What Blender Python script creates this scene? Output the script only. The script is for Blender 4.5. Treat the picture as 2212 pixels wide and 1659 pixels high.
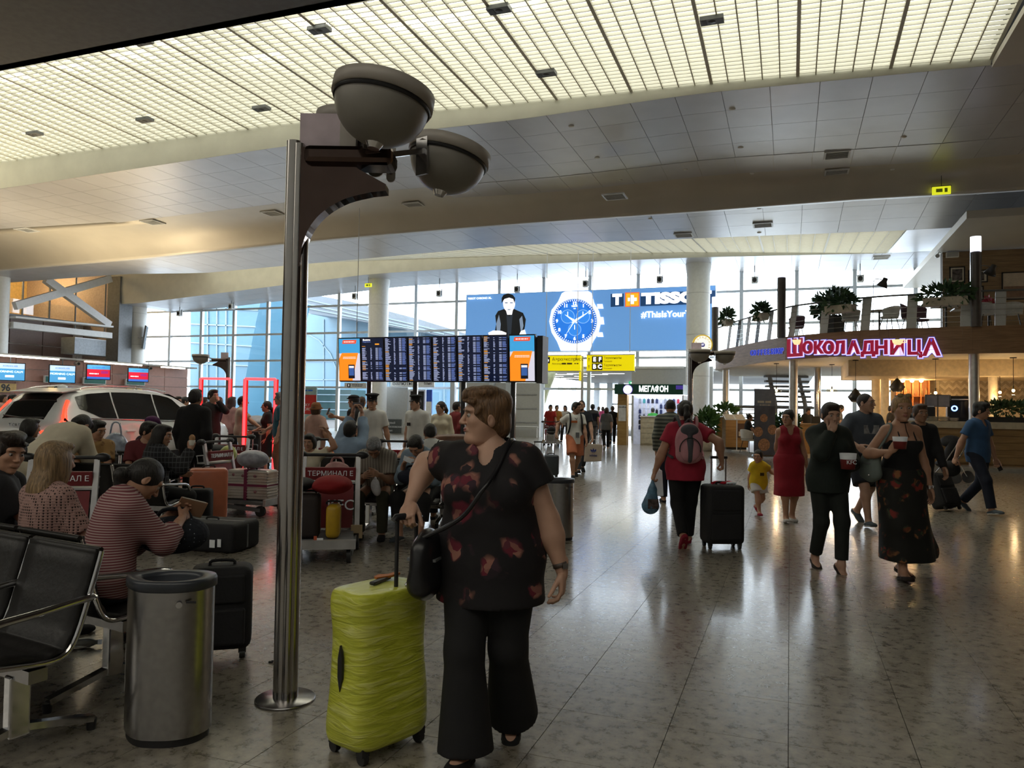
import bpy, bmesh, math, random
import numpy as np
from mathutils import Vector, Matrix, Euler
random.seed(7); rng = np.random.default_rng(7)
sc = bpy.context.scene
for o in list(bpy.data.objects): bpy.data.objects.remove(o)
COL = sc.collection
# ---------------------------------------------------------------- camera (2212 x 1659 frame)
FPX, CXP, CYP = 1650.0, 1106.0, 829.5
CAMZ = 1.55
YAW, PITCH, ROLL = math.radians(20.0), math.radians(1.79), math.radians(0.9)
_f0 = Vector((-math.sin(YAW), math.cos(YAW), 0)); _r0 = Vector((math.cos(YAW), math.sin(YAW), 0)); _u0 = Vector((0, 0, 1))
FWD = (_f0*math.cos(PITCH) + _u0*math.sin(PITCH)).normalized()
_up = (_u0*math.cos(PITCH) - _f0*math.sin(PITCH)).normalized()
RGT = (_r0*math.cos(ROLL) + _up*math.sin(ROLL)).normalized()
UPV = (_up*math.cos(ROLL) - _r0*math.sin(ROLL)).normalized()
CAM = Vector((0, 0, CAMZ))
cd = bpy.data.cameras.new('camera'); cam = bpy.data.objects.new('camera', cd); COL.objects.link(cam)
cd.sensor_width = 36.0; cd.lens = FPX/2212*36.0; cd.clip_start = 0.05; cd.clip_end = 500
m3 = Matrix((RGT, UPV, -FWD)).transposed()
cam.matrix_world = Matrix.Translation(CAM) @ m3.to_4x4()
sc.camera = cam
# ---------------------------------------------------------------- world: bright overcast sky
wd = bpy.data.worlds.new('overcast_sky'); sc.world = wd; wd.use_nodes = True
wn = wd.node_tree; wn.nodes.clear()
bg = wn.nodes.new('ShaderNodeBackground'); wo = wn.nodes.new('ShaderNodeOutputWorld')
tc = wn.nodes.new('ShaderNodeTexCoord'); sx = wn.nodes.new('ShaderNodeSeparateXYZ'); rp = wn.nodes.new('ShaderNodeValToRGB')
rp.color_ramp.elements[0].position = 0.0; rp.color_ramp.elements[0].color = (0.92, 0.97, 1.0, 1)
rp.color_ramp.elements[1].position = 0.6; rp.color_ramp.elements[1].color = (0.85, 0.93, 1.0, 1)
wn.links.new(tc.outputs['Generated'], sx.inputs[0]); wn.links.new(sx.outputs['Z'], rp.inputs[0])
wn.links.new(rp.outputs[0], bg.inputs[0]); bg.inputs[1].default_value = 8.5
wn.links.new(bg.outputs[0], wo.inputs[0])
vs = sc.view_settings; vs.view_transform = 'Standard'; vs.look = 'None'; vs.gamma = 1.0; vs.use_curve_mapping = False
vs.exposure = 0.0
sc.cycles.max_bounces = 8; sc.cycles.diffuse_bounces = 4; sc.cycles.glossy_bounces = 4; sc.cycles.transparent_max_bounces = 12
sc.cycles.sample_clamp_indirect = 4.0; sc.cycles.use_denoising = True
sc.cycles.caustics_reflective = False; sc.cycles.caustics_refractive = False
def area_light(name, loc, rot, sx_, sy_, power, col=(1, 1, 1)):
    l = bpy.data.lights.new(name, 'AREA'); l.shape = 'RECTANGLE'; l.size = sx_; l.size_y = sy_; l.energy = power; l.color = col
    o = bpy.data.objects.new(name, l); COL.objects.link(o); o.location = loc; o.rotation_euler = rot
    return o
def point_light(name, loc, power, col=(1, .75, .45), r=.05):
    l = bpy.data.lights.new(name, 'POINT'); l.energy = power; l.color = col; l.shadow_soft_size = r
    o = bpy.data.objects.new(name, l); COL.objects.link(o); o.location = loc
    return o
# ---------------------------------------------------------------- pixel -> place
def ray(px, py): return (FWD*FPX + RGT*(px-CXP) - UPV*(py-CYP))
def G(px, py, z=0.0):                    # on a horizontal plane
    r = ray(px, py); t = (z-CAMZ)/r.z; return CAM + r*t
def WY(px, py, y): r = ray(px, py); t = y/r.y; return CAM + r*t       # on a wall across the hall
def WX(px, py, x): r = ray(px, py); t = x/r.x; return CAM + r*t       # on a wall along the hall
def PD(px, py, d): r = ray(px, py); t = d/(r.dot(_f0)); return CAM + r*t   # at forward distance d
def base_at(px, d): p = PD(px, 880, d); return Vector((p.x, p.y, 0))
def dist(p): return Vector(p).dot(_f0)
def zat(px, py, d): return PD(px, py, d).z
def facing(a):                            # 0 faces the camera, 90 to picture right, 180 away
    a = math.radians(a); v = _r0*math.sin(a) - _f0*math.cos(a); return math.atan2(-v.x, v.y)   # rotation about z taking +Y to v
# ---------------------------------------------------------------- materials
_M = {}
def lin(c): return tuple(((v/12.92) if v <= .04045 else ((v+.055)/1.055)**2.4) for v in c)
def hexc(h): h = h.lstrip('#'); return lin(tuple(int(h[i:i+2], 16)/255 for i in (0, 2, 4)))
def mat(name, col=(.5, .5, .5), rough=.6, metal=0.0, var=.12, scale=8.0, bump=0.0, bscale=60.0, emit=0.0, ecol=None, spec=.5, coat=0.0, alpha=None, trans=0.0):
    if name in _M: return _M[name]
    if isinstance(col, str): col = hexc(col)
    m = bpy.data.materials.new(name); m.use_nodes = True; nt = m.node_tree; b = nt.nodes['Principled BSDF']
    b.inputs['Roughness'].default_value = rough; b.inputs['Metallic'].default_value = metal
    b.inputs['Specular IOR Level'].default_value = spec
    if coat: b.inputs['Coat Weight'].default_value = coat; b.inputs['Coat Roughness'].default_value = .06
    tcn = nt.nodes.new('ShaderNodeTexCoord')
    if var > 0:
        n = nt.nodes.new('ShaderNodeTexNoise'); n.inputs['Scale'].default_value = scale; n.inputs['Detail'].default_value = 3
        r = nt.nodes.new('ShaderNodeValToRGB')
        r.color_ramp.elements[0].position = .3; r.color_ramp.elements[1].position = .7
        r.color_ramp.elements[0].color = tuple(c*(1-var) for c in col)+(1,); r.color_ramp.elements[1].color = tuple(min(1, c*(1+var)) for c in col)+(1,)
        nt.links.new(tcn.outputs['Object'], n.inputs['Vector']); nt.links.new(n.outputs['Fac'], r.inputs[0]); nt.links.new(r.outputs[0], b.inputs['Base Color'])
    else: b.inputs['Base Color'].default_value = tuple(col)+(1,)
    if bump > 0:
        n2 = nt.nodes.new('ShaderNodeTexNoise'); n2.inputs['Scale'].default_value = bscale; n2.inputs['Detail'].default_value = 4
        bp = nt.nodes.new('ShaderNodeBump'); bp.inputs['Strength'].default_value = bump; bp.inputs['Distance'].default_value = .01
        nt.links.new(tcn.outputs['Object'], n2.inputs['Vector']); nt.links.new(n2.outputs['Fac'], bp.inputs['Height']); nt.links.new(bp.outputs[0], b.inputs['Normal'])
    if emit > 0:
        b.inputs['Emission Color'].default_value = tuple(ecol or col)+(1,); b.inputs['Emission Strength'].default_value = emit
    if trans: b.inputs['Transmission Weight'].default_value = trans
    _M[name] = m; return m
def mat_new(name):
    m = bpy.data.materials.new(name); m.use_nodes = True; nt = m.node_tree; _M[name] = m
    return m, nt, nt.nodes['Principled BSDF'], nt.nodes.new('ShaderNodeTexCoord')
def nd(nt, t, **kw):
    n = nt.nodes.new(t)
    for k, v in kw.items():
        if k in n.inputs: n.inputs[k].default_value = v
        else: setattr(n, k, v)
    return n
def ramp(nt, stops, mode='LINEAR'):
    r = nt.nodes.new('ShaderNodeValToRGB'); r.color_ramp.interpolation = mode; e = r.color_ramp.elements
    while len(e) < len(stops): e.new(.5)
    for i, (p, c) in enumerate(stops):
        e[i].position = p; e[i].color = tuple(hexc(c) if isinstance(c, str) else c)+(1,)
    return r
def mat_emit(name, col, s):
    return mat(name, col, .5, 0, var=.02, emit=s)
def mat_glass(name, tint=(.9, .95, 1), refl=.08, rough=.02):
    if name in _M: return _M[name]
    m = bpy.data.materials.new(name); m.use_nodes = True; nt = m.node_tree; nt.nodes.clear()
    out = nt.nodes.new('ShaderNodeOutputMaterial'); mx = nt.nodes.new('ShaderNodeMixShader'); t = nt.nodes.new('ShaderNodeBsdfTransparent'); g = nt.nodes.new('ShaderNodeBsdfGlossy')
    t.inputs[0].default_value = tuple(tint)+(1,); g.inputs['Roughness'].default_value = rough; mx.inputs[0].default_value = refl
    nt.links.new(t.outputs[0], mx.inputs[1]); nt.links.new(g.outputs[0], mx.inputs[2]); nt.links.new(mx.outputs[0], out.inputs[0])
    _M[name] = m; return m
# ---------------------------------------------------------------- objects
def new_obj(name, me, m=None, parent=None):
    o = bpy.data.objects.new(name, me); COL.objects.link(o)
    if m is not None:
        me.materials.clear()
        for x in (m if isinstance(m, (list, tuple)) else [m]): me.materials.append(x)
    if parent is not None: o.parent = parent
    return o
def tag(o, label=None, cat=None, group=None, kind=None):
    if label: o['label'] = label
    if cat: o['category'] = cat
    if group: o['group'] = group
    if kind: o['kind'] = kind
    return o
def thing(name, label, cat, loc=(0, 0, 0), rotz=0.0, group=None):
    o = bpy.data.objects.new(name, None); COL.objects.link(o); o.location = loc; o.rotation_euler = (0, 0, rotz); o.empty_display_size = .1
    return tag(o, label, cat, group)
def copy_tree(o, parent=None):
    c = o.copy(); COL.objects.link(c)
    if parent is not None: c.parent = parent
    for ch in o.children: copy_tree(ch, c)
    return c
class MB:
    def __init__(s): s.v = []; s.f = []; s.mi = []; s.sm = []
    def add(s, vs_, fs, mi=0, smooth=False):
        o = len(s.v); s.v += [tuple(v) for v in vs_]; s.f += [tuple(i+o for i in f) for f in fs]; s.mi += [mi]*len(fs); s.sm += [smooth]*len(fs); return s
    def box(s, c, sz, rot=None, mi=0):
        hx, hy, hz = (q/2 for q in sz); P = [Vector((x, y, z)) for x in (-hx, hx) for y in (-hy, hy) for z in (-hz, hz)]
        R = rot if isinstance(rot, Matrix) else (Euler(rot).to_matrix() if rot else None)
        c = Vector(c); P = [c + (R @ p if R else p) for p in P]
        return s.add(P, [(0, 1, 3, 2), (4, 6, 7, 5), (0, 4, 5, 1), (2, 3, 7, 6), (0, 2, 6, 4), (1, 5, 7, 3)], mi)
    def bb(s, lo, hi, mi=0): return s.box([(a+b)/2 for a, b in zip(lo, hi)], [b-a for a, b in zip(lo, hi)], mi=mi)
    def bar(s, a, b, w, h=None, upv=(0, 0, 1), mi=0):
        a, b = Vector(a), Vector(b); d = b-a; L = d.length; d.normalize(); u = Vector(upv)
        if abs(d.dot(u)) > .98: u = Vector((0, 1, 0))
        x = d.cross(u).normalized(); z = x.cross(d).normalized(); R = Matrix((x, d, z)).transposed()
        return s.box((a+b)/2, (w, L, h or w), R, mi)
    def cyl(s, a, b, r0, r1=None, n=16, mi=0, cap=True):
        r1 = r0 if r1 is None else r1; a, b = Vector(a), Vector(b); d = (b-a).normalized(); u = Vector((1, 0, 0)) if abs(d.x) < .9 else Vector((0, 1, 0))
        x = d.cross(u).normalized(); y = d.cross(x)
        P = [];
        for c, r in ((a, r0), (b, r1)): P += [c + (x*math.cos(2*math.pi*i/n)+y*math.sin(2*math.pi*i/n))*r for i in range(n)]
        s.add(P, [(i, (i+1) % n, n+(i+1) % n, n+i) for i in range(n)], mi, True)
        if cap: s.add(P, [tuple(range(n-1, -1, -1)), tuple(range(n, 2*n))], mi)
        return s
    def lathe(s, prof, c=(0, 0, 0), n=24, mi=0, sx=1.0, sy=1.0, R=None):
        c = Vector(c); P = []
        for r, z in prof:
            for i in range(n):
                p = Vector((r*sx*math.cos(2*math.pi*i/n), r*sy*math.sin(2*math.pi*i/n), z)); P.append(c + (R @ p if R else p))
        F = [(k*n+i, k*n+(i+1) % n, (k+1)*n+(i+1) % n, (k+1)*n+i) for k in range(len(prof)-1) for i in range(n)]
        return s.add(P, F, mi, True)
    def sph(s, c, r, n=12, mi=0, R=None):
        rr = r if isinstance(r, (tuple, list, Vector)) else (r, r, r); c = Vector(c); P = []; h = n//2
        for k in range(h+1):
            th = math.pi*k/h
            for i in range(n):
                ph = 2*math.pi*i/n; p = Vector((rr[0]*math.sin(th)*math.cos(ph), rr[1]*math.sin(th)*math.sin(ph), rr[2]*math.cos(th))); P.append(c + (R @ p if R else p))
        return s.add(P, [(k*n+i, (k+1)*n+i, (k+1)*n+(i+1) % n, k*n+(i+1) % n) for k in range(h) for i in range(n)], mi, True)
    def prism(s, poly, axis='y', t0=0.0, t1=.1, mi=0, M=None):
        n = len(poly)
        def mk(a, b, t): return {'y': (a, t, b), 'x': (t, a, b), 'z': (a, b, t)}[axis]
        P = [Vector(mk(a, b, t0)) for a, b in poly] + [Vector(mk(a, b, t1)) for a, b in poly]
        if M is not None: P = [M @ p for p in P]
        return s.add(P, [tuple(range(n)), tuple(range(2*n-1, n-1, -1))] + [(i, n+i, n+(i+1) % n, (i+1) % n) for i in range(n)], mi)
    def tube(s, path, r, n=8, mi=0, closed=False):
        P = [Vector(p) for p in path]; m = len(P); V = []; prev = None
        rs = r if isinstance(r, (list, tuple)) else [r]*m
        for i, p in enumerate(P):
            a = P[(i-1) % m] if (closed or i > 0) else p; b = P[(i+1) % m] if (closed or i < m-1) else p
            d = (b-a).normalized()
            if prev is None: x = d.orthogonal().normalized()
            else: x = (prev - d*prev.dot(d)).normalized()
            prev = x; y = d.cross(x)
            V += [p + (x*math.cos(2*math.pi*k/n)+y*math.sin(2*math.pi*k/n))*rs[i] for k in range(n)]
        F = [(i*n+k, i*n+(k+1) % n, ((i+1) % m)*n+(k+1) % n, ((i+1) % m)*n+k) for i in range(m if closed else m-1) for k in range(n)]
        s.add(V, F, mi, True)
        if not closed: s.add(V, [tuple(range(n-1, -1, -1)), tuple(range((m-1)*n, m*n))], mi)
        return s
    def grid(s, rows, mi=0, smooth=True):     # rows of points
        n = len(rows[0]); P = [p for r in rows for p in r]
        return s.add(P, [(k*n+i, k*n+i+1, (k+1)*n+i+1, (k+1)*n+i) for k in range(len(rows)-1) for i in range(n-1)], mi, smooth)
    def mesh(s, name):
        me = bpy.data.meshes.new(name); me.from_pydata(s.v, [], s.f)
        if any(s.mi): me.polygons.foreach_set('material_index', s.mi)
        if any(s.sm): me.polygons.foreach_set('use_smooth', s.sm)
        me.update(); return me
    def build(s, name, m, parent=None, bevel=0.0, seg=2, smooth=False, fixn=False):
        me = s.mesh(name)
        if fixn or bevel or smooth:
            bm = bmesh.new(); bm.from_mesh(me)
            if bevel or smooth: bmesh.ops.remove_doubles(bm, verts=bm.verts, dist=1e-5)
            bmesh.ops.recalc_face_normals(bm, faces=bm.faces)
            if bevel: bmesh.ops.bevel(bm, geom=[e for e in bm.edges if len(e.link_faces) == 2 and e.calc_face_angle(0) > .5], offset=bevel, segments=seg, affect='EDGES', profile=.5, clamp_overlap=True)
            bm.to_mesh(me); bm.free()
            if smooth:
                for p in me.polygons: p.use_smooth = True
        return new_obj(name, me, m, parent)
def inst(name, me, parent, loc=(0, 0, 0), rot=(0, 0, 0), scale=(1, 1, 1)):
    o = bpy.data.objects.new(name, me); COL.objects.link(o); o.location = loc; o.rotation_euler = rot; o.scale = scale
    if parent is not None: o.parent = parent
    return o
def struct(name, mb, m, label=None): o = mb.build(name, m); o['kind'] = 'structure'; return o
def struct_root(name):
    o = bpy.data.objects.new(name, None); COL.objects.link(o); o['kind'] = 'structure'; return o
def text_mesh(body, size, ext=0.004, bold=0.0, align='CENTER', sx=1.0):
    cu = bpy.data.curves.new('txt', 'FONT'); cu.body = body; cu.size = size; cu.extrude = ext; cu.align_x = align; cu.align_y = 'CENTER'; cu.offset = bold; cu.resolution_u = 3
    o = bpy.data.objects.new('txt', cu); me = o.to_mesh().copy(); o.to_mesh_clear(); bpy.data.objects.remove(o); bpy.data.curves.remove(cu)
    if sx != 1: me.transform(Matrix.Diagonal((sx, 1, 1, 1)))
    return me
FACE = Matrix.Rotation(math.pi/2, 4, 'X')         # text standing up, read from -Y
def text(body, size, m, parent, loc, name='lettering', ext=.004, bold=0.0, align='CENTER', rotz=0.0, sx=1.0, fit=None):
    me = text_mesh(body, size, ext, bold, align, sx)
    if fit:
        xs = [v.co.x for v in me.vertices]; w = max(xs)-min(xs); me.transform(Matrix.Diagonal((fit/w, 1, 1, 1)))
    me.transform(FACE); o = new_obj(name, me, m, parent); o.location = loc; o.rotation_euler = (0, 0, rotz); return o
def bars(parent, x, y, z, w, h, m, name='printed_line'):      # print too small to read: a line of word-shaped strokes
    mb = MB(); a = x-w/2; rg = random.Random(int(w*1e4+z*1e3))
    while a < x+w/2-h*.6: L = min(h*rg.uniform(1.5, 4), x+w/2-a); mb.bb((a, y-.002, z-h/2), (a+L, y, z+h/2)); a += L+h*.6
    o = mb.build(name, m, parent); o['kind'] = 'stuff'; return o
def catmull(pts, n=8):
    P = [Vector(p) for p in pts]; out = []
    for i in range(len(P)-1):
        p0 = P[max(i-1, 0)]; p1 = P[i]; p2 = P[i+1]; p3 = P[min(i+2, len(P)-1)]
        for k in range(n):
            t = k/n; out.append(.5*((2*p1)+(p2-p0)*t+(2*p0-5*p1+4*p2-p3)*t*t+(3*p1-p0-3*p2+p3)*t**3))
    return out+[P[-1]]
# ================================================================= MATERIALS OF THE HALL
def granite(name):
    m, nt, b, t = mat_new(name)
    n1 = nd(nt, 'ShaderNodeTexNoise', Scale=14.0, Detail=6.0, Roughness=.7); v = nd(nt, 'ShaderNodeTexVoronoi', Scale=42.0)
    n2 = nd(nt, 'ShaderNodeTexNoise', Scale=.35, Detail=2.0)
    r1 = ramp(nt, [(.28, (.07, .062, .052)), (.42, (.20, .18, .145)), (.60, (.37, .335, .275)), (.75, (.46, .43, .37))])
    r2 = ramp(nt, [(.0, (.35, .35, .35)), (.22, (1, 1, 1))]); mx = nd(nt, 'ShaderNodeMixRGB', blend_type='MULTIPLY'); mx.inputs[0].default_value = .75
    r3 = ramp(nt, [(.3, (.82, .8, .76)), (.7, (1, 1, 1))]); mx2 = nd(nt, 'ShaderNodeMixRGB', blend_type='MULTIPLY'); mx2.inputs[0].default_value = 1
    geo = nt.nodes.new('ShaderNodeNewGeometry')
    L = nt.links.new
    for q in (n1, v, n2): L(geo.outputs['Position'], q.inputs['Vector'])
    L(n1.outputs['Fac'], r1.inputs[0]); L(v.outputs['Distance'], r2.inputs[0]); L(r1.outputs[0], mx.inputs[1]); L(r2.outputs[0], mx.inputs[2])
    L(n2.outputs['Fac'], r3.inputs[0]); L(mx.outputs[0], mx2.inputs[1]); L(r3.outputs[0], mx2.inputs[2]); L(mx2.outputs[0], b.inputs['Base Color'])
    rr = ramp(nt, [(.3, (.24, .24, .24)), (.7, (.34, .34, .34))]); L(n1.outputs['Fac'], rr.inputs[0]); L(rr.outputs[0], b.inputs['Roughness'])
    bp = nd(nt, 'ShaderNodeBump', Strength=.05, Distance=.003); L(n1.outputs['Fac'], bp.inputs['Height']); L(bp.outputs[0], b.inputs['Normal'])
    b.inputs['Specular IOR Level'].default_value = .7; b.inputs['Coat Weight'].default_value = .55; b.inputs['Coat Roughness'].default_value = .13
    return m
def wood(name, c0, c1, scale=(1.2, 1.2, 22), rough=.45):
    m, nt, b, t = mat_new(name); mp = nd(nt, 'ShaderNodeMapping'); mp.inputs['Scale'].default_value = scale
    n = nd(nt, 'ShaderNodeTexNoise', Scale=2.2, Detail=5.0, Distortion=.6); r = ramp(nt, [(.3, c0), (.7, c1)])
    nt.links.new(t.outputs['Object'], mp.inputs[0]); nt.links.new(mp.outputs[0], n.inputs['Vector']); nt.links.new(n.outputs['Fac'], r.inputs[0]); nt.links.new(r.outputs[0], b.inputs['Base Color']); b.inputs['Roughness'].default_value = rough
    return m
M_GRAN = granite('polished_granite'); M_JOINT = mat('floor_joint', (.05, .045, .04), .8)
M_CEIL = mat('ceiling_metal', (.56, .555, .57), .34, .35, var=.04, scale=1.5)
M_CEILB = mat('ceiling_joint', (.22, .22, .23), .6)
M_FASC = mat('fascia_cream', (.74, .74, .66), .5, 0, var=.05, scale=2)
M_COVE = mat('cove_plaster', (.58, .545, .48), .42, .2, var=.04, scale=1)
M_SLAT = mat('lattice_white', (.84, .84, .76), .5, 0, var=.03)
M_RIB = mat('lattice_rib', (.66, .65, .56), .5, 0, var=.05)
M_DARKS = mat('dark_soffit', (.10, .10, .10), .6)
M_WHITE = mat('white_paint', (.78, .79, .77), .5, var=.04)
M_STEELW = mat('white_steel', (.70, .72, .74), .45, var=.04)
M_MULL = mat('mullion_grey', (.62, .68, .74), .4, .3, var=.05)
M_GREYW = mat('grey_wall', (.48, .49, .49), .55, var=.04)
M_BROWN = mat('brown_panel', (.17, .115, .10), .5, var=.08)
M_PINK = mat('rose_panel', (.44, .25, .21), .5, var=.06)
M_DGREY = mat('dark_grey_metal', (.16, .17, .18), .5, .2)
M_BLACK = mat('black_plastic', (.015, .015, .017), .45)
M_CHROME = mat('chrome', (.75, .75, .76), .12, 1.0, var=.03)
M_BRUSH = mat('brushed_steel', (.43, .42, .42), .26, 1.0, var=.08, scale=30)
M_POLE = mat('polished_steel', (.50, .48, .46), .18, 1.0, var=.05)
M_GLASS = mat_glass('window_glass', (.94, .97, 1.0), .06)
W_OAK = wood('oak_veneer', '#8a6a50', '#b08c6a', (1.0, 1.0, 14)); W_DARK = wood('dark_wood_planks', '#7a654e', '#a08868', (.7, 1, 9)); W_COUNTER = wood('counter_wood', '#8a6a42', '#a9885a', (.8, .8, 9))
# ================================================================= FLOOR
TS = .55
floor = struct('floor', MB().bb((-62, -9, -.30), (26, 72, -.006)), M_JOINT)
tile_me = MB().bb((-TS/2+.0018, -TS/2+.0018, -.006), (TS/2-.0018, TS/2-.0018, 0)).mesh('tile'); tile_me.materials.append(M_GRAN)
cand = []
for i in range(-110, 47):
    for j in range(-14, 74):
        c = Vector(((i+.5)*TS, (j+.5)*TS, 0)); d = dist(c); x = c.dot(_r0)
        vis = d > 2.4 and abs(x) < .72*d+.6
        cand.append((d if vis else 900+d, i, j))
cand.sort(); near = set((i, j) for d, i, j in cand[:300])
for k, (d, i, j) in enumerate(cand[:300]): inst('tile', tile_me, floor, ((i+.5)*TS, (j+.5)*TS, 0))
mb = MB(); g = .0018
for i in range(-112, 47):
    for j in range(-16, 80):
        if (i, j) in near: continue
        x0, y0 = i*TS+g, j*TS+g; x1, y1 = (i+1)*TS-g, (j+1)*TS-g
        mb.v += [(x0, y0, 0), (x1, y0, 0), (x1, y1, 0), (x0, y1, 0)]; n = len(mb.v); mb.f.append((n-4, n-3, n-2, n-1)); mb.mi.append(0); mb.sm.append(False)
o = mb.build('tile_field', M_GRAN, floor); o['kind'] = 'stuff'
# ================================================================= CEILING
def curve(V, pts):
    q = sorted((WY(px, py, V).x, WY(px, py, V).z) for px, py in pts); xs = [a for a, _ in q]; zs = [b for _, b in q]
    return lambda x: float(np.interp(x, xs, zs))
latA_far = curve(17.8, [(0, 350), (640, 265), (1106, 225), (1500, 186), (2140, 130)])
latA_near = curve(12.5, [(0, 128), (850, 2)])
sofA_near = curve(17.8, [(0, 408), (640, 312), (1106, 260), (1500, 203), (2140, 141)])
beam_z = curve(25.2, [(0, 582), (325, 555), (670, 520), (830, 505), (1105, 482), (1500, 455), (1900, 425), (2100, 415)])
sofB_far = curve(30.0, [(0, 612), (270, 592), (440, 590), (1106, 530), (1950, 498)])
latB_far = curve(36.0, [(300, 588), (640, 568), (1110, 552), (1500, 545), (1925, 547)])
sofC_near = curve(36.0, [(300, 655), (500, 630), (800, 592), (1110, 572), (1500, 556), (1925, 547)])
XR = WY(2140, 130, 17.8).x       # right end of the first lattice
XR2 = WY(1935, 520, 33).x
def panels(root, x0, x1, nx, y0, y1, ny, zf, m, t=.02, gap=.012):
    dx, dy = (x1-x0)/nx, (y1-y0)/ny
    for i in range(nx):
        for j in range(ny):
            a, b, c, d = x0+i*dx+gap/2, x0+(i+1)*dx-gap/2, y0+j*dy+gap/2, y0+(j+1)*dy-gap/2
            P = [(a, c), (b, c), (b, d), (a, d)]; V = [(x, y, zf(x, y)) for x, y in P]+[(x, y, zf(x, y)+t) for x, y in P]
            MB().add(V, [(3, 2, 1, 0), (4, 5, 6, 7), (0, 1, 5, 4), (1, 2, 6, 5), (2, 3, 7, 6), (3, 0, 4, 7)]).build('panel', m, root)
def surf(name, x0, x1, nx, ys, zf, m, parent=None, up=.02):
    rows = [[(x0+(x1-x0)*i/nx, y, zf(x0+(x1-x0)*i/nx, y)+up) for i in range(nx+1)] for y in ys]
    o = MB().grid(rows, smooth=True).build(name, m, parent)
    if parent is None: o['kind'] = 'structure'
    return o
mb = MB(); mb.bb((-62, -9, 10.4), (26, 42, 10.6)); ceiling = struct('ceiling', mb, M_DARKS)
# near dark soffit
struct('ceiling_near_soffit', MB().bb((-62, -1, 8.66), (26, 11.5, 8.9)).bb((-62, -9, 8.66), (26, -7.5, 8.9)).bb((8, -7.5, 8.66), (26, -1, 8.9)).bb((-62, -7.5, 8.66), (-34, -1, 8.9)).bb((-62, 11.3, 8.66), (26, 11.5, 10.4)), M_DARKS)
# soffit A: flat panels, then the cove rolling down into the beam
cs = lambda x: float(np.interp(x, [-34, -20, -5, 5], [21.8, 22.8, 24.2, 24.5]))
def sofA(x, y): return sofA_near(x)
ra = struct_root('ceiling_front_soffit')
panels(ra, -33, 13.2, 44, 17.8, 22.6, 4, sofA, M_CEIL)
surf('backing', -33.2, 13.4, 30, [17.8, 22.6], sofA, M_CEILB, ra, .03)
panels(ra, -11, 13.2, 23, 22.6, 24.15, 1, lambda x, y: sofA(x, y)-.012, M_CEIL, .012)
mb = MB(); rows = []
prof = [(0, 0), (.25, .02), (.5, .08), (.7, .2), (.84, .4), (.93, .65), (.98, .9), (1, 1)]
xs = [-62]+[-40+i*1.5 for i in range(36)]+[16, 26]
rows.append([(x, 22.6, sofA(x, 0)) for x in xs])
for t, s in prof: rows.append([(x, cs(x)+(25.2-cs(x))*t, sofA(x, 0)+(beam_z(x)-sofA(x, 0))*s) for x in xs])
rows.append([(x, 25.5, beam_z(x)) for x in xs]); rows.append([(x, 25.6, beam_z(x)+.45) for x in xs])
mb.grid(rows); mb.build('cove_beam', M_COVE, ra)
mb = MB(); mb.grid([[(x, 17.8, sofA_near(x)) for x in xs], [(x, 22.6, sofA_near(x)+.001) for x in xs if True]]) if False else None
for a, b, nm in ((-62, -33, 'end_panel'), (13.2, 26, 'end_panel')):
    surf(nm, a, b, 4, [17.8, 22.6], sofA, M_CEIL, ra, 0)
mb = MB(); xf = [-62+i*2 for i in range(33)]; xf = [x for x in xf if x < XR]+[XR]
rows = [[(x, 17.8, sofA_near(x)) for x in xf], [(x, 17.74, (sofA_near(x)+latA_far(x))/2) for x in xf], [(x, 17.8, latA_far(x)+.25) for x in xf]]
mb.grid(rows); mb.build('fascia', M_FASC, ra)
# right of the lattice the soffit carries on
mb = MB(); mb.bb((XR+.02, 11.5, 8.66), (26, 17.8, 8.8)); mb.build('side_soffit', M_DARKS if False else M_COVE, ra)
# lattice A
def latA(x, y): t = (y-12.4)/5.4; return latA_near(x)*(1-t)+latA_far(x)*t
def lattice(name, x0, x1, y0, y1, zf, pitch, rib, hgt, mjr=4):
    root = struct_root(name); n = int((y1-y0)/pitch); xs_ = list(np.linspace(x0, x1, 14))
    for k in range(n+1):
        y = y0+k*pitch; t = .009; V = []; F = []
        for x in xs_:
            z = zf(x, y); V += [(x, y-t, z), (x, y+t, z), (x, y+t, z+hgt), (x, y-t, z+hgt)]
        for i in range(len(xs_)-1):
            for a in range(4): F.append((4*i+a, 4*i+(a+1) % 4, 4*i+4+(a+1) % 4, 4*i+4+a))
        MB().add(V, F).build('slat', M_SLAT, root)
    m = int((x1-x0)/rib)
    for k in range(m+1):
        x = x1-k*rib; big = k % mjr == 0; w = .035 if big else .012
        V = []
        for y in (y0, y1):
            z = zf(x, y)-.012; V += [(x-w, y, z), (x+w, y, z), (x+w, y, z+hgt), (x-w, y, z+hgt)]
        MB().add(V, [(a, (a+1) % 4, 4+(a+1) % 4, 4+a) for a in range(4)]).build('rib', M_RIB, root)
    return root
M_PLEN = mat('plenum_light', (1.0, .98, .86), .5, 0, var=.05, scale=.4, emit=1.75)
lA = lattice('ceiling_lattice_front', -34, XR, 12.4, 17.8, latA, .175, .37, .075, 5)
surf('light_plenum', -34, XR, 10, [11.5, 17.8], lambda x, y: latA(x, y)+.30, M_PLEN, lA, 0)
# unseen glowing bay added over the hall behind the camera, for more ambient light
lC = struct_root('ceiling_fill_near')
MB().bb((-34, -7.5, 8.70), (8, -1.0, 8.74)).build('light_plenum', mat('fill_light_near', (1.0, .95, .85), .5, 0, var=.05, emit=1.35), lC)
for k in range(20): MB().bb((-34, -7.5+k*.34, 8.52), (8, -7.49+k*.34, 8.60)).build('slat', M_SLAT, lC)
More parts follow.
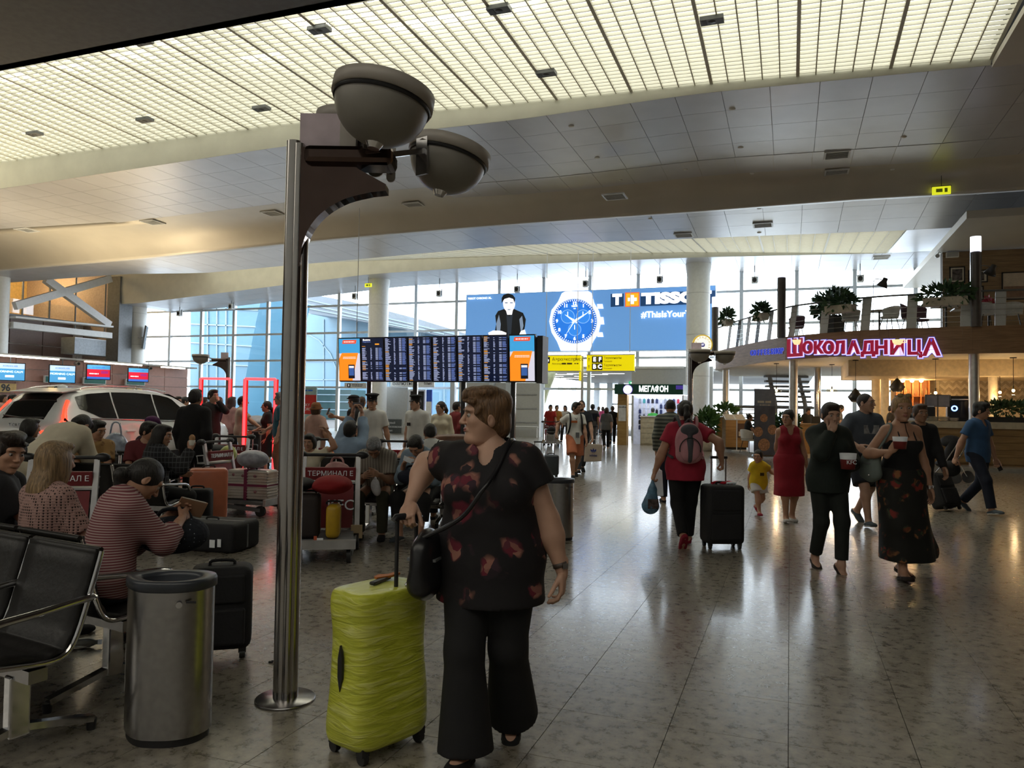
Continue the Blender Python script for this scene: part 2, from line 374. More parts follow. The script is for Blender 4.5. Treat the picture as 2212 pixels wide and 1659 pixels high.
# bright tubes that show between the slats
tube_m = mat_emit('tube_lamp', (1, .98, .9), 9.0)
for i, (px, py) in enumerate([(650, 25), (760, 14), (870, 40), (960, 25), (140, 130), (270, 105), (560, 112), (20, 155), (330, 70), (1110, 2), (700, 50)]):
    p = WY(px, py, 13.4); z = latA(p.x, 13.6)+.12; c = G(px, py, z)
    if c.y < 12.6: c.y = 12.9
    MB().cyl((c.x-.45, c.y, z), (c.x+.45, c.y, z), .022, n=8).build('fluorescent_tube', tube_m, lA)
# soffit B + lattice B
rb = struct_root('ceiling_middle_soffit')
def sofB(x, y): t = (y-25.2)/4.8; return (beam_z(x)+.32)*(1-t)+sofB_far(x)*t
panels(rb, -48, 14, 50, 25.5, 30, 3, sofB, M_CEIL)
surf('backing', -62, 26, 40, [25.5, 30], sofB, M_CEILB, rb, .03)
def latB(x, y): t = (y-30)/6; return (sofB_far(x)+.06)*(1-t)+latB_far(x)*t
XL2 = WY(300, 640, 33).x
lB = lattice('ceiling_lattice_rear', XL2+2, XR2, 30.0, 36, latB, .18, .5, .08, 5)
surf('light_plenum', XL2+2, XR2, 10, [29.9, 36], lambda x, y: latB(x, y)+.35, mat('plenum_light_rear', (1, .98, .88), .5, 0, var=.05, emit=1.0), lB, 0)
surf('end_soffit', XR2, 26, 6, [30, 36], lambda x, y: (sofB_far(x)*(36-y)+sofC_near(x)*(y-30))/6, M_CEIL, rb, 0)
# soffit C
rc = struct_root('ceiling_back_soffit')
xC0, xC1 = WY(290, 650, 37).x, 22.0
def sofC(x, y): return sofC_near(x)
panels(rc, xC0, xC1, 50, 36, 40.2, 3, sofC, M_CEIL)
surf('backing', xC0, 26, 30, [36, 40.2], sofC, M_CEILB, rc, .03)
xf = list(np.linspace(xC0-1, XR2+.2, 30))
MB().grid([[(x, 36, sofC_near(x)) for x in xf], [(x, 35.93, (sofC_near(x)*.5+latB_far(x)*.5)) for x in xf], [(x, 36, max(latB_far(x), sofC_near(x))+.35) for x in xf]]).build('fascia', M_FASC, rc)
# left return of the fascia in plain plaster
xf = list(np.linspace(-62, XL2+2.2, 14))
MB().grid([[(x, 33.5, 7.75) for x in xf], [(x, 33.5, 9.6) for x in xf]]).build('return_panel', M_COVE, rb) if False else None
# ---- small things on the ceilings
vent_mb = MB(); vent_mb.bb((-.34, -.34, -.02), (.34, -.29, .02)).bb((-.34, .29, -.02), (.34, .34, .02)).bb((-.34, -.29, -.02), (-.29, .29, .02)).bb((.29, -.29, -.02), (.34, .29, .02))
vent_me = vent_mb.mesh('frame'); vent_me.materials.append(M_STEELW)
sl = MB().box((0, 0, 0), (.56, .05, .012), (math.radians(35), 0, 0)).mesh('louvre'); sl.materials.append(M_STEELW)
bk = MB().bb((-.3, -.3, .0), (.3, .3, .012)).mesh('backing'); bk.materials.append(M_BLACK)
vlist = [(1808, 333, 'A'), (1800, 407, 'A'), (1328, 423, 'A'), (895, 442, 'A'), (590, 460, 'A'), (330, 479, 'A'), (58, 496, 'A'), (1648, 485, 'B'), (1477, 507, 'B'), (2160, 464, 'B'), (2062, 514, 'B'), (1903, 556, 'C')]
for i, (px, py, s) in enumerate(vlist):
    V = {'A': 24, 'B': 28, 'C': 38}[s]; zf = {'A': lambda x, y: sofA_near(x) if y < cs(x) else float(np.interp((y-cs(x))/(25.2-cs(x)), [p[0] for p in prof], [p[1] for p in prof]))*(beam_z(x)-sofA_near(x))+sofA_near(x), 'B': sofB, 'C': sofC}[s]
    p = G(px, py, 8.5)
    for _ in range(6): p = G(px, py, zf(p.x, p.y))
    if s == 'A' and p.y > 24.9: p.y = 24.6; p.z = zf(p.x, 24.6)
    v = thing('ceiling_vent', 'square louvred air diffuser set into the metal ceiling panels', 'vent', (p.x, p.y, p.z-.02), 0, 'air diffusers in the ceiling')
    inst('frame', vent_me, v); inst('backing', bk, v)
    for k in range(7): inst('louvre', sl, v, (0, -.24+k*.08, -.005))
sp_me = MB().lathe([(0, -.03), (.05, -.03), (.075, -.01), (.08, .01)], n=12).mesh('d'); sp_me.materials.append(M_WHITE)
for px, py in [(1234, 272), (1290, 340), (1340, 388), (1600, 318), (1582, 235), (1625, 374), (1928, 365), (1952, 295), (1480, 365), (1405, 472), (1640, 450), (1640, 502)]:
    p = G(px, py, 8.5)
    for _ in range(4): p = G(px, py, sofA_near(p.x) if py < 420 else sofB(p.x, p.y))
    tag(inst('ceiling_sensor', sp_me, None, p), 'small round white detector on the metal ceiling panels', 'detector', 'round ceiling detectors')
spk = MB().bb((-.22, -.12, -.05), (.22, .12, .03)).mesh('s'); spk.materials.append(M_DGREY)
for px, py in [(690, 62), (1078, 18), (1538, 42), (1180, 157), (565, 233), (313, 258), (75, 288), (307, 88), (22, 130)]:
    p = G(px, py, 9)
    for _ in range(6): p = G(px, py, latA(p.x, p.y)-.03)
    b = thing('ceiling_speaker', 'small dark rectangular box hung in the white lattice ceiling', 'speaker', p, 0, 'dark boxes in the lattice ceiling')
    inst('housing', spk, b); MB().lathe([(0, -.058), (.06, -.056), (.075, -.05)], n=14).build('cone', M_BLACK, b); MB().bb((-.19, -.10, -.054), (-.09, .10, -.05)).build('grille', M_BLACK, b)
# ================================================================= WALLS
struct('wall_behind', MB().bb((-62, -9.3, 0), (26, -9, 10.5)), M_GREYW)
struct('wall_right', MB().bb((24, -9, 0), (24.3, 42, 10.5)), M_BROWN)
wl = struct('wall_left', MB().bb((-62, -9, 0), (-61.7, 42, 10.5)), M_BROWN)
# back wall: curtain wall of glass
BV = 40.0
gm = struct_root('window_1')
xa, xb = WY(366, 800, BV).x, WY(897, 800, BV).x; PW = (xb-xa)/7
xmull = [xa+PW*k for k in range(-2, 24)]
zt = [0.0, 1.55, 3.1, 4.65, 6.2, 7.75, 9.3]
z0 = WY(450, 837, BV).z; z1 = WY(450, 782, BV).z; DZ = z1-z0; zt = [.02, z0-DZ*.0, z0+DZ, z0+2*DZ, z0+3*DZ, z0+4*DZ, z0+5*DZ]
zt = [z for z in zt if z < 8.9]+[9.1]
BB0, BB1 = WY(1000, 700, BV).x, WY(1545, 650, BV).x        # behind the advertising screen the wall is solid
mull_me = MB().bb((-.09, -.10, 0), (.09, .10, 9.1)).mesh('mullion'); mull_me.materials.append(M_MULL)
for x in xmull:
    if x > 23.5: continue
    if BB0+.3 < x < BB1-.3 and False: continue
    inst('mullion', mull_me, gm, (x, BV, 0))
tr_me = MB().bb((-PW/2+.09, -.05, -.06), (PW/2-.09, .05, .06)).mesh('transom'); tr_me.materials.append(M_MULL)
pane_me = MB().bb((-PW/2+.09, -.008, 0), (PW/2-.09, .008, 1)).mesh('pane'); pane_me.materials.append(M_GLASS)
SOL_Z0, SOL_Z1 = WY(1170, 795, BV).z, WY(1170, 640, BV).z
for k in range(len(xmull)-1):
    xc = xmull[k]+PW/2
    if xc > 23: continue
    for j, z in enumerate(zt[:-1]):
        inst('transom', tr_me, gm, (xc, BV, z+.06)) if j else None
        blocked = BB0 < xc < BB1 and z < SOL_Z0
        if not blocked: inst('pane', pane_me, gm, (xc, BV, z), scale=(1, 1, zt[j+1]-z))
# ground outside
tag(MB().bb((-220, 41, -.5), (160, 260, -.04)).build('ground', mat('apron_concrete', (.62, .66, .70), .8)), kind='structure')
# columns
CV = 37.7
for px, top in ((293, 640), (815, 600), (1507, 560)):
    c = WY(px, 800, CV); h = 9.0
    col = struct_root('column')
    MB().lathe([(.56, 0), (.56, 8.2), (.60, 8.5), (.62, h)], c=(c.x, c.y, 0), n=28).build('shaft', M_WHITE, col)
    for z in (1.2, 3.2, 5.2, 7.2): MB().lathe([(.563, z), (.566, z+.01), (.563, z+.02)], c=(c.x, c.y, 0), n=28).build('joint_ring', M_GREYW, col)
UX = WY(293, 800, CV).x
c0 = WX(-8, 700, UX)
col = struct_root('column'); MB().lathe([(.56, 0), (.56, 9)], c=(c0.x, c0.y, 0), n=28).build('shaft', M_WHITE, col)
# cross-braced steel bay between the two left columns
br = thing('steel_brace', 'white steel cross brace and heavy lower beam between two round columns', 'brace', (0, 0, 0))
def bx(px, py): return WX(px, py, UX+.3)
for nm, a, b in (('diagonal', (32, 661), (238, 602)), ('diagonal', (98, 603), (236, 702))): MB().bar(bx(*a), bx(*b), .30, .42).build(nm, M_STEELW, br)
MB().bar(bx(22, 702), bx(236, 725), .5, .34).build('lower_beam', M_STEELW, br)
MB().bar(bx(24, 685), bx(236, 706), .7, .10).build('beam_flange', M_STEELW, br)
pc = WX(258, 700, UX)
tag(MB().bb((pc.x-.5, pc.y-.5, 0), (pc.x+.5, pc.y+.5, 9.3)).build('column_square', M_DGREY), kind='structure')
# brown panelled wall behind it and warm lit gallery above
UB = UX-7
bw = struct('wall_gallery', MB().bb((UB-.5, 10, 0), (UB-.08, 39.8, 6.9)), mat('panel_gap', (.62, .60, .58), .5))
for i in range(10):
    for j in range(4):
        MB().bb((UB-.08, 16+i*2.3+.03, j*1.72+.03), (UB, 16+(i+1)*2.3-.03, (j+1)*1.72-.03)).build('panel', M_BROWN, bw)
struct('gallery_floor', MB().bb((UB-9, 10, 6.85), (UB+.3, 39.8, 7.0)), M_DGREY)
struct('wall_gallery_back', MB().bb((UB-6, 10, 7.0), (UB-5.8, 39.9, 10.5)), mat('gallery_ochre', (.72, .52, .22), .6))
struct('wall_gallery_end', MB().bb((UB-9, 39.9, 0), (WY(302, 800, 39.9).x, 40.1, 10.5)), mat('gallery_end', (.45, .36, .33), .6))
struct('ceiling_gallery', MB().bb((UB-9, 10, 10.3), (UX, 39.9, 10.5)), M_WHITE)
gr = thing('gallery_railing', 'glass balustrade along the upper gallery with dark posts', 'railing', (0, 0, 0))
for i in range(10):
    y = 20+i*1.9; MB().bb((UB-.05, y-.04, 7.0), (UB+.05, y+.04, 9.2)).build('post', M_DGREY, gr)
    MB().bb((UB-.01, y+.06, 7.1), (UB+.01, y+1.84, 8.0)).build('glass_panel', M_GLASS, gr)
for i in range(5):
    y = 22+i*4.0; f = thing('gallery_lamp', 'warm ceiling lamp over the upper gallery', 'lamp', (UB-2.2, y, 10.1), 0, 'warm lamps over the gallery')
    MB().lathe([(0, 0), (.25, 0), (.28, .1), (.1, .2)], n=16).build('shade', mat_emit('warm_lamp', (1, .72, .3), 10), f)
    pl = point_light('gallery_light', (UB-2.2, y, 9.8), 220, (1, .68, .3), .25); pl.parent = None
pb = WX(192, 750, UB+2.5); yA, yB = WX(146, 750, UB+2.5).y-pb.y, WX(238, 750, UB+2.5).y-pb.y; zA, zB = WX(192, 768, UB+2.5).z-pb.z, WX(192, 733, UB+2.5).z-pb.z
MB_h = 1
gb = thing('hanging_duct_box', 'plain grey box hung under the steel beam', 'duct', pb)
MB().bb((-.6, yA, zA), (.6, yB, zB)).build('casing', mat('duct_grey', (.36, .40, .44), .5), gb, bevel=.02)
MB().bb((.6, yA, zB-.05), (.63, yB, zB)).build('rim', M_STEELW, gb)
[MB().cyl((0, yy, .8), (0, yy, 10.3-pb.z), .05, n=8).build('hanger', M_DGREY, gb) for yy in (yA*.7, yB*.7)]
# ---- check-in wall along the left
UC = -27.7
y0c, y1c = 12.0, WX(405, 830, UC).y
ZC = WX(200, 782, UC).z
cw = struct('wall_checkin', MB().bb((UC-.5, y0c, 0), (UC-.04, y1c, ZC)), mat('checkin_gap', (.72, .66, .62), .5))
npn = int((y1c-y0c)/1.45); pdx = (y1c-y0c)/npn; nz = 7; pdz = ZC/nz
pm = MB().bb((-.04, .012, .012), (0, pdx-.012, pdz-.012)).mesh('panel'); pm.materials.append(M_PINK)
for i in range(npn):
    for j in range(nz): inst('panel', pm, cw, (UC, y0c+i*pdx, j*pdz))
MB().bb((UC-.1, y0c, ZC-.02), (UC+.75, y1c-.2, ZC+.05)).build('canopy', M_GREYW, cw)
lm = mat_emit('strip_lamp_warm', (1, .93, .80), 5.0)
for px0, px1 in ((-60, 33), (35, 112), (170, 232), (236, 292), (336, 386)):
    a, b = WX(px0, 772+px0*.062, UC+.5), WX(px1, 772+px1*.062, UC+.5)
    t = thing('strip_lamp', 'long bright strip lamp along the top of the check-in wall', 'lamp', ((UC+.85), (a.y+b.y)/2, ZC-.02), 0, 'strip lamps over check-in')
    L = abs(b.y-a.y)/2; MB().bb((-.05, -L, -.06), (.05, L, -.005)).build('diffuser', lm, t); MB().bb((-.07, -L-.03, 0), (.07, L+.03, .05)).build('housing', M_WHITE, t)
area_light('cove_fill', (UC+.3, 21, ZC+.12), (math.pi, 0, 0), .8, 15, 900, (1, .80, .50))  # added warm fill aimed up at the left cove, no fixture modelled
# ================================================================= OUTSIDE: blue glass terminal building
M_BLUEG = mat('blue_facade_glass', (.055, .15, .215), .35, 0, var=.10, scale=.15); M_BLUEL = mat('pale_facade_glass', (.11, .20, .26), .35, 0, var=.1, scale=.2); M_LINE = mat('facade_line', (.20, .27, .31), .5)
def ext_poly(name, pix, V, depth, m, label, cat='building', lines=None):
    P = [WY(px, py, V) for px, py in pix]; root = thing(name, label, cat, (P[0].x, V, 0))
    poly = [(p.x-P[0].x, max(p.z, -.3)) for p in P]; MB().prism(poly, 'y', 0, depth).build('facade', m, root, fixn=True)
    for a, b in (lines or []):
        p, q = WY(a[0], a[1], V), WY(b[0], b[1], V); off = Vector((P[0].x, V, 0)); MB().bar(p-off+Vector((0, -.06, 0)), q-off+Vector((0, -.06, 0)), .12, .12).build('facade_rail', M_LINE, root)
    return root
ext_poly('terminal_wing', [(410, 905), (412, 640), (567, 636), (552, 700), (540, 760), (530, 820), (524, 905)], 62, 8, M_BLUEG, 'blue glass terminal wing with a slanting edge beyond the window wall',
         lines=[((412, 700), (552, 706)), ((411, 665), (558, 670)), ((411, 740), (544, 748)), ((411, 785), (536, 790)), ((450, 640), (449, 900)), ((490, 640), (488, 900)), ((470, 640), (469, 900))])
ext_poly('terminal_hall_roof', [(655, 632), (760, 652), (900, 688), (1010, 722), (1010, 735), (880, 712), (760, 690), (655, 675)], 75, 10, mat('roof_grey', (.13, .15, .17), .6), 'grey sloping roof edge of the neighbouring terminal outside', 'roof',
         lines=[((655, 645), (1000, 726)), ((655, 655), (960, 722)), ((655, 664), (930, 718))])
ext_poly('terminal_arch', [(655, 905), (655, 676), (760, 691), (880, 713), (1010, 736), (1010, 905)], 80, 10, M_BLUEL, 'pale blue glazed arch front of the neighbouring terminal outside',
         lines=[((655, 716), (690, 735)), ((690, 735), (715, 765)), ((715, 765), (728, 800)), ((655, 820), (1000, 822)), ((655, 780), (1000, 782)), ((700, 690), (700, 900)), ((770, 695), (770, 900)), ((840, 708), (840, 900)), ((910, 720), (910, 900)), ((960, 728), (960, 900))])
sh = thing('service_building', 'low dark glazed building outside below the arch', 'building', WY(715, 880, 70)*1.0)
MB().bb((-2.2, 0, -1.5), (2.4, 3, 1.9)).build('block', mat('dark_glazing', (.03, .06, .06), .3), sh)
for z in (-.3, .55, 1.3): MB().bb((-2.2, -.05, z), (2.4, 0, z+.1)).build('rail', M_LINE, sh)
# ================================================================= ADVERTISING SCREEN ON THE BACK WALL
ADV = 39.2
def E(n, c, s=1.0): return mat_emit('print_'+n, hexc(c) if isinstance(c, str) else c, s)
ad = thing('advertising_screen', 'huge glowing blue watch advertisement on the window wall', 'billboard', (WY(1005, 757, ADV).x, ADV, 0))
AX = ad.location.x
def ap(px, py): p = WY(px, py, ADV); return (p.x-AX, p.z)
a0, a1 = ap(1005, 757), ap(1546, 620); AZ0, AZ1 = ap(1170, 760)[1], ap(1170, 630.5)[1]
MB().bb((0, 0, AZ0), (a1[0]+.0, .72, AZ1)).build('casing', M_STEELW, ad)
MB().bb((.02, -.004, AZ0+.02), (a1[0]-.02, .0, AZ1-.02)).build('backlit_sheet', E('adblue', '#5b8bc2', .95), ad)
_lay = [0.0]
def flat(pix, name, m, parent=ad, f=ap, t=.004):
    _lay[0] += .0022; y = -.006-_lay[0]; return MB().prism([f(*p) for p in pix], 'y', y-t, y).build(name, m, parent, fixn=True)
def disc(c, r, name, m, parent=ad, n=40, ry=None):
    return flat([(c[0]+r*math.cos(2*math.pi*i/n), c[1]+(ry or r)*math.sin(2*math.pi*i/n)) for i in range(n)], name, m, parent)
W1 = E('white', (1, 1, 1), 1.6); WB = E('navy', '#173a63', .8); BK = E('ink', '#10151c', .25); SK = E('adskin', '#f2ecec', 1.2); GRY = E('adgrey', '#7c8ea6', .8)
# portrait half: a man in a black leather jacket leaning on folded arms (plain figure)
flat([(1068, 722), (1072, 700), (1070, 682), (1076, 672), (1088, 668), (1096, 664), (1104, 664), (1116, 670), (1130, 676), (1136, 690), (1134, 706), (1130, 724), (1100, 726)], 'printed_jacket', BK)
flat([(1072, 700), (1078, 680), (1082, 700), (1080, 722), (1074, 722)], 'printed_highlight', GRY)
flat([(1122, 690), (1128, 682), (1131, 704), (1126, 722)], 'printed_highlight', GRY)
flat([(1094, 676), (1100, 684), (1108, 676), (1104, 722), (1097, 722)], 'printed_shirt', E('adshirt', '#2a3442', .5))
flat([(1090, 660), (1096, 680), (1106, 680), (1110, 660)], 'printed_neck', SK)
disc((1100, 655), 13, 'printed_face', SK, ry=19)
flat([(1084, 655), (1084, 644), (1088, 637), (1098, 634), (1108, 637), (1113, 644), (1112, 656), (1109, 646), (1100, 643), (1090, 646)], 'printed_hair', BK)
for x in (1094, 1105): flat([(x-3, 653), (x+3, 653), (x+3, 655.5), (x-3, 655.5)], 'printed_eye', GRY)
flat([(1096, 668), (1104, 668), (1102, 670), (1098, 670)], 'printed_mouth', GRY)
flat([(1055, 719), (1066, 714), (1084, 715), (1094, 719), (1094, 727), (1058, 728)], 'printed_hand', SK); flat([(1126, 715), (1134, 712), (1138, 726), (1120, 727)], 'printed_hand', SK)
# the watch
wc = (1242, 694)
flat([(1214, 634), (1221, 630), (1271, 629), (1278, 633), (1284, 655), (1294, 672), (1299, 694), (1293, 720), (1282, 737), (1274, 758), (1212, 758), (1204, 738), (1192, 718), (1187, 694), (1192, 670), (1206, 652)], 'printed_watch_case', E('adwhite', (1, 1, 1), 1.5))
for py, r in ((662, 5), (693, 8), (723, 5)): flat([(1290, py-r), (1299+r*.6, py-r), (1301+r*.6, py+r), (1291, py+r)], 'printed_crown', E('adcase', '#e8eef8', 1.2))
disc(wc, 50, 'printed_bezel', E('adcase2', '#c9d6ea', 1.0)); disc(wc, 47.5, 'printed_dial', E('addial', '#1e62c0', .95))
disc((wc[0], wc[1]), 40, 'printed_dial', E('addial2', '#2371d2', 1.0))
for sc_, rr in (((1227, 684), 15), ((1260, 684), 15), ((1242, 712), 14)):
    disc(sc_, rr, 'printed_subdial', E('adsub', '#7fb2e8', 1.0)); disc(sc_, rr-1.3, 'printed_subdial', E('adsub2', '#2f7fdc', 1.0))
    flat([(sc_[0]-.7, sc_[1]-rr*.7), (sc_[0]+.7, sc_[1]-rr*.7), (sc_[0]+.7, sc_[1]), (sc_[0]-.7, sc_[1])], 'printed_hand_mark', W1)
for k in range(60):
    a = 2*math.pi*k/60; ca, sa = math.cos(a), math.sin(a); r0, r1 = 43.5, 46.5; w = .7
    flat([(wc[0]+ca*r0-sa*w, wc[1]+sa*r0+ca*w), (wc[0]+ca*r1-sa*w, wc[1]+sa*r1+ca*w), (wc[0]+ca*r1+sa*w, wc[1]+sa*r1-ca*w), (wc[0]+ca*r0+sa*w, wc[1]+sa*r0-ca*w)], 'printed_minute_mark', W1)
    _lay[0] -= .0022
_lay[0] += .004
for k in range(1, 13):
    if k in (4,): continue
    a = math.radians(k*30-90); q = ap(wc[0]+math.cos(a)*38, wc[1]+math.sin(a)*38); text(str(k), .24, W1, ad, (q[0], -.02-_lay[0], q[1]), 'printed_numeral', .002, .01)
q = ap(1242, 662); text('TISSOT', .11, W1, ad, (q[0], -.02-_lay[0], q[1]), 'printed_word', .002, .004)
q = ap(1242, 667); text('1853', .07, W1, ad, (q[0], -.02-_lay[0], q[1]), 'printed_word', .002, .002)
def hand_(a, L, w):
    a = math.radians(a-90); ca, sa = math.cos(a), math.sin(a); flat([(wc[0]-sa*w, wc[1]+ca*w), (wc[0]+ca*L, wc[1]+sa*L), (wc[0]+sa*w, wc[1]-ca*w), (wc[0]-ca*8, wc[1]-sa*8)], 'printed_watch_hand', W1)
hand_(304, 26, 2.6); hand_(57, 42, 2.2); hand_(213, 40, .8); disc(wc, 3, 'printed_hub', W1)
# brand block and slogan
flat([(1320, 635.5), (1348, 634.5), (1348, 662), (1320, 663.5)], 'printed_block', WB); flat([(1351, 632.5), (1382, 631.5), (1382, 662.5), (1351, 663.5)], 'printed_orange_rim', E('adred', '#e2603a', 1.0)); flat([(1353, 634.5), (1380, 633.5), (1380, 660.5), (1353, 661.5)], 'printed_orange_block', E('adorange', '#f7a41c', 1.1))
flat([(1384, 633.5), (1545, 628), (1545, 656), (1384, 662)], 'printed_block', WB)
flat([(1363, 638), (1370, 638), (1370, 657), (1363, 657)], 'printed_cross', W1); flat([(1357, 644), (1376, 643.5), (1376, 650.5), (1357, 651)], 'printed_cross', W1)
def adtext(s, px, py, size, m, bold=.0, align='LEFT', fit=None):
    q = ap(px, py); return text(s, size, m, ad, (q[0], -.02-_lay[0], q[1]), 'printed_word', .002, bold, align, fit=fit)
adtext('T', 1334, 648.5, .72, W1, .05, 'CENTER'); adtext('TISSOT', 1388, 647, .72, W1, .05, fit=ap(1540, 640)[0]-ap(1388, 640)[0])
adtext('#ThisIsYourTime', 1386, 681, .44, W1, .012, fit=ap(1522, 680)[0]-ap(1386, 680)[0]); adtext('TISSOT CHRONO XL.', 1012, 646, .15, W1, .003)
# white wall and white lintel below the screen
xw0, xw1 = WY(1003, 800, 39.6).x, WY(1478, 800, 39.6).x
zl0, zl1 = WY(1200, 797, 39.6).z, WY(1200, 760, 39.6).z
lint = struct('wall_lintel', MB().bb((xw0, 39.45, zl0), (WY(1478, 800, 39.6).x, 39.75, zl0+.12)), M_WHITE)
# corridor beyond: ceiling, wall, tall windows
xc0, xc1 = WY(1166, 850, 40.5).x, WY(1372, 850, 40.5).x
struct('ceiling_corridor', MB().bb((xc0-1.5, 40.4, zl0-.1), (xc1+9, 60, zl0+.05)), M_WHITE)
struct('wall_corridor_right', MB().bb((xc1, 39.5, 0), (WY(1540, 850, 39.6).x, 39.8, zl0+.1)), M_GREYW)
wcw = struct_root('window_2')
for px in (1186, 1212, 1240, 1266, 1290, 1318, 1342): p = WY(px, 860, 58); MB().bb((p.x-.22, 57.8, 0), (p.x+.22, 58.2, zl0)).build('post', M_MULL, wcw)
MB().bb((xc0, 57.95, WY(1260, 872, 58).z-.06), (xc1+8, 58.05, WY(1260, 872, 58).z+.06)).build('transom', M_MULL, wcw)
pa, pb_ = [WY(x, 860, 58).x for x in (1186, 1342)]
for a, b in zip((1186, 1212, 1240, 1266, 1290, 1318), (1212, 1240, 1266, 1290, 1318, 1342)):
    MB().bb((WY(a, 860, 58).x+.22, 57.99, 0), (WY(b, 860, 58).x-.22, 58.01, zl0)).build('pane', M_GLASS, wcw)
# cream curved jamb panel on the corridor's left
P = [WY(*q, 40.6) for q in ((1160, 801), (1202, 803), (1196, 822), (1186, 845), (1178, 872), (1174, 900), (1172, 938), (1160, 938))]
j = struct('trim_1', MB().prism([(p.x, max(0, p.z)) for p in P], 'y', 40.35, 40.6), mat('jamb_cream', (.72, .74, .48), .5))
for px, py in ((1180, 806), (1196, 812), (1215, 808), (1232, 816), (1248, 806), (1262, 812), (1290, 808), (1325, 806)):
    c = G(px, py, zl0-.1)
    if c.y < 41: continue
    f = thing('corridor_lamp', 'flat white light panel in the corridor ceiling', 'lamp', (c.x, c.y, zl0-.12), 0, 'light panels in the corridor ceiling'); MB().bb((-.6, -.15, -.02), (.6, .15, 0)).build('diffuser', mat_emit('panel_lamp', (1, 1, .95), 3), f); MB().bb((-.63, -.18, -.005), (.63, .18, .03)).build('frame', M_WHITE, f)
# grey service front between the window wall and the corridor
SV = 38.9
def wallbox(name, px0, py0, px1, V, m, z0=0.0, t=.3, parent=None):
    a, b = WY(px0, py0, V), WY(px1, py0, V); o = MB().bb((a.x, V, z0), (b.x, V+t, a.z)).build(name, m, parent)
    if parent is None: o['kind'] = 'structure'
    return o
wallbox('wall_service_front', 797, 836, 881, SV, M_GREYW); wallbox('wall_service_side', 992, 826, 1166, SV, M_GREYW)
for py in (852, 882, 912): a = WY(1112, py, SV); b = WY(1160, py, SV); tag(MB().bb((a.x, SV-.03, a.z-.03), (b.x, SV, a.z+.03)).build('trim_2', mat('grey_line', (.33, .34, .35), .5)), kind='structure')
a = WY(1110, 932, SV); tag(MB().tube([(a.x, SV-.25, .55), (WY(1165, 930, SV).x, SV-.25, .55)], .04).tube([(a.x+.05, SV-.25, 0), (a.x+.05, SV-.25, .55)], .03).tube([(WY(1163, 930, SV).x, SV-.25, 0), (WY(1163, 930, SV).x, SV-.25, .55)], .03).build('bumper_rail', M_STEELW), 'low steel bumper rail along the grey wall', 'rail')
for px in (978, 1062, 1098): a = WY(px, 880, SV-.1); tag(MB().bb((a.x-.13, SV-.2, 0), (a.x+.13, SV+.05, 5.0)).build('trim_3', M_MULL), kind='structure')
# exchange booth head sign, door, flag stand, info sign, bank sign
def sign(name, label, px0, py0, px1, py1, V, m, t=.08, cat='sign'):
    a, b = WY(px0, py1, V), WY(px1, py0, V); r = thing(name, label, cat, ((a.x+b.x)/2, V, (a.z+b.z)/2)); w, h = b.x-a.x, b.z-a.z
    MB().bb((-w/2, 0, -h/2), (w/2, t, h/2)).build('panel', m, r, bevel=.008); return r, w, h
M_SIGNW = mat('sign_white', (.70, .72, .72), .4, emit=.05)
r, w, h = sign('exchange_sign', 'long white exchange booth sign above the grey wall', 843, 820, 938, 836, SV-.12, M_SIGNW); text('Валюты', .34, BK, r, (-w*.22, -.006, 0)); text('банк', .22, BK, r, (w*.36, -.006, 0)); MB().bb((-w/2, -.01, -h/2), (w/2, 0, -h/2+.03)).build('edge', M_GREYW, r)
r, w, h = sign('direction_sign', 'small white direction sign with a black pictogram under the departure board', 744, 827, 790, 838, 24, M_SIGNW); MB().bb((-w*.36, -.006, -h*.36), (-w*.22, 0, h*.36)).build('pictogram', M_BLACK, r); text('1', h*.6, W1, r, (-w*.29, -.009, 0)); bars(r, w*.12, -.002, h*.12, w*.5, h*.14, BK); bars(r, w*.10, -.002, -h*.16, w*.46, h*.10, BK); MB().cyl((0, .04, h/2), (0, .04, 8.0), .012, n=6).build('hanger_rod', M_STEELW, r)
r, w, h = sign('bank_sign', 'dark grey bank poster on the service wall', 831, 906, 867, 938, SV-.05, mat('slate_sign', (.10, .11, .11), .5), .04)
for k, s in enumerate(('Новый', 'Московский', 'банк')): text(s, .17, M_SIGNW, r, (-w*.38, -.004, h*.26-k*.22), align='LEFT')
MB().bb((-w/2, -.003, -h/2), (w/2, 0, -h/2+.02)).build('edge', M_GREYW, r)
dr = struct_root('door_1'); a, b = WY(886, 845, SV), WY(916, 845, SV); MB().bb((a.x, SV+.1, 0), (b.x, SV+.14, a.z)).build('leaf', M_BLACK, dr); MB().bb((a.x-.1, SV, 0), (a.x, SV+.2, a.z+.1)).bb((b.x, SV, 0), (b.x+.1, SV+.2, a.z+.1)).bb((a.x, SV, a.z), (b.x, SV+.2, a.z+.1)).build('frame', M_STEELW, dr)
r, w, h = sign('blue_flag_banner', 'narrow blue and white banner beside the service door', 920, 842, 933, 893, SV-.3, mat('banner_blue', (.03, .10, .55), .6)); MB().bb((-w/2, -.004, -h/2), (w/2, 0, 0)).build('white_half', M_SIGNW, r); MB().bb((-w/2, .02, -r.location.z), (w/2, .06, -h/2)).build('stand', M_STEELW, r)
# red poster seen behind the pole
r, w, h = sign('red_poster', 'tall red and pale blue poster stand in front of the window wall', 640, 836, 684, 930, 30, mat('poster_blue', (.40, .62, .68), .5), .06); MB().bb((-w/2, -.004, -h*.12), (w/2, 0, h*.32)).build('red_field', mat('poster_red', (.62, .03, .03), .5), r); text('SKY\nPRIORITY', .19, M_SIGNW, r, (w*.02, -.008, h*.04)); bars(r, 0, -.003, h*.42, w*.6, .07, WB); MB().bb((-w/2, 0, -h/2-.5), (w/2, .05, -h/2)).build('foot', M_STEELW, r)
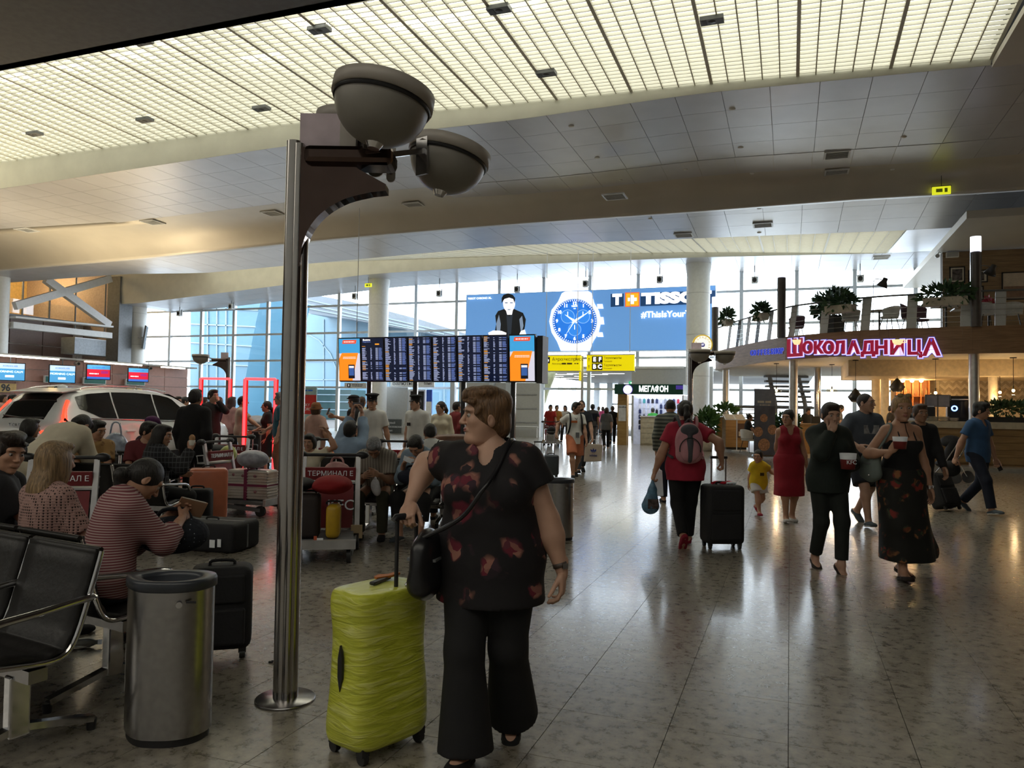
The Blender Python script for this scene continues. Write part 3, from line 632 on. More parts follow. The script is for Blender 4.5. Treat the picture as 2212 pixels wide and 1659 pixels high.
# ================================================================= YELLOW WAYFINDING SIGNS
M_YEL = mat('sign_yellow', (.88, .72, .0), .5, 0, var=.02, emit=.75); M_YTXT = mat('sign_ochre_text', (.22, .18, .02), .6)
YV = 34.0
def ysign(px0, py0, px1, py1, label):
    a, b = WY(px0, py1, YV), WY(px1, py0, YV); r = thing('wayfinding_sign', label, 'sign', ((a.x+b.x)/2, YV, (a.z+b.z)/2)); w, h = b.x-a.x, b.z-a.z
    MB().bb((-w/2, 0, -h/2), (w/2, .18, h/2)).build('lightbox', M_YEL, r); MB().bb((-w/2-.02, -.01, h/2), (w/2+.02, .2, h/2+.04)).bb((-w/2-.02, -.01, -h/2-.04), (w/2+.02, .2, -h/2)).build('frame', M_STEELW, r); return r, w, h
r, w, h = ysign(1169, 768, 1254, 801, 'yellow hanging sign with a black train pictogram')
MB().bb((-w/2+.1, -.006, .0), (-w/2+.42, 0, h*.42)).build('pictogram', M_BLACK, r, bevel=.002); MB().prism([(-w/2+.15, .08), (-w/2+.36, .08), (-w/2+.37, .16), (-w/2+.28, .26), (-w/2+.15, .26)], 'y', -.012, -.006).build('train_symbol', W1, r)
text('Аэроэкспресс', .22, M_BLACK, r, (-w/2+.52, -.006, .18), align='LEFT'); text('Aeroexpress |', .13, M_YTXT, r, (-w/2+.52, -.006, -.02), align='LEFT'); bars(r, w*.40, -.004, -.02, .2, .05, M_YTXT); bars(r, w*.16, -.004, -.02, .5, .08, M_YTXT)
MB().tube([(w*.40, -.008, .30), (w*.39, -.008, .22), (w*.37, -.008, .12)], .012, 5).tube([(w*.39, -.008, .22), (w*.41, -.008, .12)], .012, 5).sph((w*.405, -.008, .34), .025, 8).build('walking_symbol', M_YTXT, r)
for x in (-.4, .4): MB().cyl((x*w, .09, h/2), (x*w, .09, h/2+4.9), .015, n=6).build('hanger_rod', M_STEELW, r)
a = WY(1253, 803, YV-.1); MB().bb((w/2-.06, .0, -h/2-.45), (w/2+.02, .1, -h/2)).build('yellow_tail', M_YEL, r)
tag(MB().cyl((a.x, YV+.3, 0), (a.x, YV+.3, WY(1252, 768, YV).z), .06, n=12).lathe([(.06, .0), (.16, .0), (.16, .02), (.06, .03)], (a.x, YV+.3, 0)).build('sign_post', M_STEELW), 'slim white post under the yellow train sign', 'post')
r, w, h = ysign(1267, 766.5, 1370, 801, 'wide yellow hanging sign with terminal letters E, F, B and C')
for k, (ch, x, z) in enumerate((('E', -.33, .22), ('F', -.215, .22), ('B', -.33, -.24), ('C', -.215, -.24))):
    MB().bb((x*w-.12, -.006, z*h-.15), (x*w+.12, 0, z*h+.15)).build('letter_tile', M_BLACK, r); text(ch, .26, W1, r, (x*w, -.009, z*h), bold=.012)
for z in (.22, -.24):
    text('Терминалы', .15, M_YTXT, r, (-.14*w, -.006, z*h+.07), align='LEFT'); text('Terminals', .10, M_YTXT, r, (-.14*w, -.006, z*h-.08), align='LEFT')
    MB().prism([(-.455*w, z*h-.08), (-.445*w, z*h-.08), (-.445*w, z*h+.02), (-.435*w, z*h+.02), (-.45*w, z*h+.1), (-.465*w, z*h+.02), (-.455*w, z*h+.02)], 'y', -.008, -.002).build('arrow', M_YTXT, r)
for x in (-.4, .4): MB().cyl((x*w, .09, h/2), (x*w, .09, h/2+4.9), .015, n=6).build('hanger_rod', M_STEELW, r)
# ================================================================= DEPARTURE BOARD
FV = 14.7
fx0, fx1 = WY(731, 780, FV).x, WY(1157, 780, FV).x; fz0, fz1 = WY(940, 825, FV).z, WY(940, 726, FV).z
fb = thing('departure_board', 'row of eight tall flight display screens on black posts', 'departure board', ((fx0+fx1)/2, FV, 0))
SWd = (fx1-fx0)/8; H = fz1-fz0
M_SCR = mat('screen_navy', hexc('#0d1838'), .12, 0, var=.05, emit=.5, spec=.7); M_SROW = mat_emit('screen_text', hexc('#aeb9dc'), .85); M_SROWB = mat_emit('screen_text_blue', hexc('#6e86c8'), .8); M_SROWO = mat_emit('screen_text_orange', hexc('#f0a030'), .9)
tilt = math.radians(5)
for k in range(8):
    cx = -(fx1-fx0)/2+SWd*(k+.5)
    s = MB().bb((-SWd/2+.008, .0, -H/2), (SWd/2-.008, .09, H/2)).build('screen_housing', M_BLACK, fb); s.location = (cx, 0, (fz0+fz1)/2); s.rotation_euler = (tilt, 0, 0)
    if k in (0, 7):
        wv, hv = SWd-.05, H-.05
        MB().bb((-wv/2, -.004, hv*.15), (wv/2, 0, hv/2)).build('screen_sky', E('scr_sky', '#3f9fd8', .95), s)
        MB().bb((-wv/2, -.0042, -hv/2), (wv/2, 0, hv*.15)).build('screen_haze', E('scr_haze', '#d8d6e6', .9), s)
        MB().prism([(-wv/2, -hv/2), (wv*.12, -hv/2), (wv*.42, hv*.16), (-wv*.36, hv*.16), (-wv/2, hv*.02)], 'y', -.008, -.0045).build('screen_orange_panel', E('scr_orange', '#f58a1e', 1.0), s)
        MB().prism([(-wv*.34, hv*.38), (wv*.32, hv*.38), (wv*.36, hv*.47), (-wv*.30, hv*.47)], 'y', -.008, -.0045).build('screen_red_strip', E('scr_red', '#e2553a', 1.0), s)
        MB().bb((-wv*.06, -.012, -hv*.45), (wv*.24, -.0085, -hv*.12)).build('screen_phone', E('scr_ink', '#141a2a', .5), s); MB().bb((-wv*.03, -.014, -hv*.38), (wv*.21, -.0125, -hv*.2)).build('screen_phone_face', E('scr_pf', '#3c62a8', .8), s); MB().bb((-wv*.03, -.014, -hv*.2), (wv*.21, -.0125, -hv*.15)).build('screen_phone_top', E('scr_w', '#f0f0f4', .9), s)
        bars(s, 0, -.009, hv*.425, wv*.5, .022, E('scr_w', '#f0f0f4', .9)); bars(s, 0, -.009, hv*.06, wv*.6, .012, E('scr_w', '#f0f0f4', .9)); bars(s, 0, -.009, hv*.03, wv*.62, .012, E('scr_w', '#f0f0f4', .9))
    else:
        MB().bb((-SWd/2+.022, -.003, -H/2+.02), (SWd/2-.022, 0, H/2-.02)).build('screen_glass', M_SCR, s)
        ma, mb2, mc = MB(), MB(), MB(); top = H/2-.04
        if k == 1:
            text('Вылеты', .05, W1, s, (-SWd*.40, -.005, H/2-.06), align='LEFT'); text('Departures', .042, M_SROWB, s, (-SWd*.40, -.005, H/2-.10), align='LEFT'); mc.bb((SWd*.12, -.006, H/2-.17), (SWd*.3, -.004, H/2-.14)); top -= .16
        z = top; n = 0
        while z > -H/2+.03:
            cols = [(-.44, -.44+random.uniform(.10, .24), ma), (-.08, -.08+random.uniform(.04, .07), ma), (.14, .24, ma), (.27, .27+random.uniform(.12, .16), mb2)]
            if random.random() < .12: cols = [(-.44, -.30, mc)]
            elif random.random() < .06: cols = []
            for a_, b_, tgt in cols: tgt.bb((a_*SWd, -.006, z-.005), (b_*SWd, -.004, z+.005))
            z -= .0205
        for q, mm, nm in ((ma, M_SROW, 'flight_rows'), (mb2, M_SROWB, 'status_rows'), (mc, M_SROWO, 'delay_rows')):
            if q.v: q.build(nm, mm, s)['kind'] = 'stuff'
MB().bb((fx1-(fx0+fx1)/2+.02, .02, fz0-.02), (fx1-(fx0+fx1)/2+.14, .4, fz1-.03)).build('end_housing', M_BLACK, fb)
MB().bb((-(fx1-fx0)/2, .09, fz0), ((fx1-fx0)/2, .2, fz1-.05)).build('back_frame', M_BLACK, fb)
for px in (790, 890, 995, 1103):
    x = WY(px, 860, FV).x-(fx0+fx1)/2; MB().bb((x-.035, .1, 0), (x+.035, .18, fz0+.1)).build('post', M_BLACK, fb); MB().bb((x-.15, -.05, 0), (x+.15, .35, .02)).build('foot_plate', M_BLACK, fb); MB().bb((x+.036, .12, 0), (x+.06, .16, fz0)).build('edge_strip', M_BRUSH, fb)
# ================================================================= PHONE KIOSK
kb = G(1333, 961); KV = kb.y; kx0 = kb.x; kx1 = WY(1476, 900, KV).x; kz1 = WY(1400, 830, KV).z; kz0 = WY(1400, 852, KV).z
kk = thing('phone_kiosk', 'small phone shop kiosk with dark green fascia and wooden side pillar', 'kiosk', (kx0, KV, 0)); KW = kx1-kx0
M_KG = mat('kiosk_green', (.01, .09, .06), .4, emit=.03)
MB().bb((-.12, -.15, kz0), (KW, 1.7, kz1)).build('fascia', M_KG, kk, bevel=.01)
MB().bb((0, -.02, 0), (.42, .4, kz0)).build('side_pillar', wood('kiosk_ply', '#b08d52', '#caa768', (1, 1, 6)), kk)
MB().bb((.42, 1.5, 0), (KW, 1.6, kz0)).build('back_panel', mat('kiosk_inner', (.55, .60, .75), .5, emit=.25), kk); MB().bb((KW-.05, 0, 0), (KW, 1.6, kz0)).build('right_panel', M_WHITE, kk); MB().bb((.42, 0, kz0-.02), (KW, 1.5, kz0)).build('ceiling_lights', mat_emit('kiosk_light', (.9, .93, 1), 3), kk)
text('МЕГАФОН', .34, W1, kk, (KW*.56, -.16, (kz0+kz1)/2), bold=.012, fit=1.25)
MB().cyl((.48, -.2, (kz0+kz1)/2-.02), (.48, -.16, (kz0+kz1)/2-.02), .19, n=24).build('logo_disc', W1, kk); MB().lathe([(.19, 0), (.22, 0), (.22, .03), (.19, .03)], n=24, R=Matrix.Rotation(math.pi/2, 3, 'X')).build('logo_ring', E('kviolet', '#4a3a9a', .6), kk).location = (.48, -.15, (kz0+kz1)/2-.02)
MB().bb((.05, -.03, 1.05), (.38, -.02, 1.75)).build('notice', M_SIGNW, kk); text('МегаФон', .08, M_BLACK, kk, (.21, -.035, 1.66))
MB().bb((KW-.3, -.17, kz1-.22), (KW, -.15, kz1-.05)).build('corner_badge', E('kviolet', '#4a3a9a', .6), kk)
kc = thing('shop_counter', 'cream slatted counter in front of the phone kiosk', 'counter', G(1405, 962))
for k in range(5): MB().bb((-.42, -.02, .08+k*.23), (.42, .0, .29+k*.23)).build('slat', mat('counter_cream', (.66, .62, .46), .5), kc)
MB().bb((-.45, 0, 0), (.45, .5, 1.24)).build('body', mat('counter_body', (.55, .5, .36), .5), kc); MB().bb((-.48, -.05, 1.24), (.48, .53, 1.29)).build('top', M_WHITE, kc)
case_me = {}
cols = [('dark blue', '#27345e'), ('white', '#c8ccd8'), ('teal', '#3a8f96'), ('red', '#b23045'), ('black', '#181a22'), ('grey', '#8890a0')]
for nm, c in cols:
    me = MB().bb((-.055, -.02, -.09), (.055, .02, .09)).bb((-.02, -.024, .09), (.02, -.016, .12)).mesh('case'); me.materials.append(mat('case_'+nm, hexc(c), .4)); case_me[nm] = me
for i in range(11):
    for jz in range(6):
        nm = random.choices([c[0] for c in cols], [4, 5, 3, 2, 3, 2])[0]; x = kx0+.72+i*.19; z = .75+jz*.24
        if x > kx1-.1: continue
        tag(inst('phone_case', case_me[nm], None, (x, KV+1.46, z)), nm+' packaged phone case on the kiosk back wall', 'phone case', 'packaged phone cases on the kiosk wall')
# ================================================================= HANGING SPEAKERS, EXIT SIGNS
def hs(px, py):
    p = WY(px, py, 38.4); r = thing('hanging_speaker', 'small boxed loudspeaker hanging on a rod below the ceiling by the window wall', 'speaker', p, 0, 'loudspeakers hanging along the window wall')
    top = sofC_near(p.x)-p.z
    MB().bb((-.14, -.14, -.18), (.14, .14, .16)).build('box', M_STEELW, r, bevel=.02); MB().sph((0, -.14, -.01), (.10, .05, .12), 12).build('cone', M_BLACK, r); MB().cyl((0, 0, .16), (0, 0, top), .02, n=8).build('rod', M_DGREY, r); MB().bb((.14, -.03, -.12), (.17, .03, .24)).build('bracket', M_DGREY, r)
for q in ((388, 677), (500, 662), (767, 640), (949, 634), (1117, 625), (1265, 613), (1425, 604), (1630, 605), (1858, 602)): hs(*q)
M_EXIT = mat_emit('exit_yellow', hexc('#d8dc28'), 1.0)
for px, py, V, w, lab in ((2034, 411, 25.0, .48, 'glowing yellow exit sign hung under the metal ceiling above the coffee shop'), (795, 616, 36.6, .42, 'glowing yellow exit sign beside a round white column')):
    p = WY(px, py, V); r = thing('exit_sign', lab, 'sign', p); MB().bb((-w/2, 0, -w*.24), (w/2, .06, w*.24)).build('lightbox', M_EXIT, r, bevel=.005); MB().bb((-w*.3, -.005, -.05), (w*.05, 0, .05)).bb((w*.16, -.005, -.06), (w*.32, 0, .06)).build('pictogram', mat('exit_green', (.25, .32, .02), .5, emit=.1), r); MB().bb((-w/2-.015, -.008, w*.24), (w/2+.015, .07, w*.28)).build('frame', M_DGREY, r); MB().cyl((0, .03, .1), (0, .03, .55), .012, n=6).build('hanger', M_DGREY, r)
p = WY(1366, 827, 41.0); r = thing('exit_sign', 'small green exit sign at the corridor entrance', 'sign', p); MB().bb((-.2, 0, -.1), (.2, .05, .1)).build('lightbox', mat_emit('exit_green_glow', hexc('#3fae7a'), .9), r); MB().prism([(-.1, -.03), (.05, -.03), (.05, -.06), (.12, 0), (.05, .06), (.05, .03), (-.1, .03)], 'y', -.01, -.002).build('arrow', W1, r); MB().cyl((0, .02, .1), (0, .02, zl0-.1-p.z), .015, n=6).build('hanger', M_STEELW, r)
# ================================================================= CHECK-IN SCREENS
M_SB = [E('ci_sky', '#4f9fd6', .95), E('ci_pale', '#bcd6ee', 1.0), E('ci_red', '#d8243c', .95), E('ci_mag', '#b02a78', .9), E('ci_blue', '#3f6fd0', .9)]
for k, (px, py, w, h, kind) in enumerate(((22, 803, 50, 36, 0), (135, 808, 45, 36, 0), (213, 804, 42, 30, 1), (299, 810, 37, 28, 1))):
    V0 = WX(px, py, UC+.75); dd = dist(V0); ww, hh = w*dd/1650*1.0, h*dd/1650; ww /= .94
    r = thing('checkin_screen', ('pale blue airline screen hung over check-in, ' + ('beside the yellow 96 plate' if k == 0 else 'next to a red airline screen')) if kind == 0 else ('red and blue airline screen hung over check-in, ' + ('next to a pale blue screen' if k == 2 else 'nearest the end of the check-in wall')), 'screen', V0, -math.pi/2+math.pi+math.radians(-60) if False else math.radians(62), 'airline screens over check-in')
    MB().bb((-ww/2-.03, 0, -hh/2-.03), (ww/2+.03, .07, hh/2+.03)).build('housing', M_BLACK, r, bevel=.005)
    if kind == 0:
        MB().bb((-ww/2, -.006, -hh/2), (ww/2, 0, hh*.18)).build('display', M_SB[0], r); MB().bb((-ww/2, -.006, hh*.18), (ww/2, 0, hh/2)).build('display_top', M_SB[1], r); text('MORNING CALM', hh*.17, W1, r, (0, -.008, 0)); text('KOREAN AIR', hh*.13, M_SB[4], r, (0, -.008, hh*.34)); bars(r, 0, -.007, -hh*.27, ww*.34, hh*.12, W1)
    else:
        MB().bb((-ww/2, -.006, -hh/2), (ww/2, 0, -hh*.34)).build('display_base', M_SB[4], r); MB().bb((-ww/2, -.006, -hh*.34), (ww/2, 0, hh*.2)).build('display', M_SB[2], r); MB().bb((-ww/2, -.006, hh*.2), (ww/2, 0, hh/2)).build('display_top', M_SB[0], r); MB().bb((ww*.1, -.008, -hh*.1), (ww*.42, -.006, hh*.1)).build('display_block', M_SB[3], r); text('KOREAN AIR', hh*.14, M_SB[4], r, (0, -.008, hh*.35)); bars(r, -ww*.2, -.007, -hh*.12, ww*.4, hh*.07, W1)
    MB().cyl((0, .04, hh/2), (0, .04, ZC-V0.z), .02, n=6).build('hanger', M_DGREY, r)
for k, (px, py, w) in enumerate(((14, 815, 44), (123, 820, 42), (203, 823, 38), (291, 826, 34))):
    p = WX(px, py, UC+.06); dd = dist(p); w_ = w*dd/1650; r = thing('counter_number_light', 'dark green lit strip under the airline screen on the check-in wall', 'sign', p, math.pi/2, 'green strips under the airline screens')
    MB().bb((-w_*.75, -.06, -.14), (w_*.75, .02, .14)).build('case', M_SIGNW, r); MB().bb((-w_*.70, -.065, -.11), (w_*.70, -.06, .11)).build('green_face', mat('strip_green', (.0, .13, .10), .4, emit=.1), r)
for k, (px, py, s) in enumerate(((11, 838, '96'), (124, 842, '95'), (203, 845, '94'), (290, 847, '93'))):
    p = WX(px, py, UC+.06); r = thing('desk_number_plate', 'yellow check-in desk number plate reading ninety-six' if k == 0 else 'yellow check-in desk number plate half hidden behind the car roof', 'sign', p, math.pi/2, None if k == 0 else 'number plates behind the car'); MB().bb((-.42, -.03, -.16), (.42, .02, .17)).build('plate', mat('plate_yellow', (.75, .55, .22), .5), r); text(s, .36, M_BLACK, r, (0, -.035, 0), bold=.01)
for px, py in ((166, 786), (322, 796)):
    p = WX(px, py, UC+.7); r = thing('security_camera', 'small grey security camera above the check-in wall', 'camera', p, math.radians(70), 'security cameras over check-in'); MB().cyl((0, -.18, 0), (0, .14, .02), .07, n=12).build('barrel', M_GREYW, r); MB().cyl((0, -.2, 0), (0, -.18, 0), .055, n=12).build('lens', M_BLACK, r); MB().cyl((0, .05, .02), (0, .05, .28), .02, n=6).build('mount', M_DGREY, r)
p = WY(313, 729, CV-.3); r = thing('column_panel', 'thin dark display panel seen edge-on beside the round column', 'screen', p, YAW); MB().box((0, 0, 0), (.10, 1.0, 1.45), (0, .12, .33)).build('panel', M_DGREY, r); MB().bar((-.45, .05, 0), (0, 0, 0), .08, .08).build('mount', M_STEELW, r)
# ================================================================= LAMP POSTS WITH BOWL UPLIGHTERS
M_BOWL = mat('bowl_grey', (.27, .255, .23), .45, .1, var=.05, bump=.05, bscale=300); M_RIM = mat('bowl_rim', (.40, .37, .33), .45, var=.05); M_BRONZE = mat('bronze_mirror', (.10, .07, .06), .08, 1.0, var=.1); M_PINKP = mat('lamp_flag', (.50, .42, .46), .4)
def bowl(parent, loc, dia, tilt_):
    b = bpy.data.objects.new('bowl', None); COL.objects.link(b); b.parent = parent; b.location = loc; b.rotation_euler = tilt_
    R_ = dia/2; prof_ = [(0.001, -R_*.86)]+[(R_*.93*math.sin(t), -R_*.86*math.cos(t)) for t in np.linspace(.1, 1.5, 12)]
    MB().lathe(prof_, n=40).build('dish', M_BOWL, b); MB().lathe([(R_*.93, -.005), (R_*.935, -.02), (R_*.96, -.02), (R_*.96, .0)], n=40).build('gasket', M_BLACK, b)
    MB().lathe([(R_*.9, .0), (R_, 0), (R_, R_*.27), (R_*.97, R_*.29), (R_*.9, R_*.29), (R_*.88, .02), (.0, .015)], n=40).build('rim', M_RIM, b)
    MB().cyl((0, 0, -R_*.95), (0, 0, -R_*.84), .03, .045, n=12).build('finial', M_CHROME, b); MB().cyl((0, 0, .02), (0, 0, .08), .09, n=12).build('lamp', mat_emit('uplight', (1, .95, .85), 2.0), b)
    return b
def lamp_post(base, rotz, label, H=3.0, bowls=()):
    r = thing('lamp_post', label, 'lamp post', base, rotz)
    MB().lathe([(0, 0), (.155, 0), (.155, .008), (.15, .012), (0, .012)], n=36).build('base_plate', M_BRUSH, r)
    for k, (x, y, rr, h) in enumerate(((-.022, 0, .042, H), (.03, .012, .032, H-.12), (.014, -.028, .026, H-.02))): MB().cyl((x, y, .01), (x, y, h), rr, n=20).build('tube', M_POLE, r)
    MB().bb((.01, -.02, H-.12), (.24, .02, H+.15)).build('flag_panel', M_PINKP, r); MB().bb((.05, -.10, H-.14), (.52, .10, H-.04)).build('ballast_box', M_BRONZE, r, bevel=.03); 
    arc = [(p_.x, p_.z) for p_ in catmull([(.035, 0, H-.68), (.045, 0, H-.57), (.085, 0, H-.465), (.16, 0, H-.38), (.27, 0, H-.315), (.40, 0, H-.28)], 4)]; poly = arc+[(.48, H-.27), (.48, H-.235), (.34, H-.16), (.2, H-.06), (.02, H-.04), (.02, H-.68)]
    MB().prism(poly, 'y', -.05, .05).build('bracket', M_BRONZE, r, fixn=True)
    for loc, d, tl in bowls:
        b = bowl(r, loc, d, tl); a = Vector(loc); c = Vector((.36, 0, H-.08)); dv = (Vector((a.x, a.y, 0))-Vector((c.x, c.y, 0))); dv.normalize()
        e = Vector((a.x, a.y, a.z-.02))-dv*d*.47
        MB().bar(c, e, .05, .03).bar(e+Vector((0, 0, .08)), e-Vector((0, 0, .14)), .085, .018, upv=dv).build('arm', M_BRUSH, r)
    return r
lp = G(616, 1511); yaw = facing(90)-math.pi/2
def lloc(px, py, d, base=lp): p = PD(px, py, d)-base; c, s = math.cos(YAW), math.sin(YAW); return (p.x*c+p.y*s, -p.x*s+p.y*c, p.z)
lamp_post(lp, YAW, 'tall polished steel lamp post with three grey bowl uplighters, standing behind the yellow-wrapped suitcase', 2.96,
          [(lloc(826, 222, 3.72), .50, (math.radians(-3), math.radians(9), 0)), (lloc(969, 343, 4.62), .50, (math.radians(-3), math.radians(13), 0)), (lloc(768, 285, 4.32), .46, (0, math.radians(8), 0))])
lpo = [o for o in bpy.data.objects if o.name == 'lamp_post'][0]
def plate(px, py, d, w, h, nm='bracket_plate'):
    q = Vector(lloc(px, py, d)); poly_ = [(w/2*math.cos(a), h/2-w/2+w/2*math.sin(a)) for a in np.linspace(0, math.pi, 9)]+[(w/2*math.cos(a), -h/2+w/2+w/2*math.sin(a)) for a in np.linspace(math.pi, 2*math.pi, 9)]
    o = MB().prism(poly_, 'y', -.006, .006).build(nm, M_RIM, lpo, fixn=True); o.location = q; b = MB().cyl((0, -.012, -h*.25), (0, -.004, -h*.25), .012, n=10).build('bolt', M_BLACK, o)
plate(752, 298, 4.0, .085, .24); plate(845, 352, 4.25, .05, .22); plate(812, 350, 4.2, .10, .17)
for k in range(6): q = Vector(lloc(778+k*5, 322, 4.15)); MB().bb((q.x-.004, q.y-.05, q.z-.06), (q.x+.002, q.y+.05, q.z+.06)).build('cooling_fin', M_BRONZE, lpo)
p2 = base_at(1491, 17.5); lamp_post(p2, YAW, 'lamp post with two bowls beside the round coffee shop sign', 2.96, [((.14, -.25, 2.86), .5, (0, 0, 0)), ((.80, .1, 2.86), .5, (0, 0, 0))])
p3 = base_at(491, 24); lamp_post(p3, YAW+math.pi, 'slim lamp post with one bowl behind the red neon frame', 3.0, [((.88, 0, 3.0), .52, (0, 0, 0))])
# round hanging coffee sign by the second lamp post
p = PD(1518, 744, 18.0); r = thing('round_sign', 'round cream coffee shop sign with a violet emblem', 'sign', p, YAW)
MB().cyl((0, 0, 0), (0, .08, 0), .23, n=36).build('disc', mat_emit('sign_cream', hexc('#f2efe0'), 1.0), r); MB().lathe([(.205, -.003), (.235, -.003), (.235, .085), (.205, .085)], n=36, R=Matrix.Rotation(-math.pi/2, 3, 'X')).build('rim', mat_emit('sign_gold', hexc('#cfae3c'), .6), r)
MB().cyl((0, -.01, -.01), (0, 0, -.01), .052, n=20).build('emblem', E('emblem_violet', '#3a3580', .5), r); text('ST', .06, W1, r, (0, -.014, -.01))
for k, ch in enumerate('ШОКОЛАДНИЦА'):
    a = math.radians(205-k*23); o = text(ch, .06, E('sgold', '#a8902c', .5), r, (.165*math.cos(a), -.004, .165*math.sin(a))); o.rotation_euler = (0, -(a-math.pi/2), 0)
MB().cyl((0, .04, -.23), (0, .04, -p.z+2.9), .02, n=8).build('stem', M_BRUSH, r)
# ================================================================= RED NEON FRAMES
M_NEON = mat_emit('red_neon', (1.0, .025, .03), 6.0)
def neon(px0, px1, ytop, ybot, d, label, py_floor=None):
    b0 = base_at((px0+px1)/2, d); r = thing('neon_frame', label, 'light frame', b0, YAW); w = (px1-px0)*d/1650; ht = zat((px0+px1)/2, ytop, d)
    for x in (-w/2, w/2): MB().cyl((x, 0, .03), (x, 0, ht), .028, n=10).build('upright', M_NEON, r); MB().bb((x-.05, .03, 0), (x+.05, .06, ht)).build('backing', mat('neon_back', (.4, .05, .05), .5), r)
    MB().cyl((-w/2, 0, ht), (w/2, 0, ht), .028, n=10).build('top_tube', M_NEON, r); MB().bb((-w/2-.06, -.12, 0), (-w/2+.06, .18, .03)).bb((w/2-.06, -.12, 0), (w/2+.06, .18, .03)).build('foot', M_BLACK, r)
neon(432, 495, 818, 905, 19.3, 'red glowing rectangular frame behind the man in the black suit'); neon(528, 594, 819, 998, 16.0, 'red glowing rectangular frame beside the grey luggage queue')
# ================================================================= COFFEE SHOP: curved mezzanine deck
ZD0, ZD1, ZF = 3.27, 4.0, .12
edge = catmull([G(px, py, ZD0) for px, py in ((1548, 800), (1556, 797), (1620, 787), (1700, 777), (1800, 771), (1900, 767), (2000, 765), (2100, 763), (2212, 762), (2420, 761))], 5)
e2 = [Vector((p.x, p.y)) for p in edge]
back = [Vector((22.5, e2[-1].y)), Vector((22.5, 38.8)), Vector((e2[0].x+.3, 38.8))]
poly = [(p.x, p.y) for p in e2+back]
deck = struct('cafe_deck', MB().prism(poly, 'z', ZD0, ZD1-.02), mat('deck_underside', (.72, .66, .54), .6))
for k in range(0, len(e2)-1):
    a, b = e2[k], e2[k+1]; d = (b-a).normalized(); n = Vector((d.y, -d.x)); 
    if n.dot(Vector((0, -1))) < 0 and n.dot(Vector((-1, 0))) < 0: n = -n
    P = [a+n*.0, b+n*.0, b+n*.05, a+n*.05]
    MB().add([(p.x, p.y, z) for z in (ZD0-.01, ZD1+.02) for p in P], [(0, 1, 2, 3), (7, 6, 5, 4), (0, 4, 5, 1), (1, 5, 6, 2), (2, 6, 7, 3), (3, 7, 4, 0)]).build('fascia_board', W_OAK, deck, fixn=True)
def near_edge(px, out=.0, z=0.0):                      # point of the deck edge under picture column px, and its heading
    best = None
    for a, b in zip(e2, e2[1:]):
        for t in np.linspace(0, 1, 12):
            q = a.lerp(b, t); v = Vector((q.x, q.y, z)); dd = (v-CAM); x = CXP+FPX*dd.dot(RGT)/dd.dot(FWD)
            if best is None or abs(x-px) < best[0]: best = (abs(x-px), q, (b-a).normalized())
    q, d = best[1], best[2]; n = Vector((d.y, -d.x))
    return Vector((q.x+n.x*out, q.y+n.y*out, z)), math.atan2(d.y, d.x)
def solve_z(px, py, p):                                # height where the ray through the pixel passes point p
    r = ray(px, py); t = math.hypot(p.x, p.y)/math.hypot(r.x, r.y); return CAMZ+r.z*t
# raised shop floor
pl = [near_edge(px, .25)[0] for px in (1556, 1600, 1660, 1700, 1800, 1900, 2000, 2100, 2212)]
pf = [(p.x, p.y) for p in pl]+[(22.5, pl[-1].y), (22.5, 39.5), (pl[0].x-.5, 39.5)]
struct('cafe_floor', MB().prism(pf, 'z', 0.0, ZF), mat('step_stone', (.32, .30, .27), .35))
# columns
def steel_col(px, ztop, lit=True, out=-.35, r=.135):
    p, a = near_edge(px, out); c = struct_root('column_steel'); x, y = p.x, p.y
    MB().cyl((x, y, ZF), (x, y, ZD0), r, n=24).build('lower_shaft', mat('cafe_column_steel', (.74, .73, .72), .36, .75), c); 
    p2, a2 = near_edge(px, .10); x, y = p2.x, p2.y
    MB().cyl((x, y, ZD1), (x, y, ztop-.42), r*.85, n=24).build('upper_shaft', mat('pipe_dark', (.12, .11, .11), .5, .3), c); MB().cyl((x, y, ztop-.42), (x, y, ztop), r, n=24).build('lit_head', mat_emit('column_glow', (.82, .86, 1), 2.2), c)
    for k in (-1, 1): MB().bb((x+k*(r*.92)-.012, y-.02, ZD1), (x+k*(r*.92)+.012, y+.02, ztop-.42)).build('chrome_fin', M_CHROME, c)
steel_col(1548, 6.3); steel_col(1693, 6.42); steel_col(2108, 6.5)
for px, d in ((1766, 29), (1893, 27), (1912, 26.4), (2145, 24)):
    p = base_at(px, d); c = struct_root('column_inner'); MB().cyl((p.x, p.y, ZF), (p.x, p.y, ZD0), .13 if px != 1893 else .16, n=20).build('shaft', M_POLE if px == 1766 else mat('cream_column', (.62, .55, .42), .5), c)
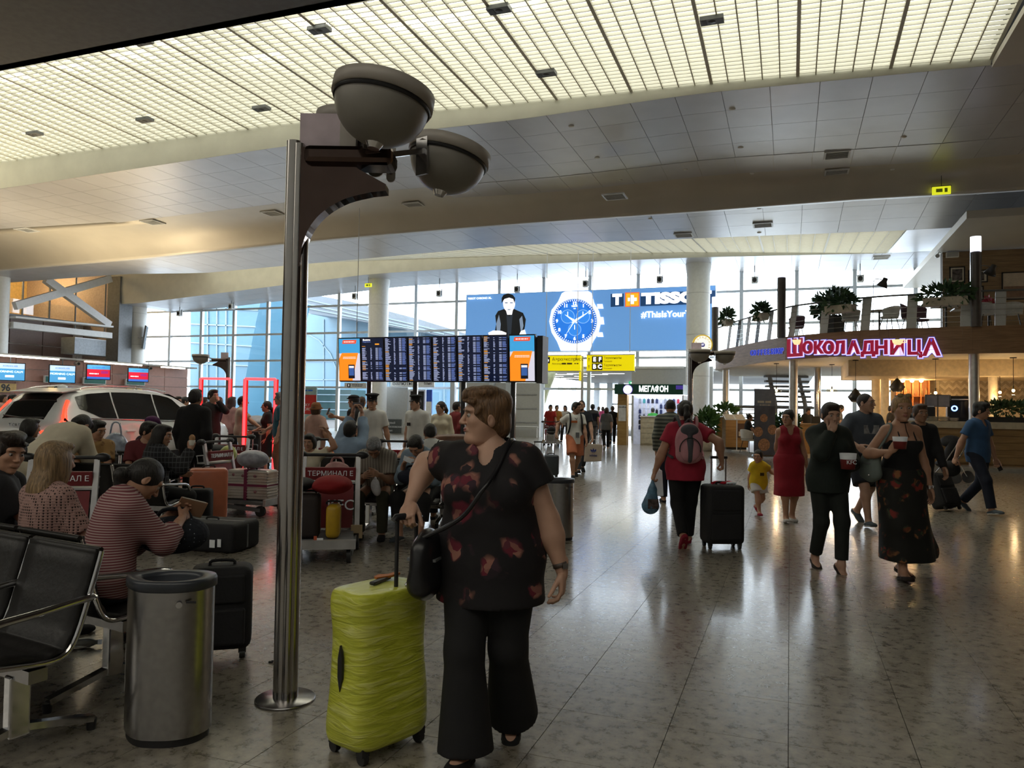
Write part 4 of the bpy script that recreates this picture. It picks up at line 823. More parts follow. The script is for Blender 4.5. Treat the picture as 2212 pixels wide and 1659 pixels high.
# ---- illuminated name, letter by letter
M_LRED = mat('letter_red', hexc('#a3163a'), .4, emit=.55); M_LGLOW = mat_emit('letter_halo', hexc('#c9c4f4'), 1.3); M_LVIO = mat_emit('letter_violet', hexc('#5a4fb0'), .8)
p, a = near_edge(1860, .1, 3.62); sg = thing('coffee_shop_sign', 'big red glowing Cyrillic coffee shop name on the curved wooden fascia', 'sign', p)
for ch, px, sz in (('Ш', 1722, .74), ('О', 1749, .50), ('К', 1772, .50), ('О', 1794, .50), ('Л', 1819, .50), ('А', 1848, .52), ('Д', 1878, .50), ('Н', 1906, .52), ('И', 1939, .54), ('Ц', 1974, .54), ('А', 2012, .64)):
    q, a = near_edge(px, .11, 3.6); cz = solve_z(px, {'Ш': 754}.get(ch, 752.5), q)
    l1 = text(ch, sz, M_LRED, sg, (q.x-p.x, q.y-p.y, cz-p.z), 'letter', .03, .022, rotz=a)
    me = text_mesh(ch, sz, .012, .048); me.transform(FACE); o = new_obj('halo', me, M_LGLOW, l1); o.location = (0, .035, 0)
    me = text_mesh(ch, sz, .006, .064); me.transform(FACE); o = new_obj('halo_edge', me, M_LVIO, l1); o.location = (0, .052, 0)
for px in (1729, 1941):
    q, a = near_edge(px, .16, 3.85); cz = solve_z(px, 737.5, q); c = MB().lathe([(.02, -.10), (.08, -.10), (.13, -.03), (.15, .05), (.14, .05), (.11, -.01)], n=16).build('cup', mat_emit('cup_cream', hexc('#f0e2a8'), 1.0), sg); c.location = (q.x-p.x, q.y-p.y, cz-p.z); MB().lathe([(0, .035), (.14, .045)], n=16).build('coffee', mat('coffee', (.05, .02, .01), .3), c); MB().tube([(.13, 0, .03), (.22, 0, .04), (.22, 0, -.03), (.12, 0, -.04)], .015, 6).build('handle', mat_emit('cup_cream', hexc('#f0e2a8'), 1.0), c)
p, a = near_edge(1660, .1, 3.62); cg = thing('coffeeshop_lettering', 'small blue glowing COFFEESHOP lettering on the wooden fascia', 'sign', p)
for k, ch in enumerate('COFFEESHOP'):
    px = 1628+k*7.3; q, a = near_edge(px, .08, 3.6); cz = solve_z(px, 763-k*.55, q); l1 = text(ch, .27, mat_emit('letter_blue', hexc('#2a3aa8'), .9), cg, (q.x-p.x, q.y-p.y, cz-p.z), 'letter', .02, .004, rotz=a)
    me = text_mesh(ch, .27, .006, .012); me.transform(FACE); o = new_obj('halo', me, mat_emit('letter_lilac', hexc('#8f8fd8'), .7), l1); o.location = (0, .03, 0)
# ---- railing on the deck
rl = thing('deck_railing', 'steel balustrade with thin cables along the curved coffee deck', 'railing', (0, 0, 0))
pts = [near_edge(px, -.02, 5.0)[0] for px in list(range(1552, 2240, 28))]
MB().tube(catmull(pts, 3), .028, 8).build('handrail', M_DGREY, rl)
for k in range(5): MB().tube([Vector((p.x, p.y, 4.16+k*.16)) for p in catmull(pts, 2)], .006, 5).build('cable', M_CHROME, rl)
for px in (1572, 1592, 1612, 1634, 1660, 1708, 1778, 1868, 1968, 2084, 2160):
    q, a = near_edge(px, .02, 4.0); n = Vector((-math.sin(a), math.cos(a), 0)); t = Vector((math.cos(a), math.sin(a), 0))
    MB().bar(q-Vector((0, 0, .2)), q+Vector((0, 0, 1.0))+n*.12+t*.05, .26, .025, upv=n).build('post', M_STEELW if px not in (1592, 1634) else M_DGREY, rl)
# ---- foliage helper
def foliage(name, parent, c, r, n, m, leaf=.09, up=.3, seed=1, droop=.0):
    rg = random.Random(seed); mb = MB()
    for _ in range(int(n*1.7)):
        d = Vector((rg.gauss(0, 1), rg.gauss(0, 1), rg.gauss(0, 1)+up)).normalized(); q = Vector(c)+Vector((d.x*r[0], d.y*r[1], d.z*r[2]))*rg.random()**.45
        t = (d+Vector((rg.uniform(-.6, .6), rg.uniform(-.6, .6), rg.uniform(-.4, .6)-droop))).normalized(); s = t.cross(Vector((rg.random(), rg.random(), rg.random()))).normalized(); L = leaf*1.45*rg.uniform(.7, 1.4); u = t.cross(s)
        mb.add([q, q+t*L*.5+s*L*.24+u*L*.05, q+t*L, q+t*L*.5-s*L*.24+u*L*.05], [(0, 1, 2, 3)])
    return mb.build(name, m, parent)
M_LEAF = mat('leaf_dark', (.06, .13, .06), .5, var=.4, scale=5); M_LEAF2 = mat('leaf_green', (.09, .20, .06), .5, var=.3, scale=5); M_POT = mat('planter_taupe', (.66, .61, .52), .6); M_POTD = mat('planter_black', (.03, .03, .03), .6); M_SOIL = mat('soil', (.05, .035, .025), .9)
def stems(parent, c, n, h, m, seed=0, spread=.12):
    rg = random.Random(seed); mb = MB()
    for _ in range(n): a = rg.random()*6.28; mb.tube([Vector(c), Vector(c)+Vector((math.cos(a)*spread*.4, math.sin(a)*spread*.4, h*.5)), Vector(c)+Vector((math.cos(a)*spread, math.sin(a)*spread, h))], .007, 4)
    return mb.build('stem', m, parent)
def rail_planter(px, py, w, label, seed):
    q, a = near_edge(px, .20, 4.9); z = solve_z(px, py, q); r = thing('rail_planter', label, 'planter', (q.x, q.y, z), a)
    MB().prism([(-.13, -.12), (.13, -.12), (.17, .12), (-.17, .12)], 'x', -w/2, w/2).build('trough', M_POT, r, fixn=True, bevel=.01); MB().bb((-w/2+.02, -.14, .09), (w/2-.02, .14, .115)).build('soil', M_SOIL, r)
    foliage('foliage', r, (0, 0, .20), (w*.62, .22, .26), 170, M_LEAF, .13, .6, seed, .2); stems(r, (0, 0, .1), 6, .2, M_LEAF, seed, .3)
    for s in (-1, 1): MB().tube([(s*w*.3, .145, .05), (s*w*.3, .165, .13), (s*w*.3, .175, 5.035-z), (s*w*.3, .225, 5.045-z), (s*w*.3, .26, 5.0-z)], .011, 6).build('hook', M_DGREY, r)
for k, (px, py, w, lab) in enumerate(((1582, 697, .55, 'small taupe trough of ferns on the railing near the steel column'), (1656, 685, .68, 'taupe trough of ferns on the railing above the COFFEESHOP letters'), (1822, 668, .85, 'long taupe trough of leafy plants on the railing above the red letters'), (2042, 652, 1.1, 'longest taupe trough of dark leafy plants on the railing by the wood wall'))): rail_planter(px, py, w, lab, 20+k)
def deck_pt(px, back): q, a = near_edge(px, -back, ZD1); return q, a
q, a = deck_pt(1752, 1.05); tp = thing('tall_planter', 'tall black square planter with a bushy plant on the deck', 'planter', q, a)
MB().prism([(-.24, 0), (.24, 0), (.29, .68), (-.29, .68)], 'x', -.27, .27).build('pot', M_POTD, tp, fixn=True, bevel=.01); MB().bb((-.25, -.25, .63), (.25, .25, .66)).build('soil', M_SOIL, tp); foliage('foliage', tp, (-.05, .05, 1.05), (.62, .42, .42), 420, M_LEAF, .15, .3, 31); stems(tp, (0, 0, .65), 9, .45, M_LEAF, 3, .35)
# ---- chairs, tables and lamps on the deck
M_SHELL = mat('chair_shell_white', (.74, .72, .66), .5); M_SHELLD = mat('chair_shell_plum', (.12, .06, .08), .6); M_LEGD = mat('chair_leg_dark', (.04, .035, .03), .5)
def shell_chair(loc, rz, shell, label, grp=None, seat_z=.44, back=.34):
    r = thing('shell_chair', label, 'chair', loc, rz, grp); rows = []
    for t in np.linspace(0, 1, 9):
        row = []
        for a in np.linspace(-1.35, 1.35, 11): rr = .26+.03*t; row.append((rr*math.sin(a), -.02-rr*.95*math.cos(a)+.0, seat_z+.02+t*(back*(.55+.45*math.cos(a*.9)))))
        rows.append(row)
    o = MB().grid(rows).build('backrest', shell, r); md = o.modifiers.new('t', 'SOLIDIFY'); md.thickness = .025
    MB().lathe([(0, seat_z+.02), (.22, seat_z+.02), (.26, seat_z), (.24, seat_z-.04), (0, seat_z-.05)], n=20).build('seat', shell, r)
    for sx_, sy_ in ((-1, -1), (1, -1), (-1, 1), (1, 1)): MB().cyl((sx_*.14, sy_*.13, seat_z-.03), (sx_*.22, sy_*.21, 0), .014, .010, n=8).build('leg', M_LEGD, r)
    return r
def cafe_table(loc, label, h=.74, rr=.36, sq=False):
    r = thing('cafe_table', label, 'table', loc, 0)
    if sq: MB().bb((-rr, -rr, h-.035), (rr, rr, h)).build('top', W_DARK, r)
    else: MB().lathe([(0, h), (rr, h), (rr, h-.03), (0, h-.03)], n=28).build('top', W_DARK, r)
    MB().cyl((0, 0, .02), (0, 0, h-.03), .03, n=10).build('pedestal', M_LEGD, r); MB().lathe([(0, .03), (.2, .015), (.22, 0), (0, 0)], n=20).build('foot', M_LEGD, r); return r
for px, b, rot, sh, lab in ((1817, .52, 20, M_SHELL, 'pale shell chair on the deck beside the black planter'), (1913, .55, -20, M_SHELL, 'pale shell chair on the deck behind the last red letters'), (1968, .9, 75, M_SHELLD, 'plum coloured shell chair turned sideways on the deck'), (1984, 1.7, 150, M_SHELLD, 'dark shell chair half hidden by the deck plant'), (2144, .62, 10, M_SHELL, 'grey shell chair on the deck by the framed pictures'), (2204, .7, -15, M_SHELL, 'grey shell chair on the deck under the large framed picture'), (1672, .8, 40, M_SHELLD, 'dark round chair on the deck behind the steel column')):
    q, a = deck_pt(px, b); shell_chair(q, a+math.pi+math.radians(rot), sh, lab, back=.42 if sh is M_SHELLD else .34)
for px, b, lab in ((1865, 1.3, 'dark round table between the pale deck chairs'), (2040, .9, 'dark square table under the longest rail trough'), (2106, 1.9, 'dark square table behind the lit steel column'), (2182, 2.1, 'dark table beside the wood wall on the deck')): q, a = deck_pt(px, b); cafe_table(q, lab, sq=(px > 2000))
q, a = deck_pt(2178, 2.1); fl = thing('flower_vase', 'red flowers in a small vase on the dark deck table', 'vase', (q.x, q.y, ZD1+.74)); MB().lathe([(0, 0), (.05, 0), (.06, .08), (.04, .14)], n=12).build('vase', M_WHITE, fl); foliage('flowers', fl, (0, 0, .22), (.16, .16, .10), 60, mat('petal_red', (.45, .04, .07), .5), .07, .3, 44)
def reading_lamp(px, pyhead, b, label, side=1):
    q, a = deck_pt(px, b); r = thing('floor_lamp', label, 'lamp', q, a); h = solve_z(px, pyhead, q)-ZD1
    MB().lathe([(0, .025), (.15, .02), (.16, 0), (0, 0)], n=20).build('base', M_LEGD, r); MB().tube(catmull([(-side*.28, 0, .02), (-side*.28, 0, h*.7), (-side*.26, 0, h+.08), (-side*.12, 0, h+.13), (0, 0, h+.08)], 5), .012, 6).build('pole', M_DGREY, r)
    R_ = Matrix.Rotation(math.radians(25*side), 3, 'Y'); MB().lathe([(.05, .16), (.07, .15), (.075, .06), (.10, .02), (.17, -.13), (.165, -.13), (.09, .02)], n=20, R=R_).build('shade', M_LEGD, r).location = (.02*side, 0, h)
    MB().sph((0, 0, h-.05), .04, 8).build('bulb', M_SIGNW, r)
reading_lamp(1888, 612, .9, 'dark gooseneck floor lamp standing against the bright deck windows'); reading_lamp(2150, 583, .5, 'dark gooseneck floor lamp in front of the framed pictures')
# ---- wood wall with pictures
RV = 30.5
x0 = WY(2036, 600, RV).x; wz = WY(2036, 545, RV).z
ww = struct('wall_timber', MB().bb((x0, RV+.03, ZD1), (23.9, RV+.4, wz)), M_JOINT)
nb = 16; bh = (wz-ZD1)/nb
for k in range(nb): MB().bb((x0, RV, ZD1+k*bh+.004), (23.9, RV+.03, ZD1+(k+1)*bh-.004)).build('plank', W_DARK, ww)
struct('ceiling_cafe', MB().bb((x0-.2, RV-5, wz+.02), (23.9, 39, wz+.25)), M_COVE)
M_PAPER = mat('picture_mount', (.62, .58, .50), .6); M_PHOTO = mat('picture_photo', (.10, .09, .09), .5, var=.9, scale=9); M_TAN = mat('picture_canvas', (.50, .44, .36), .6, var=.1)
def picture(px0, py0, px1, py1, label, inner=True):
    a, b = WY(px0, py1, RV-.03), WY(px1, py0, RV-.03); w, h = b.x-a.x, b.z-a.z; r = thing('framed_picture', label, 'picture', ((a.x+b.x)/2, RV-.03, (a.z+b.z)/2))
    MB().bb((-w/2, 0, -h/2), (w/2, .03, -h/2+.04)).bb((-w/2, 0, h/2-.04), (w/2, .03, h/2)).bb((-w/2, 0, -h/2), (-w/2+.04, .03, h/2)).bb((w/2-.04, 0, -h/2), (w/2, .03, h/2)).build('frame', M_BLACK, r); MB().bb((-w/2+.03, .01, -h/2+.03), (w/2-.03, .03, h/2-.03)).build('mount', M_PAPER if inner else M_TAN, r)
    if inner: MB().bb((-w*.32, .005, -h*.34), (w*.32, .012, h*.34)).build('photo', M_PHOTO, r)
    else: MB().bb((-w/2+.06, .005, -h/2+.06), (w/2-.06, .012, -h*.02)).build('lower_field', mat('picture_umber', (.22, .14, .10), .6, var=.2), r)
picture(2051, 575, 2085, 612, 'small framed dark photograph on the timber wall'); picture(2092, 582, 2134, 611, 'framed photograph half hidden behind the lit column'); picture(2064, 617, 2125, 650, 'wide framed picture behind the rail plants'); picture(2164, 583, 2290, 648, 'large framed canvas with a dark lower half', False)
p = WY(2058, 550, RV-.1); r = thing('wall_speaker', 'small white box on the timber wall under the ceiling', 'speaker', p); MB().bb((-.2, 0, -.09), (.2, .12, .09)).build('box', M_WHITE, r, bevel=.01); MB().bb((-.17, -.004, -.07), (.17, 0, .07)).build('grille', M_GREYW, r)
p = WY(2025, 553, RV-.1); r = thing('security_camera', 'small grey camera on the end of the timber wall', 'camera', p); MB().cyl((-.02, -.14, -.02), (.0, .1, 0), .07, n=12).build('barrel', M_GREYW, r); MB().tube([(0, .02, .03), (.06, .06, .15), (.12, .1, .12)], .015, 6).build('arm', M_GREYW, r)
# ---- under the deck: warm bar
BWV = 31.0
bar = struct('wall_bar_back', MB().bb((WY(1925, 850, BWV).x, BWV, ZF), (22.5, BWV+.2, ZD0)), mat('bar_plaster', (.66, .58, .42), .6))
bq, ba = near_edge(2020, -1.2)
struct('bulkhead', MB().bb((WY(1828, 800, 28).x, 27.0, WY(1900, 812, 27).z), (22.5, 30.9, ZD0)), mat('bulkhead_cream', (.78, .66, .46), .6))
# herringbone panel
xh0, xh1 = WY(2028, 850, BWV).x, WY(2300, 850, BWV).x; zh0, zh1 = WY(2080, 874, BWV).z, WY(2080, 812, BWV).z
hb = thing('herringbone_panel', 'panel of pale herringbone tiles above the bar', 'wall panel', (xh0, BWV-.036, zh0)); tl = MB().box((0, 0, 0), (.34, .03, .10)).mesh('tile'); tl.materials.append(mat('tile_stone', (.52, .46, .36), .4, var=.15))
nx = int((xh1-xh0)/.25); 
for i in range(nx):
    for jz in range(int((zh1-zh0)/.25)+1):
        for s, ox in ((1, 0), (-1, .125)):
            x = .12+i*.25+ox; z = .12+jz*.25
            if x < xh1-xh0-.1 and z < zh1-zh0-.1: o = inst('tile', tl, hb, (x, -.016-.003*(s > 0), z), (0, s*math.radians(45), 0), (.75, 1, .8))
MB().bb((0, -.008, 0), (xh1-xh0, 0, zh1-zh0)).build('backing', mat('grout_tan', (.36, .31, .23), .8), hb)
# shelf with bottles
xs0 = WY(1938, 860, BWV-.5).x; sw = WY(2008, 860, BWV-.5).x-xs0; sz0, sz1 = ZF, WY(1970, 818, BWV-.5).z
bs = thing('bottle_shelf', 'orange lit wooden bottle shelf behind the bar', 'shelf', (xs0, BWV-.42, 0)); M_SHW = wood('shelf_wood', '#9a5a2c', '#b87440', (1, 1, 6)); M_SHB = mat('shelf_back', (.62, .30, .12), .6)
MB().bb((0, .36, sz0), (sw, .4, sz1)).build('back_panel', M_SHB, bs)
for k in range(5): MB().bb((k*sw/4-.02, 0, sz0), (k*sw/4+.02, .36, sz1)).build('upright', M_SHW, bs)
shz = [sz0+.9+(sz1-sz0-.9)*t for t in (0, .33, .66, 1)]
for z in shz: MB().bb((0, 0, z-.025), (sw, .36, z)).build('shelf_board', M_SHW, bs)
bot = MB().lathe([(0, 0), (.029, 0), (.030, .16), (.022, .20), (.011, .24), (.011, .31), (0, .31)], n=10).mesh('bottle'); bot.materials.append(mat('bottle_glass', (.35, .25, .12), .15, var=.4, scale=2))
for z in shz[:3]:
    for k in range(12):
        if random.random() < .75: tag(inst('bottle', bot, None, (xs0+sw*(k//3+(.25, .5, .75)[k % 3])/4, BWV-.26, z)), 'amber bottle standing on the orange bar shelf', 'bottle', 'bottles on the bar shelf')
for k, px in enumerate((1950, 1970, 1990)):
    p = WY(px, 822, BWV-.8); r = thing('shelf_spotlight', 'warm glowing spotlight above the bottle shelf', 'lamp', p, 0, 'spotlights over the bottle shelf'); MB().sph((0, 0, 0), .07, 10).build('bulb', mat_emit('warm_bulb', (1, .62, .25), 25), r); MB().cyl((0, 0, .05), (0, 0, ZD0-p.z-.0), .02, n=6).build('stem', M_BLACK, r); point_light('spot_glow', p+Vector((0, -.15, -.12)), 28, (1, .6, .25), .06)
# counter
cpa, cpb = near_edge(1960, -.62)[0], near_edge(2212, -.72)[0]
ct = thing('bar_counter', 'long wooden coffee bar counter with a cream top', 'counter', (cpa.x, cpa.y, ZF)); ct.rotation_euler = (0, 0, math.atan2(cpb.y-cpa.y, cpb.x-cpa.x)); CL = (cpb-cpa).length+3
for k in range(5): MB().bb((0, -.02, .06+k*.2), (CL, .02, .25+k*.2)).build('front_plank', W_COUNTER, ct)
MB().bb((0, .02, 0), (CL, .7, 1.05)).build('carcass', W_COUNTER, ct); MB().bb((-.05, -.08, 1.05), (CL, .78, 1.24)).build('top', mat('counter_top_cream', (.62, .54, .40), .4), ct)
lq = near_edge(2016, .0)[0]
dd = Vector((math.cos(ct.rotation_euler.z), math.sin(ct.rotation_euler.z), 0)); nn_ = Vector((dd.y, -dd.x, 0))
def on_counter(px, back=.3, z=ZF+1.24): q = near_edge(px, 0)[0]; t = (q-cpa).dot(dd); return cpa+dd*t-nn_*back+Vector((0, 0, z))
q = on_counter(2018, -.03, 0); r = thing('oval_plaque', 'dark oval plaque on the wooden counter front', 'sign', (q.x, q.y, .99), ct.rotation_euler.z); MB().lathe([(0, 0), (.17, 0), (.17, .02), (0, .02)], n=28, R=Matrix.Rotation(math.pi/2, 3, 'X'), sy=.5).build('plate', mat('plaque_brown', (.05, .03, .02), .4), r); MB().tube([(.155*math.cos(t), -.022, .075*math.sin(t)) for t in np.linspace(0, 2*math.pi, 24, endpoint=False)], .005, 5, closed=True).build('rim', W_COUNTER, r)
# things on the counter
def cm(px, back, lab, nm, cat_): q = on_counter(px, back); return thing(nm, lab, cat_, q, ct.rotation_euler.z)
r = cm(1990, .56, 'dark coffee machine with glasses on top beside the bar shelf', 'coffee_machine', 'coffee machine'); MB().bb((-.45, -.2, .08), (.45, .25, .42)).build('body', M_BLACK, r, bevel=.03); MB().bb((-.42, -.16, .42), (.42, .22, .44)).build('cup_tray', M_CHROME, r); MB().bb((-.4, -.22, 0), (.4, .2, .08)).build('drip_tray', M_CHROME, r)
for k in (-.2, .15): MB().cyl((k, -.22, .26), (k, -.3, .2), .025, n=8).build('portafilter', M_CHROME, r)
for k in range(5): tag(MB().lathe([(.03, 0), (.035, .1), (.03, .1), (.025, .01), (0, .01)], n=10).build('drinking_glass', M_GLASS), 'small clear glass on top of the coffee machine', 'glass', 'glasses on the coffee machine').location = on_counter(1982+k*6, .55, ZF+1.24+.44)
for px, n, w in ((1996, 3, .14), (2022, 4, .16), (2046, 4, .15), (2068, 3, .13)):
    for k in range(n): q = on_counter(px, .12, ZF+1.24+k*.035); tag(MB().lathe([(.0, .0), (w*.55, 0), (w, .025), (w*.97, .03), (w*.5, .012), (0, .01)], n=20).build('plate', mat('plate_cream', (.60, .56, .46), .35)), 'cream plate in a stack on the bar counter', 'plate', 'stacked plates on the bar counter').location = q
r = cm(2036, .5, 'dark menu screens above the bar counter', 'menu_display', 'screen'); MB().bb((-.34, .1, .42), (.34, .14, .78)).build('panel', M_DGREY, r); MB().bb((-.30, .09, .44), (-.02, .1, .76)).build('page', mat('menu_page', (.32, .32, .38), .4), r); MB().bb((.02, .09, .44), (.3, .1, .76)).build('page', mat('menu_page', (.32, .32, .38), .4), r); MB().cyl((0, .13, 0), (0, .13, .45), .02, n=6).build('stand', M_DGREY, r)
r = cm(2086, .55, 'black oven with a round blue glowing light behind the counter', 'bar_oven', 'oven'); MB().bb((-.30, .05, 0), (.45, .5, .75)).build('body', M_BLACK, r, bevel=.02); MB().bb((-.24, .03, .1), (.36, .05, .6)).build('door', mat('oven_glass', (.01, .01, .012), .1), r); MB().lathe([(.05, 0), (.085, 0), (.085, .01), (.05, .01)], n=20, R=Matrix.Rotation(math.pi/2, 3, 'X')).build('light_ring', mat_emit('blue_ring', (.15, .35, 1), 6), r).location = (-.12, .02, .38); MB().bb((-.2, 0, .63), (.3, .03, .66)).build('handle', M_CHROME, r)
r = thing('counter_planter', 'leafy green plant trough at the end of the bar counter', 'planter', on_counter(2185, .3), ct.rotation_euler.z); MB().bb((-.75, -.14, 0), (.75, .14, .14)).build('trough', M_POTD, r); foliage('foliage', r, (0, 0, .36), (.72, .2, .2), 240, M_LEAF, .10, .5, 55); stems(r, (.1, 0, .14), 8, .3, M_LEAF, 5, .5)
MB().bb((-.7, -.12, .13), (.7, .12, .15)).build('soil', M_SOIL, r)
# pendant lamps
M_BULB = mat_emit('filament_bulb', (1, .66, .30), 30); M_SHG = mat_glass('shade_glass', (.95, .9, .8), .10)
def pendant(px, py, d, label, dark=False, grp=None):
    p = PD(px, py, d); top = ZD0-p.z; r = thing('pendant_lamp', label, 'lamp', p, 0, grp)
    MB().cyl((0, 0, .14), (0, 0, top), .008, n=6).build('cord', M_BLACK, r); MB().lathe([(0, top), (.09, top), (.09, top-.025), (0, top-.03)], n=16).build('ceiling_rose', M_BLACK, r)
    if dark: MB().lathe([(.03, .28), (.06, .24), (.24, .0), (.12, -.16), (.11, -.16), (.22, .0)], n=4).build('shade', M_BLACK, r)
    else: MB().lathe([(.03, .14), (.05, .12), (.17, .03), (.19, -.02), (.14, -.11), (.07, -.14)], n=20).build('shade', M_SHG, r)
    MB().sph((0, 0, -.01 if not dark else -.1), .045, 10).build('bulb', M_BULB, r); MB().cyl((0, 0, .03), (0, 0, .14), .022, n=8).build('socket', M_BLACK, r)
    point_light('pendant_glow', p+Vector((0, 0, -.18)), 26, (1, .68, .36), .06)
for px, py, d, lab in ((1677, 843, 27, 'glass pendant lamp glowing beside the tall menu banner'), (1797, 843, 27, 'clear glass pendant lamp hanging against the bright windows'), (2021, 848, 23.5, 'glass pendant lamp hanging in front of the herringbone tiles'), (2160, 847, 23.5, 'left glass pendant of the close pair over the bar plants' if False else 'lower glass pendant of the close pair over the bar plants'), (2189, 843, 22.5, 'upper glass pendant of the close pair over the bar plants')): pendant(px, py, d, lab)
pendant(1848, 858, 24.6, 'black angular pendant lamp beside the crew-cut man', True); pendant(1938, 836, 24.6, 'black angular pendant lamp above the blonde woman', True)
# ---- open stairs behind
st = thing('open_staircase', 'open steel staircase with dark treads going up to the deck', 'staircase', base_at(1708, 35), YAW)
for k in range(7):
    z = 1.75+k*.235; MB().bb((-1.0, .08*k, z), (1.0, .08*k+.28, z+.10)).build('tread', M_DGREY, st)
for x in (-.72, .66): MB().tube(catmull([(x-.05, 0, ZF), (x, -.05, 1.7), (x+.10, .7, 2.6), (x+.18, 1.6, 3.8)], 5), .11, 8).build('stringer', mat('stringer_grey', (.30, .29, .28), .5), st)
for k in range(9): z = .25+k*.17; MB().bb((-2.65, .12*k-1.2, z), (-.9, .12*k-.92, z+.045)).build('tread', mat('tread_pale', (.45, .46, .46), .5), st)
MB().bb((-2.6, -.2, 1.70), (1.0, .9, 1.82)).build('landing', M_DGREY, st); MB().bb((-2.5, .2, ZF), (-2.4, .3, 1.7)).bb((.9, .2, ZF), (1.0, .3, 1.7)).build('support_post', M_DGREY, st)
# ---- host area
p = base_at(1588, 29.0); p.z = ZF
hsn = thing('host_stand', 'wooden host counter with a small dark poster at the coffee shop entrance', 'counter', p, YAW); MB().bb((-.42, -.25, .08), (.42, .25, 1.15)).build('body', W_COUNTER, hsn, bevel=.01); MB().bb((-.38, -.2, 0), (.38, .2, .08)).build('plinth', M_BLACK, hsn); MB().bb((.02, -.262, .45), (.32, -.25, .98)).build('poster', mat('poster_dark', (.08, .04, .03), .5), hsn); MB().bb((.06, -.268, .5), (.28, -.262, .68)).build('poster_text', M_PAPER, hsn)
p = base_at(1592, 27.6); p.z = ZF
mst = thing('menu_stand', 'slim white menu lectern with an open menu', 'menu stand', p, YAW); MB().cyl((0, 0, .02), (0, 0, 1.15), .02, n=8).build('pole', M_STEELW, mst); MB().lathe([(0, .02), (.18, .015), (.2, 0), (0, 0)], n=20).build('foot', M_STEELW, mst); MB().box((-.1, 0, 1.22), (.75, .45, .02), (math.radians(25), 0, 0)).build('board', M_SIGNW, mst); MB().box((-.28, -.005, 1.235), (.3, .4, .005), (math.radians(25), 0, 0)).box((.09, -.005, 1.235), (.3, .4, .005), (math.radians(25), 0, 0)).build('menu_page', M_PAPER, mst)
p = base_at(1527, 29.5); pp = thing('potted_plant', 'leafy potted plant beside the coffee shop column', 'plant', p); MB().lathe([(0, 0), (.2, 0), (.26, .5), (.24, .5), (.22, .45), (0, .44)], n=18).build('pot', M_POT, pp); foliage('foliage', pp, (0, 0, 1.05), (.38, .36, .5), 260, M_LEAF2, .16, .3, 61); stems(pp, (0, 0, .44), 7, .5, M_LEAF, 8, .3)
p = base_at(1568, 30.3); p.z = ZF; pp = thing('potted_plant', 'light green plant in a wooden box behind the host counter', 'plant', p); MB().bb((-.35, -.2, 0), (.35, .2, 1.2)).build('box', W_COUNTER, pp); foliage('foliage', pp, (0, 0, 1.4), (.45, .35, .3), 160, M_LEAF2, .13, .4, 63); stems(pp, (0, 0, 1.2), 5, .2, M_LEAF, 9, .2)
p = base_at(1652, 24.5); p.z = ZF
bn = thing('roll_up_banner', 'tall dark grey banner stand printed with pizzas', 'banner', p, YAW+.15); zb = zat(1655, 840, 24.5)-ZF; MB().bb((-.36, 0, .06), (.36, .012, zb)).build('sheet', mat('banner_slate', (.10, .11, .15), .6, var=.3, scale=3), bn); MB().bb((-.36, -.002, zb-.55), (.36, 0, zb)).build('sheet_top', mat('banner_pale', (.20, .23, .30), .6), bn); MB().bb((-.40, -.08, 0), (.40, .09, .06)).build('base', M_BRUSH, bn); MB().cyl((0, .03, .05), (0, .03, zb), .012, n=6).build('pole', M_BRUSH, bn)
for x, z, rr in ((-.02, .36, .20), (-.22, .75, .16), (.26, .82, .16), (-.03, 1.17, .13)): MB().lathe([(0, 0), (rr, 0)], n=24, R=Matrix.Rotation(math.pi/2, 3, 'X')).build('printed_pizza', mat('pizza_print', (.45, .24, .14), .6, var=.5, scale=20), bn).location = (x, -.005, z*1.05)
bars(bn, 0, -.006, zb-.42, .5, .07, M_PAPER); bars(bn, 0, -.006, zb-.52, .36, .03, M_PAPER)
for px, d, lab in ((1704, 26.0, 'dark leafy plant behind the menu banner'), (1656, 27.0, 'dark leafy bush behind the roll-up banner')): p = base_at(px, d); p.z = ZF; pp = thing('potted_plant', lab, 'plant', p); MB().bb((-.22, -.2, 0), (.22, .2, .6)).build('pot', M_POTD, pp); foliage('foliage', pp, (0, 0, .95), (.36, .3, .45), 200, M_LEAF, .13, .3, px); stems(pp, (0, 0, .6), 6, .4, M_LEAF, px, .2)
p = base_at(1764, 26.8); p.z = ZF; cs2 = thing('cashier_desk', 'wooden cashier desk behind the menu banner', 'counter', p, YAW); MB().bb((-.7, -.3, 0), (.55, .3, 1.0)).build('body', W_COUNTER, cs2); MB().bb((-.75, -.35, 1.0), (.6, .35, 1.05)).build('top', W_DARK, cs2); MB().bb((-.2, -.05, 1.05), (.1, .0, 1.3)).build('till_screen', M_BLACK, cs2)
p = base_at(1618, 26.6); p.z = ZF; shell_chair(p, YAW+math.radians(-60), M_SHELL, 'cream shell chair under the seated waitress', seat_z=.46)
area_light('bar_ceiling_wash', (14.2, 25.5, ZD0-.08), (0, 0, 0), 7, 2.5, 230, (1, .72, .42))
area_light('deck_wash', (15.5, 27.0, wz-.1), (0, 0, 0), 5, 3, 160, (1, .85, .65))
